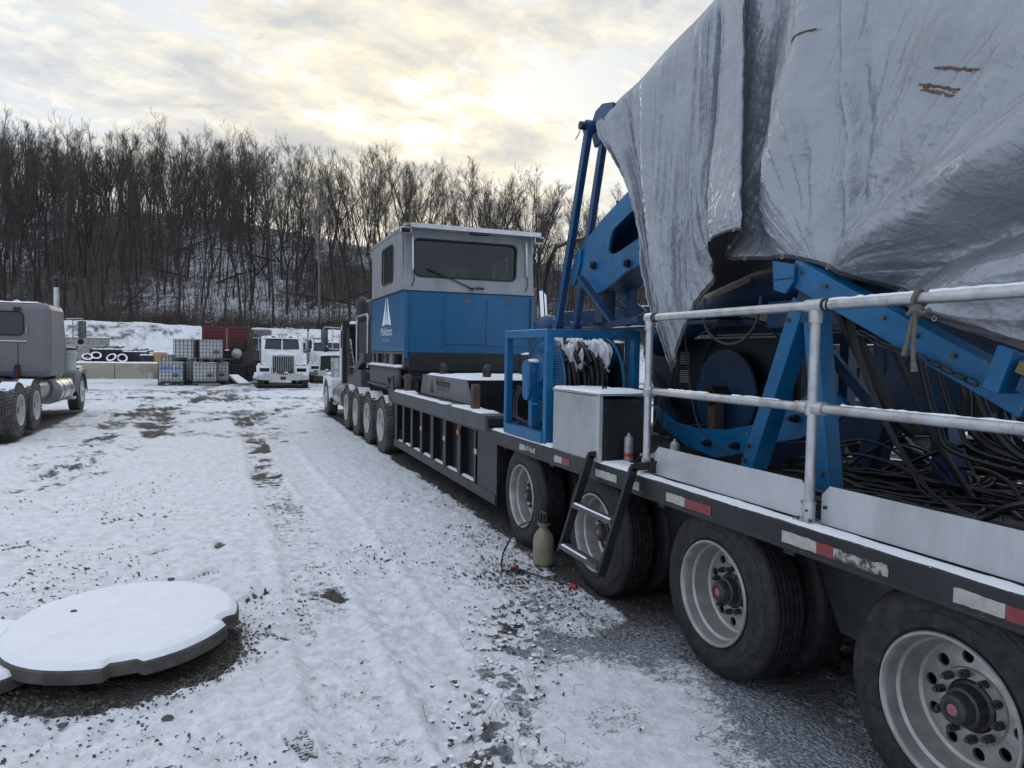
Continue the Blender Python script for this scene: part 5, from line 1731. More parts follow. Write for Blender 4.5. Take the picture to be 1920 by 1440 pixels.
# small platform and cross frame with a fan reel behind the handrail
FR = thing('reel_frame', 'dark blue frame holding a big blue disc and mesh drum behind the handrail', 'reel frame', (4.3, 5.3, 1.06))
MB().bar((4.25, 6.6, 2.13), (4.25, 3.7, 2.13), 0.09, 0.09).build('cross_bar', 'blue_dark', FR, bevel=0.005)
MB().bar((4.25, 6.6, 2.32), (4.25, 3.7, 2.32), 0.07, 0.06).build('cross_bar', 'blue_dark', FR, bevel=0.005)
for y in (6.45, 4.55, 3.75):
    MB().bar((4.25, y, 1.06), (4.25, y, 2.30), 0.09, 0.10, (0, 1, 0)).build('upright', 'blue_dark', FR, bevel=0.005)
MB().bar((4.3, 6.6, 2.0), (4.1, 5.0, 1.1), 0.10, 0.14).bar((4.3, 6.9, 1.95), (3.9, 5.7, 1.1), 0.08, 0.12).build('brace', 'blue_dark', FR, bevel=0.005)
CC = Vector((4.0, 5.16, 1.55))
MB().lathe([(0.0, 0.001), (0.0, 0.40), (0.02, 0.405), (0.03, 0.38), (0.03, 0.001)], CC, 'X', 56).build('disc', 'blue_dark', FR, smooth=True)
MB().cyl((3.84, CC.y, CC.z), (4.05, CC.y, CC.z), 0.085, 24).cyl((3.80, CC.y, CC.z), (3.84, CC.y, CC.z), 0.055, 16).build('hub', 'black', FR, smooth=True)
mb = MB()
for i in range(40):
    zc = 1.10 + i * 0.026
    hw = math.sqrt(max(0.0, 0.60 ** 2 - (zc - 1.62) ** 2))
    if hw > 0.05:
        mb.box((4.12, CC.y - 0.1 - hw, zc), (4.13, CC.y - 0.1 + hw, zc + 0.014))
mb.build('louvre', 'mesh', FR)
MB().tube([(4.11, CC.y - 0.1 + 0.60 * math.cos(a), 1.62 + 0.60 * math.sin(a)) for a in np.linspace(0, 2 * PI, 49)[:-1]], 0.012, 6, closed=True).build('guard_ring', 'blue_dark', FR)
MB().box((4.14, 4.4, 1.08), (4.16, 6.5, 2.05)).build('back_guard', 'mesh', FR)
mb = MB()
for k in range(2):
    for i in range(7):
        mb.box((4.13, 5.88 - 0.001, 1.63 + 0.18 * k + i * 0.018), (4.138, 6.02, 1.637 + 0.18 * k + i * 0.018))
mb.build('vent_slot', 'tank_grey', FR)
MB().box((3.86, 5.10, 1.06), (3.96, 5.20, 1.56)).build('bearing_post', 'rust', FR, bevel=0.004)

# curved cradle plate along the deck
CR = thing('cradle', 'dark blue curved cradle plate with bolts lying along the deck under the disc', 'cradle', (3.6, 4.6, 1.06))
CRP = [(5.573, 1.437), (5.256, 1.313), (4.963, 1.293), (4.551, 1.324), (4.221, 1.398), (3.878, 1.545), (3.577, 1.723), (3.336, 1.571), (3.77, 1.349), (4.049, 1.286), (4.269, 1.188), (4.672, 1.091), (5.068, 1.139), (5.435, 1.258)]
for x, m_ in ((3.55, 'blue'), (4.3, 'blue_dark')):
    vs, fs = [], []
    up, lo = CRP[:7], CRP[7:][::-1]
    top = [Vector((x, *p)) for p in up]
    bot = [Vector((x, *lo[min(len(lo) - 1, i)])) for i in range(7)]
    for i in range(7):
        vs += [top[i], bot[i], top[i] + Vector((0.04, 0, 0)), bot[i] + Vector((0.04, 0, 0))]
    for i in range(6):
        a, b_ = 4 * i, 4 * i + 4
        fs += [(a, a + 1, b_ + 1, b_), (a + 2, b_ + 2, b_ + 3, a + 3), (a, b_, b_ + 2, a + 2), (a + 1, a + 3, b_ + 3, b_ + 1)]
    fs += [(0, 2, 3, 1), (24, 25, 27, 26)]
    MB().add(vs, fs).build('side_plate', m_, CR)
for p in ((4.74, 1.20), (4.40, 1.22), (4.08, 1.33), (3.80, 1.48)):
    MB().cyl((3.545, *p), (3.50, *p), 0.028, 8).cyl((3.50, *p), (3.47, *p), 0.014, 8).build('bolt', 'black', CR)
MB().box((3.6, 4.25, 1.09), (4.3, 4.32, 1.25)).build('spacer', 'blue_dark', CR)
MB().box((3.6, 5.2, 1.15), (4.3, 5.27, 1.29)).build('spacer', 'blue_dark', CR)
MB().prism(yz([(3.70, 1.60), (3.15, 1.94), (2.75, 1.62), (3.3, 1.42)], 4.05), (0.03, 0, 0)).build('gusset', 'blue_dark', CR)

# trestle legs: two A-frames and the inclined beam they carry
A1 = thing('trestle', 'blue A-shaped trestle standing on the deck just behind the handrail', 'trestle', (3.27, 3.55, 1.06), group='trestles under the inclined beam')
MB().bar((3.28, 3.93, 1.06), (3.26, 3.44, 2.24), 0.11, 0.135, (1, 0, 0)).build('leg', 'blue', A1, bevel=0.006)
MB().bar((3.26, 3.21, 1.06), (3.26, 3.38, 2.30), 0.11, 0.115, (1, 0, 0)).build('leg', 'blue', A1, bevel=0.006)
MB().prism(yz([(3.50, 2.10), (3.42, 2.42), (3.30, 2.42), (3.28, 2.10)], 3.20), (0.02, 0, 0)).build('apex_plate', 'blue_dark', A1)
MB().box((3.17, 3.82, 1.058), (3.37, 4.03, 1.075)).box((3.17, 3.10, 1.058), (3.37, 3.31, 1.075)).build('foot_plate', 'blue_dark', A1)
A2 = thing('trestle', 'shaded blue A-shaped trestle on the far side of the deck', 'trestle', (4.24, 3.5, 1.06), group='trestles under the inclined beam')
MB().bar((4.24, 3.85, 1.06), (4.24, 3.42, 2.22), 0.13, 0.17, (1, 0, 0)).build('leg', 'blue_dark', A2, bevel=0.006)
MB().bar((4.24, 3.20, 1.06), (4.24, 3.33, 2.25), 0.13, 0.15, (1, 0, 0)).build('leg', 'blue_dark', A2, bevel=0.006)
IB = thing('inclined_beam', 'blue inclined box beam sloping down to the right under the tarpaulin hem', 'beam', (3.15, 2.8, 1.9))
MB().bar((3.17, 3.42, 2.40), (3.17, 2.02, 1.715), 0.12, 0.15).build('beam', 'blue', IB, bevel=0.006)
MB().bar((3.60, 3.45, 2.42), (3.60, 2.0, 1.72), 0.10, 0.15).bar((3.2, 3.40, 2.36), (3.62, 3.40, 2.36), 0.08, 0.10).build('cross_beam', 'blue_dark', IB, bevel=0.006)
BR_ = [(3.549, 2.476), (3.364, 2.436), (3.368, 2.337), (3.431, 2.269), (3.532, 2.299)]
MB().prism(yz(BR_, 3.08), (0.02, 0, 0)).build('end_bracket', 'blue', IB, bevel=0.003)
MB().box((3.075, 3.37, 2.355), (3.0795, 3.545, 2.362)).build('bracket_seam', 'black', IB)
MB().bar((2.99, 2.03, 1.945), (2.99, 2.09, 1.765), 0.03, 0.075, (0, 1, 0)).prism([(2.98, 2.02, 1.93), (3.55, 2.02, 1.93), (3.55, 2.08, 1.76), (2.98, 2.08, 1.76)], (0, -0.02, -0.008)).build('end_plate', 'blue', IB, bevel=0.004)
M['wood_grate'] = mat('yellowed_timber_grating', (0.22, 0.15, 0.06), 0.8, var=0.3, scale=12)
mb = MB()
for i in range(7):
    mb.bar((3.02 + 0.05 * i, 2.0, 1.87), (3.02 + 0.05 * i, 1.55, 1.68), 0.03, 0.05)
mb.build('grating_bar', 'wood_grate', IB)
MB().bar((3.0, 1.98, 1.80), (3.0, 1.2, 1.52), 0.03, 0.06).bar((3.4, 1.98, 1.80), (3.4, 1.2, 1.52), 0.03, 0.06).build('tail_bar', 'blue_dark', IB)

# thick blue guide tube with a scraped streak
GT = thing('guide_tube', 'thick dark blue tube with a scraped bare streak lying under the tarpaulin', 'tube', (4.0, 4.8, 2.3))
MB().tube([(4.0, 6.2, 2.02), (4.0, 5.5, 2.27), (4.0, 4.7, 2.44), (4.0, 4.0, 2.47)], 0.15, 22).build('tube', 'blue_dark', GT, smooth=True)
MB().tube([(3.875, 5.45, 2.345), (3.87, 5.0, 2.445), (3.87, 4.7, 2.50)], [0.02, 0.035, 0.02], 8).build('scraped_streak', mat('scraped_metal', (0.42, 0.38, 0.30), 0.6, metal=0.3, var=0.4, scale=30, stretch=(1, 0.3, 1)), GT, smooth=True)
MB().box((3.7, 3.6, 2.1), (4.5, 4.3, 2.3)).build('saddle', 'blue_dark', GT, bevel=0.01)
MB().box((3.8, 5.0, 2.16), (4.4, 5.6, 2.2)).build('saddle', 'blue_dark', GT, bevel=0.01)

# upright frame on the far edge of the deck
RFR = thing('rear_frame', 'dark blue upright frame with a pale post on the far edge of the deck', 'frame', (5.0, 4.6, 1.06))
MB().bar((4.9, 4.68, 1.06), (4.9, 4.68, 2.12), 0.10, 0.10, (0, 1, 0)).build('upright', 'blue_dark', RFR, bevel=0.005)
MB().bar((4.9, 4.95, 2.06), (4.9, 3.2, 2.06), 0.08, 0.10).build('cross_bar', 'blue_dark', RFR, bevel=0.005)
MB().bar((4.9, 3.3, 1.06), (4.9, 3.3, 2.02), 0.10, 0.10, (0, 1, 0)).build('upright', 'blue_dark', RFR, bevel=0.005)
MB().bar((4.6, 4.9, 2.0), (4.5, 4.1, 1.10), 0.06, 0.12).build('brace', 'blue_dark', RFR, bevel=0.005)
MB().bar((4.5, 4.6, 2.02), (4.55, 3.6, 1.10), 0.05, 0.09).build('brace', 'blue_dark', RFR, bevel=0.005)
MB().cyl((5.25, 4.42, 0.9), (5.25, 4.42, 1.95), 0.035, 12).build('post', 'galv', RFR, smooth=True)
for j_ in range(4):
    MB().tube([(5.1, 3.95 - 0.03 * j_, 1.75), (5.08, 3.93 - 0.03 * j_, 1.5), (5.1, 4.0 - 0.05 * j_, 1.3), (5.0, 4.2, 1.2 + 0.02 * j_), (4.9, 4.35, 1.25)], 0.02, 7).build('feed_hose', 'rust' if j_ == 1 else 'hose', RFR, smooth=True)
for p_ in ((3.205, 3.90, 1.20), (3.205, 3.86, 1.30), (3.2, 3.52, 2.12), (3.2, 3.22, 1.22)):
    MB().cyl(p_, (p_[0] - 0.018, p_[1], p_[2]), 0.016, 6).build('bolt', 'rust', A1)
for k_ in range(7):
    f_ = 0.06 + 0.14 * k_
    MB().cyl((3.108, 3.42 - 1.40 * f_, 2.40 - 0.685 * f_ + 0.03), (3.092, 3.42 - 1.40 * f_, 2.40 - 0.685 * f_ + 0.03), 0.012, 6).build('bolt', 'rust', IB)
# chain slung under the inclined beam
CH = thing('chain', 'dark steel chain slung along the underside of the inclined beam', 'chain', (3.08, 2.6, 1.9))
cp = [Vector(p) for p in ((3.09, 2.86, 2.02), (3.08, 2.72, 1.96), (3.08, 2.5, 1.90), (3.07, 2.3, 1.82), (3.06, 2.12, 1.755))]
link_v = MB()
lp = [(0.015 * math.cos(a), 0.027 * math.sin(a) + (0.011 if math.sin(a) > 0 else -0.011), 0) for a in np.linspace(0, 2 * PI, 15)[:-1]]
LINKM = MB().tube(lp, 0.0055, 6, closed=True).mesh('link', 'black', True)
tot, i = 0, 0
dense = []
for p, q in zip(cp[:-1], cp[1:]):
    n_ = max(1, int((q - p).length / 0.058))
    dense += [p.lerp(q, k / n_) for k in range(n_)]
for k, (p, q) in enumerate(zip(dense[:-1], dense[1:])):
    o = put('link', LINKM, CH, p - CH.location)
    d = (q - p).normalized()
    o.rotation_euler = (d.to_track_quat('Y', 'Z').to_matrix() @ Matrix.Rotation(PI / 2 * (k % 2) + 0.4, 3, 'Y')).to_euler()

# ------------------------------------------------------------------ silver tarpaulin
TARP = [
     [(4.0, 7.474, 4.639), (3.95, 7.306, 4.333), (3.85, 6.769, 3.932), (3.72, 6.316, 3.548), (3.58, 5.865, 3.009), (3.45, 5.399, 2.38), (3.32, 4.934, 1.759)] ,
     [(4.0, 7.076, 4.717), (3.86, 6.73, 4.157), (3.72, 6.227, 3.592), (3.58, 5.814, 3.1), (3.46, 5.462, 2.664), (3.36, 5.137, 2.183), (3.3, 4.882, 1.76)] ,
     [(4.0, 6.69, 4.77), (3.82, 6.317, 4.146), (3.66, 5.934, 3.524), (3.52, 5.571, 3.009), (3.4, 5.247, 2.548), (3.32, 4.997, 2.134), (3.28, 4.831, 1.766)] ,
     [(4.0, 6.153, 4.906), (3.78, 5.819, 4.246), (3.6, 5.537, 3.667), (3.46, 5.301, 3.144), (3.36, 5.098, 2.707), (3.3, 4.912, 2.258), (3.28, 4.79, 1.834)] ,
     [(4.0, 5.723, 4.983), (3.76, 5.395, 4.293), (3.58, 5.145, 3.7), (3.44, 4.953, 3.208), (3.36, 4.835, 2.802), (3.34, 4.779, 2.503), (3.34, 4.71, 2.217)] ,
     [(4.0, 5.488, 5.039), (3.74, 5.13, 4.331), (3.56, 4.887, 3.713), (3.44, 4.746, 3.29), (3.38, 4.649, 2.939), (3.36, 4.57, 2.685), (3.36, 4.452, 2.474)] ,
     [(4.0, 5.361, 5.061), (3.68, 4.938, 4.338), (3.46, 4.673, 3.721), (3.3, 4.505, 3.3), (3.2, 4.381, 2.995), (3.16, 4.319, 2.829), (3.14, 4.279, 2.664)] ,
     [(4.0, 5.204, 5.089), (3.64, 4.725, 4.292), (3.42, 4.443, 3.687), (3.26, 4.255, 3.275), (3.14, 4.098, 2.973), (3.1, 4.039, 2.815), (3.09, 4.011, 2.718)] ,
     [(4.0, 5.053, 5.098), (3.66, 4.599, 4.288), (3.44, 4.313, 3.688), (3.28, 4.109, 3.278), (3.16, 3.953, 2.981), (3.12, 3.896, 2.828), (3.12, 3.895, 2.696)] ,
     [(4.05, 5.132, 5.18), (3.86, 4.89, 4.434), (3.7, 4.69, 3.84), (3.56, 4.519, 3.372), (3.44, 4.389, 3.018), (3.36, 4.324, 2.769), (3.32, 4.301, 2.596)] ,
     [(4.05, 4.769, 5.153), (3.84, 4.577, 4.39), (3.68, 4.435, 3.837), (3.54, 4.294, 3.392), (3.42, 4.167, 3.012), (3.32, 4.023, 2.723), (3.28, 3.935, 2.544)] ,
     [(4.0, 4.263, 5.098), (3.62, 3.918, 4.229), (3.44, 3.808, 3.705), (3.32, 3.725, 3.289), (3.26, 3.691, 2.972), (3.2, 3.592, 2.684), (3.18, 3.47, 2.485)] ,
     [(4.0, 3.967, 5.046), (3.62, 3.641, 4.178), (3.46, 3.432, 3.58), (3.34, 3.272, 3.14), (3.26, 3.194, 2.779), (3.2, 3.156, 2.558), (3.16, 3.155, 2.388)] ,
     [(4.0, 3.534, 4.954), (3.56, 3.187, 3.967), (3.4, 3.045, 3.439), (3.28, 2.934, 3.017), (3.24, 2.904, 2.695), (3.18, 2.847, 2.458), (3.14, 2.808, 2.244)] ,
     [(4.0, 3.031, 4.808), (3.5, 2.706, 3.744), (3.33, 2.585, 3.272), (3.2, 2.489, 2.87), (3.2, 2.499, 2.594), (3.12, 2.441, 2.329), (3.08, 2.415, 2.091)] ,
     [(4.0, 2.565, 4.64), (3.44, 2.276, 3.543), (3.27, 2.18, 3.102), (3.13, 2.083, 2.717), (3.14, 2.083, 2.45), (3.06, 2.019, 2.193), (3.02, 1.975, 1.939)] ,
     [(4.0, 2.081, 4.443), (3.4, 1.86, 3.353), (3.23, 1.787, 2.945), (3.1, 1.71, 2.588), (3.12, 1.713, 2.332), (3.04, 1.657, 2.067), (3.0, 1.617, 1.805)] ,
     [(4.0, 1.529, 4.186), (3.36, 1.352, 3.122), (3.2, 1.31, 2.751), (3.08, 1.255, 2.419), (3.1, 1.251, 2.17), (3.02, 1.207, 1.9), (2.98, 1.172, 1.657)] ,
]



def catmull(P, n):
    P = np.asarray(P, float)
    k = len(P)
    t = np.linspace(0, k - 1, n)
    i = np.clip(t.astype(int), 0, k - 2)
    f = (t - i)[:, None] if P.ndim == 2 else (t - i)[:, None, None]
    p0, p1, p2, p3 = P[np.clip(i - 1, 0, k - 1)], P[i], P[i + 1], P[np.clip(i + 2, 0, k - 1)]
    m1, m2 = (p2 - p0) / 2, (p3 - p1) / 2
    return (2 * f ** 3 - 3 * f ** 2 + 1) * p1 + (f ** 3 - 2 * f ** 2 + f) * m1 + (-2 * f ** 3 + 3 * f ** 2) * p2 + (f ** 3 - f ** 2) * m2


def crease(x, y, s, o=4, sharp=1.0):
    """sharp-ridged noise: crumpled sheet"""
    t, a, w = 0, 1.0, 0.0
    for i in range(o):
        n_ = 1 - np.abs(2 * vnoise(x * 2 ** i + 3.7 * i, y * 2 ** i - 5.3 * i, s + i) - 1)
        t = t + a * n_ ** sharp
        w += a
        a *= 0.55
    return t / w


def build_tarp():
    T = np.array(TARP)                                   # columns x rows x 3
    nu, nv = 700, 420
    G = catmull(catmull(T, nu).transpose(1, 0, 2), nv)   # rows x cols x 3
    y, z = G[..., 1], G[..., 2]
    u = np.linspace(0, len(TARP) - 1, nu)[None, :] * np.ones((nv, 1))
    v = np.linspace(0, 1, nv)[:, None] * np.ones((1, nu))
    wob = fbm(y * 0.8 + 5, z * 0.8, 3, 201)
    wx, wz = 0.30 * (fbm(y * 1.1, z * 1.1, 3, 221) - 0.5), 0.30 * (fbm(y * 1.1 + 9, z * 1.1, 3, 222) - 0.5)
    left = sstep(6.6, 5.4, u)
    right = sstep(9.4, 10.2, u)
    pleat = np.exp(-((u - 7.4) / 1.5) ** 2)
    # long folds falling from the ridge, gathering towards the low corner
    fold = crease(u * 0.95 + 0.35 * wob + 0.3, v * 0.35, 202, 2, 1.2) - 0.5
    fold2 = crease(u * 2.3 + 0.9 * wob, v * 0.8, 207, 2, 1.2) - 0.5
    fold3 = crease(u * 6.0 + 1.2 * wob, v * 2.2, 209, 2, 1.2) - 0.5
    dx = -left * (0.26 * fold + 0.13 * fold2 + 0.035 * fold3) * sstep(0, 0.10, v) * (1 - 0.65 * sstep(0.82, 1.0, v))
    dx += -pleat * 0.020 * (crease(u * 3.0 + 0.5 * wob, v * 2.0, 211, 2, 1.2) - 0.5)
    # right part: slack sheet, creases fanning out from where it is caught at the low pinch
    an = np.arctan2(z - 2.35, y - 3.25)
    rd = np.hypot(z - 2.35, y - 3.25)
    fan = crease(an * 3.2 + 0.7 * wob, rd * 0.5, 212, 2, 1.2) - 0.5
    fan2 = crease(an * 9.0 + 1.6 * wob, rd * 1.1, 214, 2, 1.2) - 0.5
    k_ = sstep(0.05, 0.5, rd)
    dx += -right * (0.10 * fan * sstep(0.1, 1.2, rd) + 0.030 * fan2 * k_)
    dx += -right * 0.08 * (fbm(y * 0.9, z * 0.9, 2, 216) - 0.5)
    sl = crease((y + z * 0.6 + wx) * 1.5, (z - y * 0.7) * 0.45, 218, 3, 1.2) - 0.5
    dx += -right * 0.035 * sl
    # seam welt and the fold beside it
    su = u - 12.05 - 0.18 * np.sin(v * 4)
    dx += right * (-0.045 * np.exp(-(su / 0.10) ** 2) + 0.04 * np.exp(-((su - 0.28) / 0.16) ** 2)) * sstep(0.03, 0.25, v) * sstep(0.86, 0.7, v)
    dx += 0.09 * np.exp(-((u - 10.1) / 0.35) ** 2) - 0.09 * np.exp(-((u - 11.0 + 0.4 * (v - .5)) / 0.35) ** 2) * sstep(0.95, 0.7, v)
    # great sag: an overhang running down to the left, and the belly beneath it
    d = (z - (2.50 + (2.0 - y) * 0.20 + np.clip(2.9 - y, 0, 2) * 0.18)) + 0.10 * (fbm(y * 2, z * 2, 2, 219) - 0.5)
    sag = sstep(3.45, 2.75, y)
    dx += sag * (-0.17 * np.exp(-((d - 0.20) / 0.16) ** 2) + 0.19 * np.exp(-((d + 0.08) / 0.12) ** 2) - 0.07 * np.exp(-((d + 0.36) / 0.16) ** 2))
    pk = np.exp(-(((y - 3.18) / 0.10) ** 2)) * sstep(2.95, 2.6, z) * sstep(2.25, 2.5, z)
    dx += 0.07 * pk
    # crinkles, drawn out along the hang of the cloth
    q, r_ = (y + wx), (z + wz)
    cr = 0.016 * (crease(q * 6.5, r_ * 2.6, 231, 3, 1.1) - 0.5) + 0.011 * (crease(q * 9 + r_ * 6, r_ * 9 - q * 4, 235, 2, 1.1) - 0.5)
    cr += 0.006 * (crease(q * 24, r_ * 20, 239, 2, 1.1) - 0.5)
    low = sstep(2.75, 2.3, z) * sstep(3.0, 2.6, y)
    cr += 0.030 * low * (crease((q * 0.8 + r_) * 6.0, (r_ - q * 0.5) * 1.8, 243, 3, 1.2) - 0.5)
    dx += -cr * sstep(0, 0.08, v) * (1 - 0.6 * sstep(0.9, 1.0, v))
    edge = sstep(0, 0.04, v)
    G[..., 0] += dx * edge
    G[..., 1] += 0.25 * dx * edge * left * sstep(0.0, 0.8, u)
    return G


TG = build_tarp()


def tarp_material():
    m = mat('silver_tarpaulin', (0.33, 0.352, 0.385), 0.40, metal=0.45, var=0.10, scale=2.5, col2=(0.22, 0.23, 0.25), thr=(0.5, 0.85))
    t = m.node_tree
    p = t.nodes['Principled BSDF']
    tc = N(t, 'ShaderNodeTexCoord')
    base = p.inputs['Base Color'].links[0].from_socket
    # dirty smear rubbed into the sheet below the tear
    sp = N(t, 'ShaderNodeSeparateXYZ')
    link(t, tc.outputs['Object'], sp.inputs[0])
    n_ = N(t, 'ShaderNodeTexNoise', i_Scale=9.0, i_Detail=7.0, i_Roughness=0.75)
    mpn = N(t, 'ShaderNodeMapping')
    mpn.inputs['Rotation'].default_value = (rad(-40), 0, 0)
    mpn.inputs['Scale'].default_value = (1, 0.35, 1.6)
    link(t, tc.outputs['Object'], mpn.inputs[0])
    link(t, mpn.outputs[0], n_.inputs['Vector'])
    ly = mathn(t, 'SUBTRACT', sp.outputs[1], 2.56)
    lz = mathn(t, 'SUBTRACT', sp.outputs[2], 2.90)
    a = mathn(t, 'ADD', mathn(t, 'MULTIPLY', ly, 0.82), mathn(t, 'MULTIPLY', lz, -0.57))
    b = mathn(t, 'ADD', mathn(t, 'MULTIPLY', ly, 0.57), mathn(t, 'MULTIPLY', lz, 0.82))
    e = mathn(t, 'ADD', mathn(t, 'POWER', mathn(t, 'DIVIDE', a, 0.26), 2.0), mathn(t, 'POWER', mathn(t, 'DIVIDE', b, 0.07), 2.0))
    k = mathn(t, 'MULTIPLY', ramp(t, e, [(0.0, g(1)), (1.0, g(0))]), ramp(t, n_.outputs[0], [(0.38, g(0)), (0.62, g(0.85))]))
    c = mixc(t, k, base, (0.055, 0.052, 0.05))
    n2_ = N(t, 'ShaderNodeTexNoise', i_Scale=22.0, i_Detail=4.0, i_Roughness=0.6)
    link(t, tc.outputs['Object'], n2_.inputs['Vector'])
    c = mixc(t, ramp(t, n2_.outputs[0], [(0.70, g(0)), (0.76, g(0.7))]), c, (0.13, 0.12, 0.11))
    link(t, c, p.inputs['Base Color'])
    # fine crackle of the laminated weave
    nb = N(t, 'ShaderNodeTexNoise', i_Scale=9.0, i_Detail=6.0, i_Roughness=0.55, i_Distortion=0.5)
    link(t, tc.outputs['Object'], nb.inputs['Vector'])
    rid = mathn(t, 'ABSOLUTE', mathn(t, 'SUBTRACT', nb.outputs[0], 0.5))
    nb2 = N(t, 'ShaderNodeTexNoise', i_Scale=30.0, i_Detail=4.0, i_Roughness=0.5)
    link(t, tc.outputs['Object'], nb2.inputs['Vector'])
    rid2 = mathn(t, 'ABSOLUTE', mathn(t, 'SUBTRACT', nb2.outputs[0], 0.5))
    hgt = mathn(t, 'ADD', mathn(t, 'MULTIPLY', rid, 1.0), mathn(t, 'MULTIPLY', rid2, 0.35))
    bp = N(t, 'ShaderNodeBump', i_Strength=1.0, i_Distance=0.022)
    link(t, hgt, bp.inputs['Height'])
    link(t, bp.outputs[0], p.inputs['Normal'])
    return m


M['tarp'] = tarp_material()
M['tarp_under'] = mat('black_tarpaulin_underside', (0.022, 0.022, 0.026), 0.5, var=0.3, scale=8, bump=0.003, bscale=30)
M['hem'] = mat('grey_black_hem', (0.045, 0.046, 0.052), 0.55, var=0.3, scale=10, bump=0.003, bscale=40)
TP = thing('tarpaulin', 'huge wrinkled silver tarpaulin draped over the machinery on the trailer', 'tarpaulin', (3.6, 3.6, 2.2))
HEM = 14                                    # rows of the grid that make the hem band
base_ = np.array(TP.location)
main = TG[:-HEM]
# far side: over the ridge and down
ridge = TG[0]
back = [ridge + np.array([dx_, 0, dz_]) for dx_, dz_ in ((1.5, -2.1), (1.3, -1.4), (1.1, -0.8), (0.75, -0.28), (0.35, -0.03), (0.12, 0.03))]
back = np.array(back)
back[..., 0] += 0.06 * np.sin(back[..., 1] * 5) * np.linspace(1, 0, 6)[:, None]
full = np.concatenate([back, main], 0)
me = grid_mesh('sheet', full - base_, 'tarp', flip=True)
me.materials.append(M['tarp_under'])
sh = put('sheet', me, TP)
sd = sh.modifiers.new('thickness', 'SOLIDIFY')
sd.thickness = 0.006
sd.offset = -1
sd.material_offset = 1
me = grid_mesh('hem', TG[-HEM - 1:] - base_, 'hem', flip=True)
me.materials.append(M['tarp_under'])
hm = put('hem', me, TP)
sd = hm.modifiers.new('thickness', 'SOLIDIFY')
sd.thickness = 0.012
sd.offset = 0
sd.material_offset = 0
# turned-up edge of the pleat showing the black underside
mb = MB()
gr = TG[-6]
for c_ in range(30, 700, 46):
    p = Vector(gr[c_])
    nrm = Vector((-1, 0, 0))
    mb = MB().tube([p + Vector((-0.012, 0.011 * math.cos(a), 0.011 * math.sin(a))) for a in np.linspace(0, 2 * PI, 13)[:-1]], 0.003, 5, closed=True)
    mb.build('grommet', 'cancan', TP)


def on_tarp(yy, zz):
    """point of the sheet nearest in side view"""
    d = (TG[..., 1] - yy) ** 2 + (TG[..., 2] - zz) ** 2
    d[:, :330] += 9
    i = np.unravel_index(np.argmin(d), d.shape)
    return Vector(TG[i])


M['tear'] = mat('torn_brown_weave', (0.19, 0.125, 0.075), 0.9, var=0.4, scale=60, col2=(0.10, 0.06, 0.04), thr=(0.45, 0.65))
for pts, w_ in (([(3.88, 3.97), (3.78, 3.995), (3.68, 4.005)], 0.011), ([(2.80, 3.33), (2.70, 3.285), (2.60, 3.23), (2.53, 3.20)], 0.016), ([(2.79, 3.305), (2.68, 3.25), (2.55, 3.185)], 0.012), ([(2.74, 3.39), (2.64, 3.355), (2.52, 3.30), (2.44, 3.265)], 0.007)):
    q = [on_tarp(*p) + Vector((-0.012, 0, 0)) for p in pts]
    q2 = [q[0].lerp(q[1], f) for f in (0, .33, .66)] if len(q) > 1 else []
    full_ = []
    for a, b_ in zip(q[:-1], q[1:]):
        full_ += [a.lerp(b_, f / 5) for f in range(5)]
    full_.append(q[-1])
    full_ = [on_tarp(p.y, p.z) + Vector((-0.006, 0, 0)) for p in full_]
    mb = MB()
    for k_ in range(int(w_ / 0.0025)):
        s0, s1 = sorted(random.sample(range(len(full_)), 2)) if k_ else (0, len(full_) - 1)
        off_ = Vector((0.002, random.uniform(-1, 1) * w_ * 0.3, random.uniform(-1, 1) * w_))
        seg_ = [p + off_ + Vector((0, 0, random.uniform(-.003, .003))) for p in full_[s0:s1 + 1]]
        if len(seg_) > 1:
            mb.tube(seg_, 0.0042, 4)
    mb.build('tear', 'tear', TP)

# ------------------------------------------------------------------ hoses, cables, rope and oddments
RP = thing('rope', 'short grey rope knotted round the top handrail with two hanging tails', 'rope', (2.70, 2.21, 2.148))
mb = MB().tube([(2.70 + 0.036 * math.cos(a), 2.215 + 0.006 * math.sin(2 * a), 2.148 + 0.036 * math.sin(a)) for a in np.linspace(0, 2 * PI, 19)[:-1]], 0.009, 8, closed=True)
mb.build('loop', 'rope', RP, smooth=True)
MB().ball((2.68, 2.21, 2.095), 0.03, 12, (0.9, 1.1, 1)).tube([(2.66, 2.235, 2.08), (2.655, 2.20, 2.10), (2.67, 2.17, 2.085), (2.69, 2.15, 2.10)], 0.009, 8).build('knot', 'rope', RP, smooth=True)
MB().tube([(2.67, 2.215, 2.08), (2.662, 2.22, 2.02), (2.665, 2.235, 1.955), (2.66, 2.245, 1.905)], [0.010, 0.009, 0.010, 0.013], 8).build('tail', 'rope', RP, smooth=True)
MB().tube([(2.67, 2.205, 2.08), (2.665, 2.205, 2.0), (2.66, 2.20, 1.90), (2.665, 2.195, 1.84)], [0.010, 0.009, 0.009, 0.014], 8).build('tail', 'rope', RP, smooth=True)

rng = random.Random(21)


def hose_thing(pts, r, label, group=None, m='hose', name='hose', n=8, cat='hose'):
    pts = np.array(pts, float)
    q = catmull(pts, len(pts) * 7)
    o = MB().tube([tuple(p) for p in q], r, n).build(name, m, None, smooth=True, loc=tuple(pts[0]))
    return tag(o, label, cat, group)


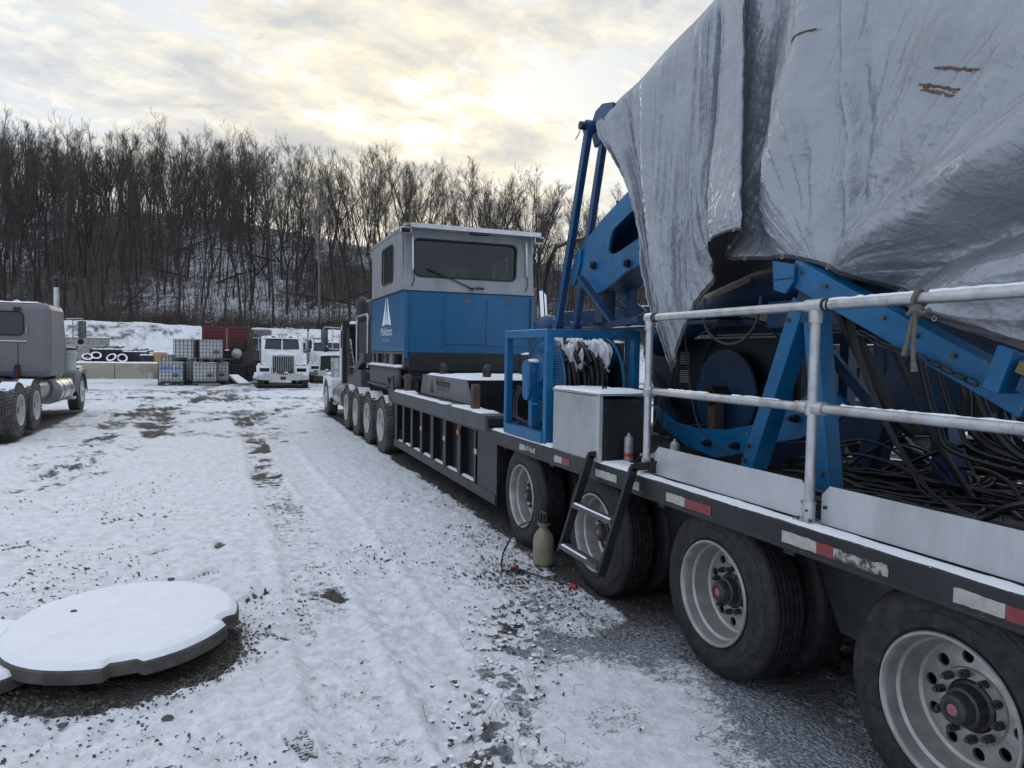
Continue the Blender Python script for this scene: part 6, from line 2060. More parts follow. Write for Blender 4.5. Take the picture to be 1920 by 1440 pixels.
HW0 = ('first', 'second', 'third', 'fourth', 'fifth', 'last')
for k in range(6):
    o_ = 0.022 * k
    hose_thing([(3.52 + o_, 3.50, 2.30), (3.50 + o_, 3.40, 2.13 + 0.5 * o_), (3.50 + o_, 3.28, 2.05 + 0.3 * o_), (3.51 + o_, 3.14, 2.045 + 0.4 * o_), (3.52 + o_, 3.02, 2.12), (3.5 + o_, 2.9, 2.25)], 0.0115,
               HW0[k] + ' sagging black cable from the front in the bundle behind the second handrail post', 'black cables sagging below the beam', 'cable', 'cable', 7, 'cable')
HW = ('first', 'second', 'third', 'fourth', 'fifth', 'sixth', 'seventh', 'eighth', 'ninth', 'tenth', 'eleventh', 'last')
for k in range(12):
    a = k / 11
    y0 = 2.86 - 0.52 * a
    x_ = 3.45 + 0.35 * rng.random()
    dr = 0.25 + 0.25 * rng.random()
    hose_thing([(x_, y0, 1.92 - 0.16 * a), (x_ + 0.02, y0 - 0.03, 1.75 - 0.10 * a), (x_ + rng.uniform(-.05, .08), y0 - 0.10, 1.55), (x_ + 0.05, y0 - 0.22 - 0.1 * a, 1.40 + rng.uniform(-.03, .03)), (x_ + 0.05, y0 - 0.5 - dr, 1.36 + rng.uniform(-.04, .03)), (x_, y0 - 1.3, 1.38)], rng.choice((0.013, 0.018, 0.024)),
               HW[k] + ' from the left of the black hoses hanging under the inclined beam', 'black hoses hanging at the right', n=8)
for pts, r, lab in (([(3.35, 4.86, 2.18), (3.35, 4.80, 1.9), (3.36, 4.74, 1.6), (3.37, 4.62, 1.33), (3.45, 4.35, 1.15)], 0.007, 'thin grey cord dangling past the big blue disc from the tarpaulin'),
                    ([(3.32, 4.93, 1.76), (3.31, 5.0, 1.6), (3.30, 5.04, 1.4), (3.29, 5.04, 1.17)], 0.006, 'thin dark tie cord hanging from the lowest tip of the tarpaulin'),
                    ([(2.735, 4.34, 1.64), (2.72, 4.37, 1.52), (2.71, 4.36, 1.42), (2.71, 4.30, 1.38), (2.71, 4.23, 1.42), (2.72, 4.22, 1.50), (2.73, 4.20, 1.64)], 0.0045, 'loop of thin black wire hung on the first handrail post'),
                    ([(3.3, 4.52, 2.32), (3.3, 4.51, 2.14), (3.3, 4.40, 2.03), (3.3, 4.22, 1.975), (3.3, 4.04, 2.02), (3.3, 3.93, 2.14), (3.3, 3.9, 2.3)], 0.011, 'grey cable looping down like a hoop behind the top handrail'),
                    ([(4.35, 7.2, 3.3), (4.3, 6.9, 3.15), (4.3, 6.6, 3.18), (4.3, 6.3, 3.35)], 0.02, 'black hose looping inside the window of the boom arm'),
                    ([(3.65, 3.3, 2.2), (3.75, 3.15, 1.8), (3.8, 2.95, 1.4), (3.9, 2.8, 1.1)], 0.02, 'dark hose dropping to the deck behind the second handrail post'),
                    ([(2.95, 2.9, 1.075), (2.98, 2.6, 1.085), (3.0, 2.35, 1.13), (3.05, 2.15, 1.20), (3.0, 1.95, 1.31), (3.1, 1.6, 1.4)], 0.016, 'thick black cable rising over the toe board at the right edge')):
    hose_thing(pts, r, lab, None, 'cable' if 'grey' in lab else 'hose', 'cable', 7, 'cable')
ST = [(3.40, 3.26, 2.26), (3.37, 3.19, 2.02), (3.35, 3.0, 1.66), (3.35, 2.80, 1.37), (3.34, 2.60, 1.20), (3.3, 2.36, 1.14), (3.25, 2.1, 1.13)]
q = catmull(ST, 40)
mb = MB()
vs, fs = [], []
for i, p in enumerate(q):
    p = Vector(p)
    w_ = Vector((0.012, 0.045, 0.02))
    vs += [p - w_, p + w_, p + w_ + Vector((0.006, 0, 0)), p - w_ + Vector((0.006, 0, 0))]
    if i:
        a = 4 * i
        fs += [(a - 4, a - 3, a + 1, a), (a - 3, a - 2, a + 2, a + 1), (a - 2, a - 1, a + 3, a + 2), (a - 1, a - 4, a, a + 3)]
tag(mb.add(vs, fs).build('strap', 'strap', None, loc=tuple(ST[0])), 'flat dark webbing strap slanting down across the trestles to the deck', 'strap')
hose_thing([(3.55, 3.5, 2.25), (3.6, 3.35, 1.95), (3.7, 3.2, 1.6), (3.8, 3.1, 1.45)], 0.05, 'stout black hose slanting down beside the far face of the second handrail post')
# tangle of cables covering the deck
mb = MB()
for k in range(170):
    y = rng.uniform(0.2, 3.9)
    x = rng.uniform(2.82, 4.6)
    z = 1.068 + rng.choice((0.01, 0.02, 0.035, 0.05))
    an = rng.gauss(0.15, 0.45)
    L = rng.uniform(0.5, 1.7)
    pts = [(x, y, z)]
    for i in range(6):
        an += rng.gauss(0, 0.22)
        p = pts[-1]
        pts.append((min(max(p[0] + math.sin(an) * L / 6, 2.80), 4.9), p[1] - math.cos(an) * L / 6, 1.068 + max(0.006, z - 1.068 + rng.gauss(0, 0.012))))
    mb.tube([tuple(p) for p in catmull(pts, 16)], rng.choice((0.006, 0.008, 0.011, 0.015)), 6)
for k in range(16):
    x_ = rng.uniform(3.7, 4.6)
    y_ = rng.uniform(2.6, 3.9)
    h_ = rng.uniform(0.12, 0.38)
    w2 = rng.uniform(0.3, 0.7)
    mb.tube([tuple(p) for p in catmull([(x_, y_ - w2, 1.08), (x_ + 0.05, y_ - w2 * 0.6, 1.08 + h_ * 0.8), (x_ + 0.1, y_, 1.08 + h_), (x_ + 0.1, y_ + w2 * 0.6, 1.08 + h_ * 0.6), (x_, y_ + w2, 1.08)], 22)], rng.choice((0.009, 0.013)), 6)
for k in range(26):
    r0, cyy = rng.uniform(0.25, 0.5), rng.uniform(3.0, 3.8)
    mb.tube([(4.25 + r0 * 0.7 * math.cos(a), cyy + r0 * math.sin(a), 1.08 + 0.012 * (k % 6) + 0.02 * math.sin(3 * a + k)) for a in np.linspace(0, 2 * PI, 25)[:-1]], 0.010, 6, closed=True)
o = mb.build('cable_tangle', 'cable', None, smooth=True)
o['kind'] = 'stuff'
# wire rope net by the first post
mb = MB()
for k in range(34):
    y = 3.55 + k * 0.035
    mb.tube([(2.80, y, 1.075), (2.9, y + 0.02, 1.10 + 0.01 * (k % 3)), (3.05, y + 0.03, 1.085), (3.2, y + 0.03, 1.075)], 0.011, 6)
o = mb.build('hose_bundle', 'cable', None, smooth=True)
tag(o, 'close-packed row of short black hose ends lying behind the first toe board', 'hoses')
# worn tyre lying against the hoses at the far right
OT = thing('spare_tyre', 'worn black tyre standing on the deck among hoses at the right edge', 'tyre', (3.62, 2.18, 1.345))
tw = tyre_mb(R=0.30, rr=0.18, w=0.20, grooves=2, n=40)
tw.add(*[(lambda b: (b.v, b.f))(MB().lathe([(0.1, 0.18), (0.1, 0.05)], n=24))][0])
me = tw.mesh('rubber', 'rubber', True)
o = put('rubber', me, OT)
o.rotation_euler = (0, 0.12, rad(-35))
# dark box beam lying across the deck at the back
DB = MB().bar((4.75, 3.6, 1.25), (4.75, 0.5, 1.25), 0.2, 0.22).build('deck_beam', 'black', None, loc=(4.75, 2, 1.25))
tag(DB, 'dark steel beam lying along the far edge of the deck', 'beam')
# ------------------------------------------------------------------ lorries (own frame: forward = +Y, front axle at y = 0)
wheel_meshes('drive', tyre_mb(R=0.52, rr=0.30, w=0.28, grooves=3, lugs=True, n=48), rim_mb(n=40), hub_mb(), 'rubber_dirt', 'white_rim')
STEER_RIM = MB().lathe([(0.03, 0.30), (0.0, 0.304), (-0.012, 0.300), (-0.006, 0.285), (0.02, 0.27), (0.04, 0.255), (0.03, 0.22), (0.0, 0.17), (-0.012, 0.12), (-0.03, 0.10), (-0.05, 0.08), (-0.06, 0.001)], n=40).mesh('rim', 'white_rim', True)
M['duct'] = mat('dusty_chassis', (0.045, 0.043, 0.042), 0.8, var=0.4, scale=6, frost=0.2)


def lorry(label, paint, cab='sleeper', wheelbase=(-5.0, -6.2), rear=True, rz=0.0, loc=(0, 0, 0), w=2.44, scale=1.0, stacks=(1,), snow=True, detail=True, group=None, fender_snow=True, grille='chrome_dull', sw=1.12, cleaner=True):
    T = thing('lorry', label, 'lorry', loc, rz, group)
    T.scale = (scale,) * 3
    bd = dict(world=False)
    R_, ww = 0.52, 0.28

    def whl(x, y, key, steer=False, inner=False, left=True):
        o = bpy.data.objects.new('wheel', None)
        COL.objects.link(o)
        o.parent = T
        o.location = (x, y, R_ - 0.01)
        if not left:
            o.rotation_euler = (0, 0, PI)
        put('tyre', WHEEL_ME['drive'][0], o)
        if steer:
            put('rim', STEER_RIM, o)
        else:
            put('rim', WHEEL_ME['drive'][1], o)
            put('hub', WHEEL_ME['drive'][2], o)
        if inner:
            put('tyre', WHEEL_ME['drive'][0], o, (0.33, 0, 0))
        return o
    hw = w / 2
    whl(-hw, 0, 'drive', True)
    whl(hw, 0, 'drive', True, left=False)
    if rear:
        for y in wheelbase:
            whl(-hw, y, 'drive', inner=True)
            whl(hw, y, 'drive', inner=True, left=False)
    # chassis
    end = wheelbase[-1] - 0.7
    ch = MB()
    for x in (-0.46, 0.38):
        ch.box((x, end, 0.78), (x + 0.08, 0.8, 1.02))
    for y in np.arange(end + 0.1, 0.5, 1.3):
        ch.box((-0.38, y, 0.82), (0.38, y + 0.1, 0.98))
    ch.cyl((-hw + 0.2, 0, 0.5), (hw - 0.2, 0, 0.5), 0.07, 8)
    for y in wheelbase:
        ch.cyl((-hw + 0.3, y, 0.51), (hw - 0.3, y, 0.51), 0.11, 10).ball((0, y, 0.51), 0.26, 12)
    ch.build('chassis', 'duct', T, **bd)
    # bonnet: narrow box with a crowned top and sloping sides
    prof = []
    for y, hwid, zt_ in ((0.72, 0.50, 1.60), (0.70, 0.54, 1.66), (0.2, 0.60, 1.76), (-0.5, 0.72, 1.86), (-0.95, 0.80, 1.90)):
        prof.append([(-hwid, y, 0.95), (-hwid, y, zt_ - 0.16), (-hwid * 0.86, y, zt_ - 0.04), (-hwid * 0.4, y, zt_ + 0.02), (hwid * 0.4, y, zt_ + 0.02), (hwid * 0.86, y, zt_ - 0.04), (hwid, y, zt_ - 0.16), (hwid, y, 0.95)])
    mb = MB()
    n = 8
    mb.add([p for r in prof for p in r], [(i * n + k, i * n + k + 1, (i + 1) * n + k + 1, (i + 1) * n + k) for i in range(4) for k in range(7)] + [tuple(range(8))[::-1]])
    mb.build('bonnet', paint, T, **bd)
    # front wings arching over the wheels
    for s in (-1, 1):
        arc = []
        for a in np.linspace(-0.15, PI * 0.99, 13):
            arc.append((0.70 * math.cos(a), 0.50 + 0.66 * math.sin(a)))
        arc[0] = (0.76, 0.62)
        arc[-1] = (-0.74, 0.55)
        vs, fs = [], []
        for (y, z) in arc:
            vs += [(s * 0.56, y, z + 0.04), (s * (hw - 0.08), y, z + 0.03), (s * (hw + 0.01), y, z - 0.04), (s * (hw + 0.01), y, z - 0.12)]
        for i in range(12):
            for k in range(3):
                a = 4 * i + k
                fs.append((a, a + 1, a + 5, a + 4))
        mb = MB().add(vs, fs)
        mb.box((min(s * 0.57, s * hw), 0.56, 0.66), (max(s * 0.57, s * hw), 0.80, 1.10))
        wg = mb.build('front_wing', paint, T, **bd)
        md = wg.modifiers.new('thick', 'SOLIDIFY')
        md.thickness = 0.02
        MB().box((s * 0.87 - 0.21, 0.80, 0.86), (s * 0.87 + 0.21, 0.815, 1.0)).build('headlight', 'glass', T, **bd)
        MB().box((s * 0.87 - 0.23, 0.79, 0.84), (s * 0.87 + 0.23, 0.806, 1.02)).build('headlight_bezel', 'greysteel', T, **bd)
        MB().box((s * 1.0 - 0.04, 0.5, 1.17), (s * 1.0 + 0.04, 0.58, 1.24)).build('indicator', 'orange', T, **bd)
        # fuel tank, step, mirror
        MB().cyl((s * 0.93, -1.15, 0.66), (s * 0.93, -2.75, 0.66), 0.31, 22).build('fuel_tank', 'chrome_dull', T, smooth=True, **bd)
        for y in (-1.5, -2.4):
            MB().lathe([(-0.03, 0.315), (0.03, 0.315)], (s * 0.93, y, 0.66), 'Y', 22).build('tank_strap', 'black', T, **bd)
        MB().box((s * 0.93 - 0.22, -1.14, 0.36), (s * 0.93 + 0.27, -0.72, 0.42)).box((s * 0.93 - 0.1, -1.1, 0.42), (s * 0.93 + 0.2, -0.8, 0.92)).build('step_box', 'alu', T, **bd)
        mx = s * (hw + 0.16)
        mm = MB().tube([(s * 1.0, -0.92, 2.50), (mx, -0.85, 2.52), (mx + s * 0.02, -0.85, 2.46), (mx + s * 0.02, -0.85, 1.92), (s * 1.0, -0.92, 1.90)], 0.016, 6).tube([(mx - s * 0.22, -0.87, 2.51), (mx - s * 0.22, -0.87, 1.90)], 0.014, 6)
        mm.build('mirror_arm', 'chrome_dull', T, **bd)
        MB().box((mx - 0.09, -0.90, 2.0), (mx + 0.09, -0.83, 2.45)).build('mirror', 'black', T, **bd)
        MB().box((mx - 0.08, -0.906, 2.01), (mx + 0.08, -0.9005, 2.44)).build('mirror_glass', 'mirror', T, **bd)
        MB().ball((mx - s * 0.04, -0.86, 1.90), 0.085, 10).build('round_mirror', 'black', T, **bd)
        if cleaner:
          MB().lathe([(0, 0.001), (0, 0.19), (0.45, 0.19), (0.47, 0.21), (0.50, 0.19), (0.58, 0.20), (0.64, 0.14), (0.65, 0.001)], (s * 1.03, -0.78, 1.12), 'Z', 22).build('air_cleaner', 'tank_grey' if paint != 'truck_white' else 'galv', T, smooth=True, **bd)
        if cleaner:
          MB().lathe([(0.55, 0.205), (0.60, 0.205)], (s * 1.03, -0.78, 1.12), 'Z', 22).build('intake_band', 'black', T, **bd)
        for k in stacks:
            y = -2.38 if cab == 'day' else -2.55
            sx_ = s * 1.10
            mb = MB().cyl((sx_, y, 1.0), (sx_, y, 2.2), 0.09, 16).cyl((sx_, y, 2.2), (sx_, y, 3.25), 0.065, 14)
            mb.build('exhaust_stack', 'chrome_dull', T, smooth=True, **bd)
            MB().tube([(sx_, y, 3.22), (sx_, y - 0.03, 3.36), (sx_, y - 0.10, 3.46)], 0.066, 14).build('stack_tip', 'black', T, smooth=True, **bd)
    # grille with bars, bumper
    MB().box((-0.50, 0.72, 0.84), (0.50, 0.745, 1.62)).build('grille', 'black', T, **bd)
    fr_ = MB().box((-0.54, 0.74, 0.80), (-0.49, 0.775, 1.66)).box((0.49, 0.74, 0.80), (0.54, 0.775, 1.66)).prism([(-0.54, 0.742, 1.60), (0.54, 0.742, 1.60), (0.54, 0.742, 1.655), (0, 0.742, 1.70), (-0.54, 0.742, 1.655)], (0, 0.032, 0))
    fr_.build('grille_frame', grille, T, **bd)
    for i in range(9):
        MB().box((-0.42 + i * 0.105 - 0.010, 0.746, 0.86), (-0.42 + i * 0.105 + 0.010, 0.762, 1.60)).build('grille_bar', grille, T, **bd)
    bp = MB().prism([(-hw + 0.02, 0.72, 0.44), (-0.7, 0.88, 0.42), (0.7, 0.88, 0.42), (hw - 0.02, 0.72, 0.44), (hw - 0.02, 0.68, 0.44), (-hw + 0.02, 0.68, 0.44)], (0, 0, 0.34))
    bp.build('bumper', 'chrome_dull', T, **bd)
    MB().box((-0.13, 0.882, 0.45), (0.13, 0.90, 0.60)).box((-0.22, 0.882, 0.70), (0.22, 0.895, 0.74)).build('number_plate', 'black', T, **bd)
    # cab with raked windscreen
    y0, y1 = -0.95, -2.35
    cwid = 1.02
    side = [(y1, 1.00), (y1, 2.62), (y0 - 0.42, 2.62), (y0 - 0.28, 2.55), (y0, 1.90), (y0, 1.00)]
    cb = MB().prism([(-cwid, y, z) for y, z in side], (2 * cwid, 0, 0)).build('cab', paint, T, bevel=0.06, **bd)
    d = Vector((0, 0.28, -0.65)).normalized()
    nrm = Vector((0, 0.65, 0.28)).normalized()
    c0 = Vector((0, y0 - 0.25, 2.48)) + nrm * 0.004
    c1 = Vector((0, y0 - 0.012, 1.93)) + nrm * 0.004
    for s in (-1, 1):
        e = 0.03
        MB().add([c0 + Vector((s * 0.03, 0, 0)), c0 + Vector((s * 0.80, 0, -0.01)), c1 + Vector((s * 0.86, 0, 0.02)), c1 + Vector((s * 0.03, 0, 0))], [(0, 1, 2, 3) if s < 0 else (3, 2, 1, 0)]).build('windscreen', 'glass_dark2', T, **bd)
        MB().box((s * (cwid + 0.004) - 0.003, y0 - 1.15, 1.95), (s * (cwid + 0.004) + 0.003, y0 - 0.35, 2.42)).build('side_window', 'glass_dark2', T, **bd)
        MB().tube([(s * (cwid + 0.03), y1 + 0.1, 1.3), (s * (cwid + 0.06), y1 + 0.1, 1.4), (s * (cwid + 0.06), y1 + 0.1, 2.2), (s * (cwid + 0.03), y1 + 0.1, 2.3)], 0.014, 6).build('grab_rail', 'chrome_dull', T, **bd)
    MB().box((-0.90, y0 - 0.30, 2.50), (0.90, y0 - 0.16, 2.55)).build('sun_visor', paint, T, **bd)
    for x in (-0.80, -0.14, 0, 0.14, 0.80):
        MB().ball((x, y0 - 0.34, 2.635), 0.045, 8, (1, 1.4, 0.8)).build('roof_lamp', 'orange' if detail else 'black', T, **bd)
    if detail:
        for x in (-0.42, 0.42):
            MB().box((x - 0.09, y0 - 0.36, 2.56), (x + 0.09, y0 - 0.26, 2.62)).build('roof_lamp', 'black', T, **bd)
    if cab == 'sleeper':
        ys, ye = -2.42, -4.05
        mb = MB().box((-sw, ye, 1.05), (sw, ys, 2.74))
        mb.build('sleeper', paint, T, bevel=0.14, **bd)
        MB().prism([(x, ye - 0.004, z) for x, z in rrect(-0.72, 0.72, 2.02, 2.52, 0.10)], (0, -0.012, 0)).build('rear_window', 'glass_dark2', T, **bd)
        MB().tube([(x, ye - 0.012, z) for x, z in rrect(-0.73, 0.73, 2.01, 2.53, 0.10)], 0.018, 6, closed=True).build('window_seal', 'black', T, **bd)
        MB().box((-0.80, ye - 0.03, 1.86), (0.80, ye - 0.002, 1.885)).build('rub_strip', 'chrome_dull', T, **bd)
        MB().tube([(0.80, ye - 0.01, 2.02), (0.80, ye - 0.05, 2.04), (0.80, ye - 0.05, 2.20), (0.80, ye - 0.01, 2.22)], 0.012, 6).build('handle', 'galv', T, **bd)
        MB().box((0.56, ye - 0.07, 1.10), (0.66, ye - 0.002, 1.34)).build('air_coupling', 'black', T, **bd)
        for x in (-0.62, 0.62):
            MB().box((x - 0.008, ye - 0.006, 1.12), (x + 0.008, ye - 0.001, 1.84)).build('panel_seam', 'black', T, **bd)
            MB().box((x - 0.07, ye - 0.06, 2.56), (x + 0.07, ye - 0.002, 2.63)).build('work_lamp', 'black', T, **bd)
        for k_, mm_ in enumerate(('red', 'truck_blue')):
            MB().tube([(0.60 - 0.06 * k_ + 0.03 * math.sin(t_), ye - 0.10 - 0.03 * math.cos(t_), 1.22 - 0.012 * t_) for t_ in np.linspace(0, 26, 90)], 0.008, 5).build('air_line', mm_, T, **bd)
        MB().box((-0.95, ye - 0.03, 1.07), (-0.75, ye - 0.002, 1.13)).build('tail_lamp', 'hubred', T, **bd)
        rv = MB()
        for z_ in np.arange(1.15, 2.62, 0.09):
            for x in (-1.0, 1.0):
                rv.ball((x, ye - 0.001, z_), 0.008, 6)
        o_ = rv.build('rivets', paint, T, **bd)
        o_['kind'] = 'stuff'
        for x in (-0.45, 0.35):
            MB().ball((x, -2.9, 2.78), 0.09, 10, (1, 1, 0.9)).build('roof_beacon', 'galv', T, **bd)
        if snow:
            snow_cap(-1.02, 1.02, ye + 0.1, ys - 0.05, 2.742, T, 0.04, 7, res=0.06, world=False)
        MB().box((-0.38, ye - 1.5, 1.02), (0.38, ye - 0.05, 1.05)).build('deck_plate', 'greysteel', T, **bd)
    elif snow:
        snow_cap(-0.92, 0.92, y1 + 0.05, y0 - 0.5, 2.622, T, 0.03, 8, res=0.06, world=False)
    if snow:
        for s in (-1, 1):
            if fender_snow:
                sx0, sx1 = sorted((s * 0.60, s * (hw - 0.02)))
                snow_cap(sx0, sx1, -0.30, 0.30, 1.185, T, 0.05, 9, res=0.05, world=False)
            if rear:
                for y in wheelbase:
                    P_ = []
                    for a in np.linspace(0.9, 2.3, 16):
                        r_ = 0.525 + 0.03 * math.sin((a - 0.9) / 1.4 * PI)
                        P_.append([(s * (hw - 0.03 - 0.26 * f), y + r_ * math.cos(a), R_ - 0.01 + r_ * math.sin(a)) for f in np.linspace(0, 1, 5)])
                    put('snow', grid_mesh('snow', np.array(P_), 'snow', flip=(s < 0)), T)
    if rear:
        for s in (-1, 1):
            x0_, x1_ = sorted((s * 0.45, s * 0.86))
            MB().box((x0_, end - 0.1, 0.28), (x1_, end - 0.085, 0.98)).build('mud_flap', 'black', T, **bd)
            MB().box((x0_, end - 0.12, 0.98), (x1_, end - 0.07, 1.03)).build('flap_bracket', 'chrome_dull', T, **bd)
    return T


def dark_glass2():
    m = mat('dark_windscreen', (0.012, 0.018, 0.024), 0.08, var=0.2, scale=2, spec=0.6)
    return m


M['glass_dark2'] = dark_glass2()
# grey sleeper lorry at the left edge, seen from behind
LG = lorry('dusty grey sleeper lorry cut by the left edge, seen from behind with bare rear wheels', 'truck_grey', 'sleeper', (-5.3, -6.6), loc=(-5.12, 23.2, 0.10), rz=rad(0.5), scale=1.0, sw=1.25)
# air tanks along its chassis
MB().cyl((0.72, -2.95, 0.74), (0.72, -4.35, 0.74), 0.30, 22).build('air_tank', 'chrome_dull', LG, smooth=True, world=False)
MB().tube([(0.3, -4.3, 1.25), (0.4, -4.8, 1.05), (0.25, -5.2, 1.10), (0.2, -5.6, 1.0)], 0.03, 8).build('air_line', 'truck_blue', LG, smooth=True, world=False)
MB().box((-0.4, -5.9, 1.03), (0.4, -5.1, 1.16)).prism([(-0.45, -6.6, 1.02), (0.45, -6.6, 1.02), (0.3, -7.0, 0.92), (-0.3, -7.0, 0.92)], (0, 0, 0.05)).build('fifth_wheel', 'duct', LG, world=False)
# white day-cab lorry facing the camera
lorry('bright white lorry facing the camera with a chrome bumper, standing alone in the yard middle', 'truck_white', 'day', (-4.4,), loc=(2.36, 36.9, -0.02), rz=rad(180 - 2), scale=0.97, stacks=(), detail=True, cleaner=False)
# white lorry behind it, mostly hidden
lorry('white lorry with a black grille parked behind the bright white one', 'truck_white', 'day', (-4.4,), loc=(5.35, 43.5, -0.02), rz=rad(178), scale=0.93, stacks=(1,), detail=False, grille='black', cleaner=False)
# the lorry pulling the lowbed trailer
LT = lorry('white lorry coupled to the lowbed trailer, its wing and mirror showing left of the cabin', 'truck_white', 'day', (-3.9, -5.3, -6.75, -8.2), loc=(3.84, 21.5, 0), rz=0, scale=1.0, w=2.5, stacks=(), detail=True)
MB().box((-0.25, -0.60, 1.02), (-0.2501, -0.60, 1.02)) if False else None
MB().box((-1.262, -0.70, 0.82), (-1.255, -0.56, 0.86)).build('badge', 'red', LT, world=False)
# headache rack and power pack behind its cab
PK = thing('power_pack', 'black hydraulic power pack with two tall bottles and hanging hoses behind the lorry cab', 'power pack', (3.6, 17.8, 1.1))
MB().box((2.64, 18.55, 1.05), (2.80, 18.75, 2.62)).box((2.80, 18.6, 2.47), (4.9, 18.7, 2.55)).box((4.85, 18.55, 1.05), (4.93, 18.75, 2.55)).build('rack_frame', 'black', PK)
MB().box((2.82, 18.8, 1.2), (4.9, 19.1, 2.5)).build('cooler', 'black', PK)
for x, y in ((3.02, 17.9), (3.20, 16.9)):
    MB().lathe([(1.5, 0.001), (1.5, 0.17), (3.02, 0.17), (3.12, 0.13), (3.18, 0.05), (3.20, 0.001)], (x, y, 0.0), 'Z', 20).build('gas_bottle', 'black', PK, smooth=True)
    MB().ball((x, y, 3.13), 0.09, 10, (1, 1, 0.35)).build('snow', 'snow', PK, smooth=True)
MB().tube([(2.85, 16.2, 1.5), (2.85, 16.2, 2.62), (2.85, 16.3, 2.70), (2.85, 17.6, 2.70), (2.85, 17.7, 2.62), (2.85, 17.7, 1.5)], 0.025, 8).box((2.90, 15.9, 1.9), (2.96, 15.95, 3.0)).box((2.80, 15.7, 2.96), (2.9, 16.2, 3.0)).build('hoop_frame', 'galv', PK)
mb = MB()
rng = random.Random(31)
for k in range(16):
    y = 15.7 + 0.13 * k
    mb.tube([(2.95, y, 2.6), (2.93 + rng.uniform(-.04, .04), y + 0.05, 2.2), (2.98, y + rng.uniform(-.1, .1), 1.8), (3.0, y + rng.uniform(-.2, .2), 1.5)], 0.022, 6)
for k in range(9):
    mb.tube([(2.74, 18.3 - 0.08 * k, 2.4 - 0.1 * k), (2.70, 18.2 - 0.08 * k, 2.3 - 0.12 * k), (2.74, 18.3, 1.7 - 0.05 * k)], 0.03, 6)
mb.build('hoses', 'hose', PK, smooth=True)
MB().box((2.88, 15.6, 1.5), (3.9, 17.8, 2.55)).build('hose_board', 'black', PK)
MB().cyl((2.75, 18.1, 2.15), (2.78, 17.6, 1.45), 0.028, 10).build('strut', 'galv', PK)
MB().bar((2.78, 17.2, 1.45), (2.80, 16.2, 1.72), 0.12, 0.16).box((2.72, 16.0, 1.62), (2.95, 16.5, 1.82)).build('valve_bank', 'greysteel', PK)
MB().box((2.74, 16.4, 1.05), (3.2, 18.6, 1.45)).build('tool_locker', 'greysteel', PK)
MB().box((2.70, 17.0, 1.48), (2.74, 18.0, 1.50)).build('tray', 'galv', PK)

# ------------------------------------------------------------------ caged liquid totes
def ibc(label, loc, rz=0.0, words=None, grimy=0.0):
    T = thing('liquid_tote', label, 'tote', loc, rz, 'caged plastic totes stacked in the yard')
    bd = dict(world=False)
    a = 0.56
    MB().box((-a + 0.03, -0.48, 0.19), (a - 0.03, 0.48, 1.12)).build('bottle', 'ibc', T, bevel=0.06, **bd)
    for k, x in enumerate(np.linspace(-a, a, 8)):
        for y in (-0.51, 0.51):
            MB().box((x - 0.011, y - 0.011, 0.16), (x + 0.011, y + 0.011, 1.14)).build('cage_bar', 'greysteel', T, **bd)
    for y in np.linspace(-0.40, 0.40, 5):
        for x in (-a - 0.004, a + 0.004):
            MB().box((x - 0.011, y - 0.011, 0.16), (x + 0.011, y + 0.011, 1.14)).build('cage_bar', 'greysteel', T, **bd)
    for z in (0.30, 0.48, 0.66, 0.84, 1.02, 1.14):
        MB().tube([(-a, -0.535, z), (a, -0.535, z), (a + 0.028, -0.51, z), (a + 0.028, 0.51, z), (a, 0.535, z), (-a, 0.535, z), (-a - 0.028, 0.51, z), (-a - 0.028, -0.51, z)], 0.011, 5, closed=True).build('cage_hoop', 'greysteel', T, **bd)
    p = MB().box((-a - 0.02, -0.53, 0.11), (a + 0.02, 0.53, 0.15))
    for x in (-0.5, 0, 0.5):
        for y in (-0.46, 0.46):
            p.box((x - 0.08, y - 0.06, 0.0), (x + 0.08, y + 0.06, 0.11))
    p.build('pallet', 'ibc_blue', T, **bd)
    MB().box((0.12, -0.552, 0.42), (0.34, -0.546, 0.58)).build('plate', 'greysteel', T, **bd)
    snow_cap(-a, a, -0.5, 0.5, 1.122, T, 0.03, int(loc[0] * 10) & 63, res=0.08, world=False)
    if words:
        lettering(words, 0.22, (0.02, -0.5505, 0.78), (1, 0, 0), (0, 0, 1), 'truck_blue', T, world=False, bold=0.006)
    return T


ibc('caged white tote with blue hand lettering, lower left of the stack', (-2.72, 39.6, 0.0), rad(-5), 'GOOD LKH')
ibc('plain caged white tote with a dark plate, lower right front of the stack', (-1.25, 39.6, 0.0), rad(4))
ibc('caged tote squeezed between the two front totes', (-2.0, 40.6, 0.0), rad(8))
ibc('caged tote behind the lower right one, beside the red hoppers', (-0.66, 40.6, 0.0), rad(0))
ibc('grey caged tote on the upper left of the stack', (-2.06, 40.9, 1.16), rad(70))
ibc('clean white caged tote on the upper right of the stack, before the red hopper', (-0.98, 40.4, 1.16), rad(6))
ibc('low caged tote at the back left of the stack', (-2.75, 41.6, 0.35), rad(0))
PL = MB().box((-0.5, -0.2, 0), (0.5, 0.25, 0.10))
o = PL.build('timber_baulk', 'wood', None, bevel=0.01)
o.location = (-1.0, 38.7, 0.0)
tag(o, 'short timber baulk lying on the snow before the lower right tote', 'timber')
mb = MB().prism([(-0.1, 39.4, 0.42), (0.35, 39.4, 0.42), (0.95, 38.9, 0.02), (0.35, 38.8, 0.02)], (0, 0, 0.06)).prism([(-0.1, 39.4, 0.48), (0.35, 39.4, 0.48), (0.95, 38.9, 0.08), (0.35, 38.8, 0.08)], (0, 0, 0.03))
BD = mb.build('board', 'wood', None, loc=(0.4, 39, 0))
tag(BD, 'snow-covered board leaning down to the ground right of the totes', 'board')
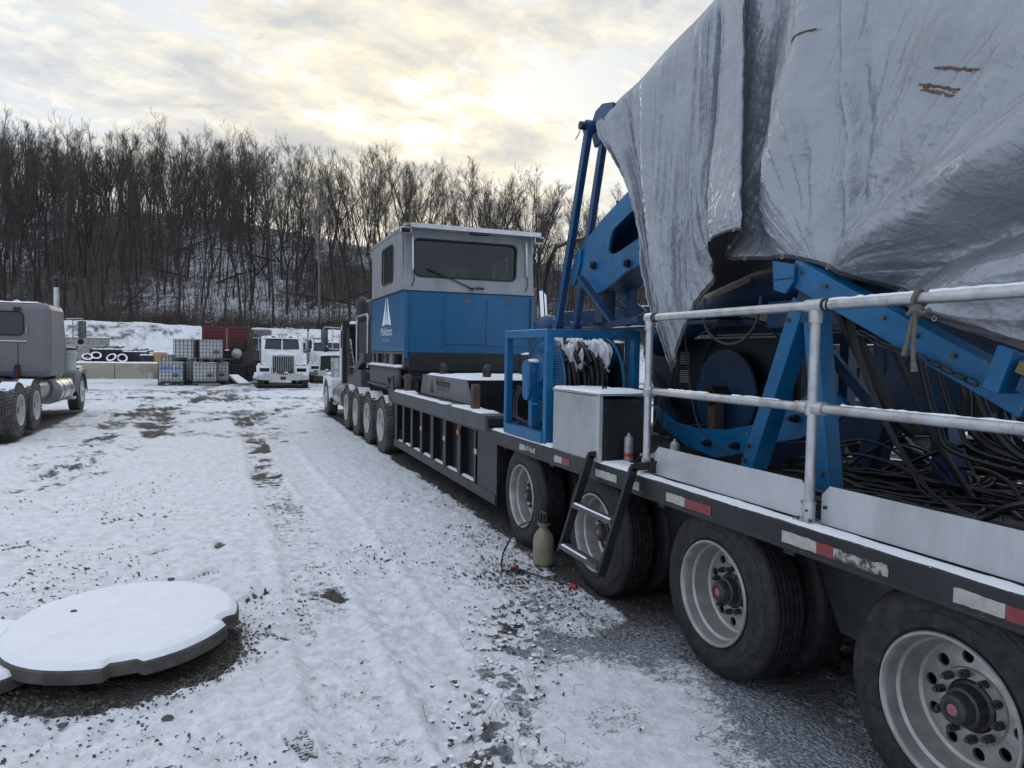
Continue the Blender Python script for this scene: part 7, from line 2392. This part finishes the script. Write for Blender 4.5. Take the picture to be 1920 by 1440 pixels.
put('snow', MB().prism([(-0.07, 39.38, 0.512), (0.33, 39.38, 0.512), (0.90, 38.92, 0.112), (0.37, 38.83, 0.112)], (0, 0, 0.03)).mesh('snow', 'snow', off=(0.4, 39, 0)), BD)

# ------------------------------------------------------------------ twin dark red hoppers on a skid with pale tanks
HP = thing('hopper_trailer', 'dark red twin-hopper trailer with pale round tanks behind the caged totes', 'trailer', (-0.1, 43, 0))
for xc, y_ in ((-0.83, 42.0), (0.42, 42.0)):
    tw_, bw_ = 0.60, 0.50
    vs = [(xc - tw_, y_, 3.02), (xc + tw_, y_, 3.02), (xc + tw_, y_ + 3.4, 3.02), (xc - tw_, y_ + 3.4, 3.02), (xc - bw_, y_ + 0.1, 1.75), (xc + bw_, y_ + 0.1, 1.75), (xc + bw_, y_ + 3.2, 1.75), (xc - bw_, y_ + 3.2, 1.75)]
    h = MB().add(vs, [(0, 1, 5, 4), (1, 2, 6, 5), (2, 3, 7, 6), (3, 0, 4, 7), (4, 5, 6, 7)])
    ho = h.build('hopper', 'hopper', HP)
    rb = MB().box((xc - tw_ - 0.04, y_ - 0.05, 2.96), (xc + tw_ + 0.04, y_ - 0.005, 3.06))
    for z in (2.80, 2.62, 2.45):
        k = (3.02 - z) / 1.27
        yy = y_ + 0.1 * k
        rb.box((xc - tw_ + 0.1 * k, yy - 0.05, z - 0.03), (xc + tw_ - 0.1 * k, yy - 0.004, z + 0.03))
    rb.box((xc - tw_ - 0.02, y_ - 0.04, 1.80), (xc - tw_ + 0.10, y_ + 0.0, 2.955)).box((xc + tw_ - 0.10, y_ - 0.04, 1.80), (xc + tw_ + 0.02, y_ + 0.0, 2.955))
    rb.build('rim_and_ribs', 'hopper', ho)
    MB().box((xc - 0.32, y_ + 0.02, 1.82), (xc + 0.32, y_ + 0.06, 2.22)).build('gate_opening', 'black', ho)
for xc in (-0.72, 0.30):
    MB().lathe([(0, 0.001), (0.04, 0.16), (0.14, 0.25), (0.24, 0.28), (2.4, 0.28)], (xc, 41.6, 1.58), 'Y', 28).build('tank', 'tank_grey', HP, smooth=True)
MB().box((-1.4, 41.9, 1.10), (1.05, 45.8, 1.24)).box((-1.35, 42.1, 0.5), (1.0, 45.6, 1.10)).box((-1.40, 41.85, 1.245), (1.05, 41.95, 1.30)).build('frame', 'rust', HP)
MB().box((-0.9, 41.5, 0.15), (0.8, 42.0, 1.05)).build('engine_housing', 'black', HP, bevel=0.05)
MB().box((-1.38, 42.2, 1.302), (1.04, 45.5, 1.745)).build('subframe', 'black', HP)
MB().box((0.55, 41.75, 0.1), (1.12, 42.05, 1.7)).build('control_locker', 'duct', HP, bevel=0.03)
mb = MB()
for k in range(7):
    x = 0.78 + 0.06 * k
    mb.tube([(x, 41.9 + 0.2 * k, 2.7 - 0.1 * (k % 3)), (x + 0.08, 41.7, 2.2), (x, 41.8, 1.6), (x + 0.05, 41.7, 1.0), (x, 41.9, 0.4)], 0.03, 6)
mb.build('pipes', 'rust', HP)
MB().box((0.9, 41.95, 1.2), (1.15, 44, 2.9)).build('ladder_frame', 'rust', HP)
for y in (42.6, 43.8):
    for x in (-1.2, 0.65):
        MB().lathe([(0, 0.1), (0, 0.5), (0.3, 0.5), (0.3, 0.1)], (x, y, 0.5), 'X', 28).build('wheel', 'rubber', HP, smooth=True)
# pale crane-type cab behind the hoppers
PC = thing('parked_cab', 'tall pale lorry cab peeping out between the red hoppers and the white lorry', 'lorry', (1.6, 45.2, 0))
MB().box((0.9, 45.0, 1.1), (2.25, 46.8, 3.02)).build('cab', 'truck_grey', PC, bevel=0.08)
MB().box((0.95, 44.99, 2.15), (1.45, 44.998, 2.72)).build('window', 'glass_dark2', PC)
MB().box((1.7, 44.7, 1.0), (2.1, 45.0, 2.6)).build('ladder', 'greysteel', PC)
MB().box((0.8, 44.6, 0.5), (2.3, 47.5, 1.1)).build('chassis', 'duct', PC)
for y in (45.2, 46.9):
    MB().lathe([(0, 0.1), (0, 0.5), (0.3, 0.5), (0.3, 0.1)], (0.8, y, 0.5), 'X', 28).build('wheel', 'rubber', PC, smooth=True)

# ------------------------------------------------------------------ barrier, block wall and dumped stuff on the terrace
BA = thing('barrier_wall', 'low stained tan concrete wall holding the snowy terrace behind the left lorry', 'wall', (-6, 47.45, 0))
for i, x in enumerate((-12.0, -9.15, -6.3, -3.45)):
    MB().box((x + 0.015, 47.30 + 0.02 * (i % 2), -0.2), (x + 2.835, 47.62, 0.905)).build('slab', 'barrier', BA, bevel=0.02)
snow_cap(-12.0, -0.6, 47.31, 48.5, 0.905, BA, 0.07, 13, res=0.12)
BW = thing('block_wall', 'dark weathered concrete block wall standing on the terrace before the snowy bank', 'wall', (-9, 54, 0.93))
rng = random.Random(17)
for r in range(3):
    x = -13.2 + (0.55 if r % 2 else 0)
    while x < -6.9 - 0.55 * (r > 1):
        L = 1.15
        o = MB().box((x + 0.01, 53.4 + rng.uniform(-.03, .03), 0.93 + r * 0.5), (x + L - 0.01, 54.0, 0.93 + r * 0.5 + 0.485)).build('block', 'concrete', BW, bevel=0.02)
        x += L
snow_cap(-13.2, -7.4, 53.38, 54.0, 2.425, BW, 0.05, 14, res=0.1)


def old_tyre(x, y, z, tilt, rz, lab):
    T = thing('old_tyre', lab, 'tyre', (x, y, z), rz, 'old tyres dumped on the terrace')
    T.rotation_euler = (tilt, 0, rz)
    T.scale = (0.62,) * 3
    MB().lathe([(0.04, 0.26), (-0.0, 0.32), (0.0, 0.44), (0.05, 0.50), (0.2, 0.50), (0.25, 0.44), (0.25, 0.32), (0.21, 0.26), (0.04, 0.26)], (0, 0, 0), 'Z', 28).build('rubber', 'rubber', T, smooth=True, world=False)
    MB().lathe([(0.235, 0.31), (0.285, 0.35), (0.285, 0.43), (0.235, 0.49)], (0, 0, 0), 'Z', 28).build('snow', 'snow', T, smooth=True, world=False)


old_tyre(-8.1, 49.9, 1.12, rad(40), 0.3, 'snow-rimmed old tyre leaning leftmost in the dumped heap')
old_tyre(-7.65, 50.1, 1.22, rad(45), 0.2, 'snow-rimmed old tyre leaning second from the left on the heap')
old_tyre(-6.75, 49.9, 1.12, rad(50), -0.4, 'snow-rimmed old tyre leaning against the middle of the heap')
old_tyre(-6.25, 50.1, 1.1, rad(60), 0.2, 'snow-rimmed old tyre at the right of the heap')
SCRAP = [('dark scrap bin', 'black', -7.2, 50.9, 1.5, 0.9, 0.75, 'black steel scrap bin with snow on its rim behind the old tyres'),
         ('dark scrap bin', 'black', -5.6, 50.9, 1.4, 0.9, 0.62, 'black steel scrap bin right of the tyres on the terrace'),
         ('crate', 'black', -4.9, 50.4, 0.8, 0.6, 0.42, 'small black crate on the terrace left of the cardboard box'),
         ('cardboard_box', 'tan', -4.15, 50.5, 0.75, 0.6, 0.62, 'tan cardboard box on the terrace heap'),
         ('trestle_table', 'greysteel', -3.55, 50.4, 1.1, 0.5, 0.40, 'low grey steel bench right of the cardboard box'),
         ('scrap_beam', 'greysteel', -2.95, 50.3, 1.2, 0.3, 0.25, 'grey scrap beam at the right end of the terrace heap')]
for nm, m_, x, y, L, D_, H_, lab in SCRAP:
    T = thing(nm.replace(' ', '_'), lab, nm.split()[-1].split('_')[-1], (x, y, 0.93))
    if nm == 'trestle_table':
        MB().box((x - L / 2, y - D_ / 2, 0.93 + H_ - 0.06), (x + L / 2, y + D_ / 2, 0.93 + H_)).build('top', m_, T)
        for s in (-1, 1):
            for q_ in (-1, 1):
                MB().box((x + s * L * 0.44 - 0.03, y + q_ * D_ * 0.4 - 0.03, 0.93), (x + s * L * 0.44 + 0.03, y + q_ * D_ * 0.4 + 0.03, 0.93 + H_ - 0.06)).build('leg', m_, T)
    elif 'bin' in nm:
        MB().prism([(x - L / 2, y - D_ / 2, 0.93), (x + L / 2, y - D_ / 2, 0.93), (x + L / 2 + 0.1, y - D_ / 2 - 0.08, 0.93 + H_), (x - L / 2 - 0.1, y - D_ / 2 - 0.08, 0.93 + H_)], (0, D_, 0)).build('body', m_, T)
        for k in range(5):
            MB().tube([(x - L / 2 + 0.3 * k, y - 0.4, 0.93 + H_ + 0.02), (x - L / 2 + 0.3 * k + 0.5, y + 0.2, 0.93 + H_ + rng.uniform(0.05, 0.2))], 0.05, 6).build('scrap_pipe', 'greysteel', T)
    else:
        MB().box((x - L / 2, y - D_ / 2, 0.93), (x + L / 2, y + D_ / 2, 0.93 + H_)).build('body', m_, T, bevel=0.01)
    snow_cap(x - L / 2, x + L / 2, y - D_ / 2, y + D_ / 2, 0.93 + H_, T, 0.07, int(x * 9) & 31, res=0.06)
BT = thing('blue_drums', 'blue plastic sheeting heaped on the terrace beside the left lorry mirror', 'sheeting', (-9.3, 50.6, 0.93))
MB().ball((-9.4, 50.6, 1.0), 0.6, 14, (1.2, 0.7, 0.55)).build('sheet', 'truck_blue', BT, smooth=True)
snow_cap(-9.6, -8.7, 50.0, 50.4, 1.05, BT, 0.1, 3, res=0.08)
# bucket, cooler and sagging black sheet in front of the barrier
BU = thing('bucket', 'white bucket standing on the ground against the tan concrete wall', 'bucket', (-4.35, 46.9, 0))
MB().lathe([(0.0, 0.001), (0.0, 0.15), (0.36, 0.18), (0.38, 0.19), (0.38, 0.17), (0.02, 0.13), (0.02, 0.001)], (-4.35, 46.9, 0.0), 'Z', 24).build('pail', 'tank_grey', BU, smooth=True)
MB().tube([(-4.53, 46.9, 0.33), (-4.5, 46.78, 0.2), (-4.35, 46.72, 0.15), (-4.2, 46.78, 0.2), (-4.17, 46.9, 0.33)], 0.008, 5).build('handle', 'greysteel', BU)
CL = thing('small_crate', 'pale plastic crate with square openings against the tan concrete wall', 'crate', (-3.5, 46.9, 0))
f_ = MB().box((-3.8, 46.7, 0), (-3.2, 47.1, 0.06)).box((-3.8, 46.7, 0.40), (-3.2, 47.1, 0.46))
for x in (-3.8, -3.53, -3.26):
    f_.box((x, 46.7, 0.062), (x + 0.06, 47.1, 0.398))
f_.build('crate_frame', 'tank_grey', CL)
MB().box((-3.72, 46.75, 0.065), (-3.28, 47.05, 0.395)).build('crate_core', 'concrete', CL)
snow_cap(-3.8, -3.2, 46.7, 47.1, 0.462, CL, 0.03, 5, res=0.06)
SH = thing('black_sheet', 'peaked black sheet leaning on the tan wall left of the totes', 'sheet', (-2.5, 46.9, 0))
MB().prism([(-3.05, 46.6, 0.2), (-2.35, 46.7, 0.72), (-1.7, 46.6, 0.25), (-1.7, 47.2, 0.2), (-3.05, 47.2, 0.15)], (0, 0, 0.03)).build('sheet', 'blackplastic', SH)
MB().box((-3.1, 46.4, 0.0), (-1.6, 47.1, 0.16)).build('sheet_base', 'wood', SH)
# utility pole on the bank
UP_ = thing('utility_pole', 'thin bare utility pole rising from the bank above the red hoppers', 'pole', (1.1, 64, 3.5))
MB().tube([(1.1, 64.0, 2.8), (1.1, 64.0, 8.4)], [0.10, 0.07], 10).build('pole', 'bark', UP_, smooth=True)

# ------------------------------------------------------------------ round timber discs under snow
def big_disc(name, label, c, r, th_, tx, ty, z, seed, notches):
    T = thing(name, label, 'disc', (c[0], c[1], z))
    T.rotation_euler = (rad(tx), rad(ty), 0)
    n = 144
    rim = []
    for k in range(n):
        a = 2 * PI * k / n
        rr_ = r + 0.004 * math.sin(5 * a + seed)
        for na, nw, nd in notches:
            d = abs((a - na + PI) % (2 * PI) - PI)
            rr_ -= nd * float(sstep(nw, nw * 0.72, np.array(d)))
        rim.append((math.cos(a) * rr_, math.sin(a) * rr_))
    vs = [(x, y, 0) for x, y in rim] + [(x * 0.998, y * 0.998, -th_) for x, y in rim] + [(x * 0.985, y * 0.985, 0.012) for x, y in rim]
    fs = [(k, n + k, n + (k + 1) % n, (k + 1) % n) for k in range(n)] + [(2 * n + k, k, (k + 1) % n, 2 * n + (k + 1) % n) for k in range(n)] + [tuple(range(2 * n, 3 * n)), tuple(range(n, 2 * n))[::-1]]
    MB().add(vs, fs).build('disc', 'disc', T, world=False)
    rows = 26
    P = np.zeros((rows, n, 3))
    for i, f in enumerate(np.linspace(0.0, 1, rows)):
        for k in range(n):
            x, y = rim[k]
            P[i, k] = (x * 0.985 * f, y * 0.985 * f, 0)
    e = 1 - np.hypot(P[..., 0], P[..., 1]) / np.maximum(1e-6, np.hypot(P[-1, :, 0], P[-1, :, 1])[None])
    P[..., 2] = 0.010 + (0.030 + 0.012 * (fbm(P[..., 0] * 6 + seed, P[..., 1] * 6, 4, seed) - 0.5)) * sstep(-0.005, 0.045, e) + 0.004 * (fbm(P[..., 0] * 30, P[..., 1] * 30, 2, seed + 3) - 0.5)
    put('snow', grid_mesh('snow', P, 'snow', closed_u=True), T)
    return T


DC = big_disc('outrigger_disc', 'large round notched timber disc under smooth snow at the lower left', (-0.62, 5.0), 0.665, 0.065, 2.0, -1.0, 0.165, 1,
              [(rad(-84), 0.15, 0.055), (rad(-18), 0.12, 0.06), (rad(75), 0.1, 0.0)])
big_disc('outrigger_disc', 'second round timber disc lying half under the larger one at the left edge', (-1.56, 4.92), 0.60, 0.06, -1, 1, 0.085, 2, [(rad(-60), 0.1, 0.04)])
MB().box((-0.75, 4.6, 0.0), (-0.45, 5.4, 0.155)).build('bearer', 'disc', DC, world=True) if False else None
BE = MB().box((-0.2, -0.35, 0), (0.1, 0.35, 0.08)).build('timber_bearer', 'disc', None)
BE.location = (-0.5, 5.05, 0)
tag(BE, 'dark timber bearer hidden in the shadow under the large round disc', 'timber')
for i, (x, y, z, r_, lab) in enumerate(((-0.93, 5.2, 0.205, 0.016, 'small grey stone resting on the snow of the round disc'), (-0.4, 5.62, 0.23, 0.02, 'pale chip lying at the far rim of the round disc'),
                                     (-0.30, 3.95, 0.012, 0.024, 'brown stone lying on the snow in front of the round disc'), (-0.78, 4.05, 0.01, 0.018, 'dark pebble on the snow left in front of the disc'))):
    mb = MB().ball((0, 0, 0), r_, 8, (1.3, 1.0, 0.7))
    o = mb.build('stone', 'stone', None)
    o.location = (x, y, z)
    tag(o, lab, 'stone')

# ------------------------------------------------------------------ what shows through the frame on the far side of the trailer
OB = thing('service_lorry', 'blue and black service lorry with white lettering seen through the trestles', 'lorry', (12.6, 10.4, 0))
dirx = Vector((0.93, -0.37, 0)).normalized()
mt = Matrix.Translation((12.2, 10.4, 0)) @ Matrix.Rotation(math.atan2(dirx.y, dirx.x), 4, 'Z')


def obox(a, b, nm, m_, par=OB):
    return MB().box(a, b, mt).build(nm, m_, par)


obox((-0.1, 0.0, 1.30), (3.4, 2.2, 2.42), 'body', 'truck_blue')
obox((-0.1, -0.012, 1.24), (3.4, -0.002, 1.31), 'trim', 'galv')
obox((-2.2, 0.1, 1.16), (0.0, 2.2, 1.25), 'bed', 'hopper')
obox((-1.7, 0.1, 1.262), (-0.12, 1.6, 2.1), 'equipment_box', 'black')
obox((-1.9, 0.05, 2.15), (-0.1, 1.7, 2.20), 'box_top', 'galv')
obox((-1.0, 0.3, 2.20), (-0.3, 1.0, 2.33), 'engine_top', 'black')
for x in (-1.75, -1.25, -0.75, -0.2):
    obox((x, 0.02, 1.262), (x + 0.05, 0.07, 2.14), 'rail_post', 'black')
obox((-1.75, 0.02, 1.70), (-0.15, 0.07, 1.75), 'rail', 'black')
obox((-0.15, 0.0, 1.0), (-0.02, 0.2, 2.65), 'cab_post', 'galv')
MB().tube([mt @ Vector(p) for p in ((-0.35, 0.5, 2.2), (-0.35, 0.5, 2.45), (-0.28, 0.5, 2.54), (-0.2, 0.5, 2.56))], 0.05, 10).build('exhaust', 'galv', OB, smooth=True)
obox((-1.55, -0.02, 1.30), (-1.42, 0.015, 1.46), 'jug', 'tank_grey')
obox((-0.85, -0.005, 1.05), (-0.65, 0.09, 1.12), 'tail_lamp', 'hubred')
obox((-2.0, 0.3, 0.6), (3.4, 1.9, 1.12), 'chassis', 'duct')
for x in (0.9, 2.1):
    o = MB().lathe([(0.02, 0.1), (0.0, 0.3), (0.0, 0.46), (0.05, 0.51), (0.27, 0.51), (0.3, 0.44)], (0, 0, 0), 'Y', 28)
    o.v = [tuple(mt @ (Vector(p) + Vector((x, 0.05, 0.51)))) for p in o.v]
    o.build('wheel', 'rubber', OB, smooth=True)
ex_ = mt.to_3x3() @ Vector((1, 0, 0))
lettering('MidAtlantic', 0.30, mt @ Vector((1.05, -0.004, 1.56)), ex_, (0, 0, 1), 'white_print', OB)
lettering('ENERGY SERVICES', 0.11, mt @ Vector((1.02, -0.004, 1.42)), ex_, (0, 0, 1), 'white_print', OB, sx=1.2)
WT = thing('white_tank', 'white horizontal tank glimpsed far behind the second handrail post', 'tank', (16, 22, 0))
MB().cyl((14.5, 20.5, 1.9), (17.5, 19.3, 1.9), 0.5, 20).build('shell', 'truck_white', WT, smooth=True)
MB().box((14.6, 19.4, 0.3), (17.4, 20.6, 1.4)).build('stand', 'duct', WT)
for x, y in ((15.0, 20.3), (17.0, 19.5)):
    MB().lathe([(0, 0.1), (0, 0.5), (0.3, 0.5), (0.3, 0.1)], (x, y - 0.4, 0.5), 'Y', 24).build('wheel', 'rubber', WT, smooth=True)
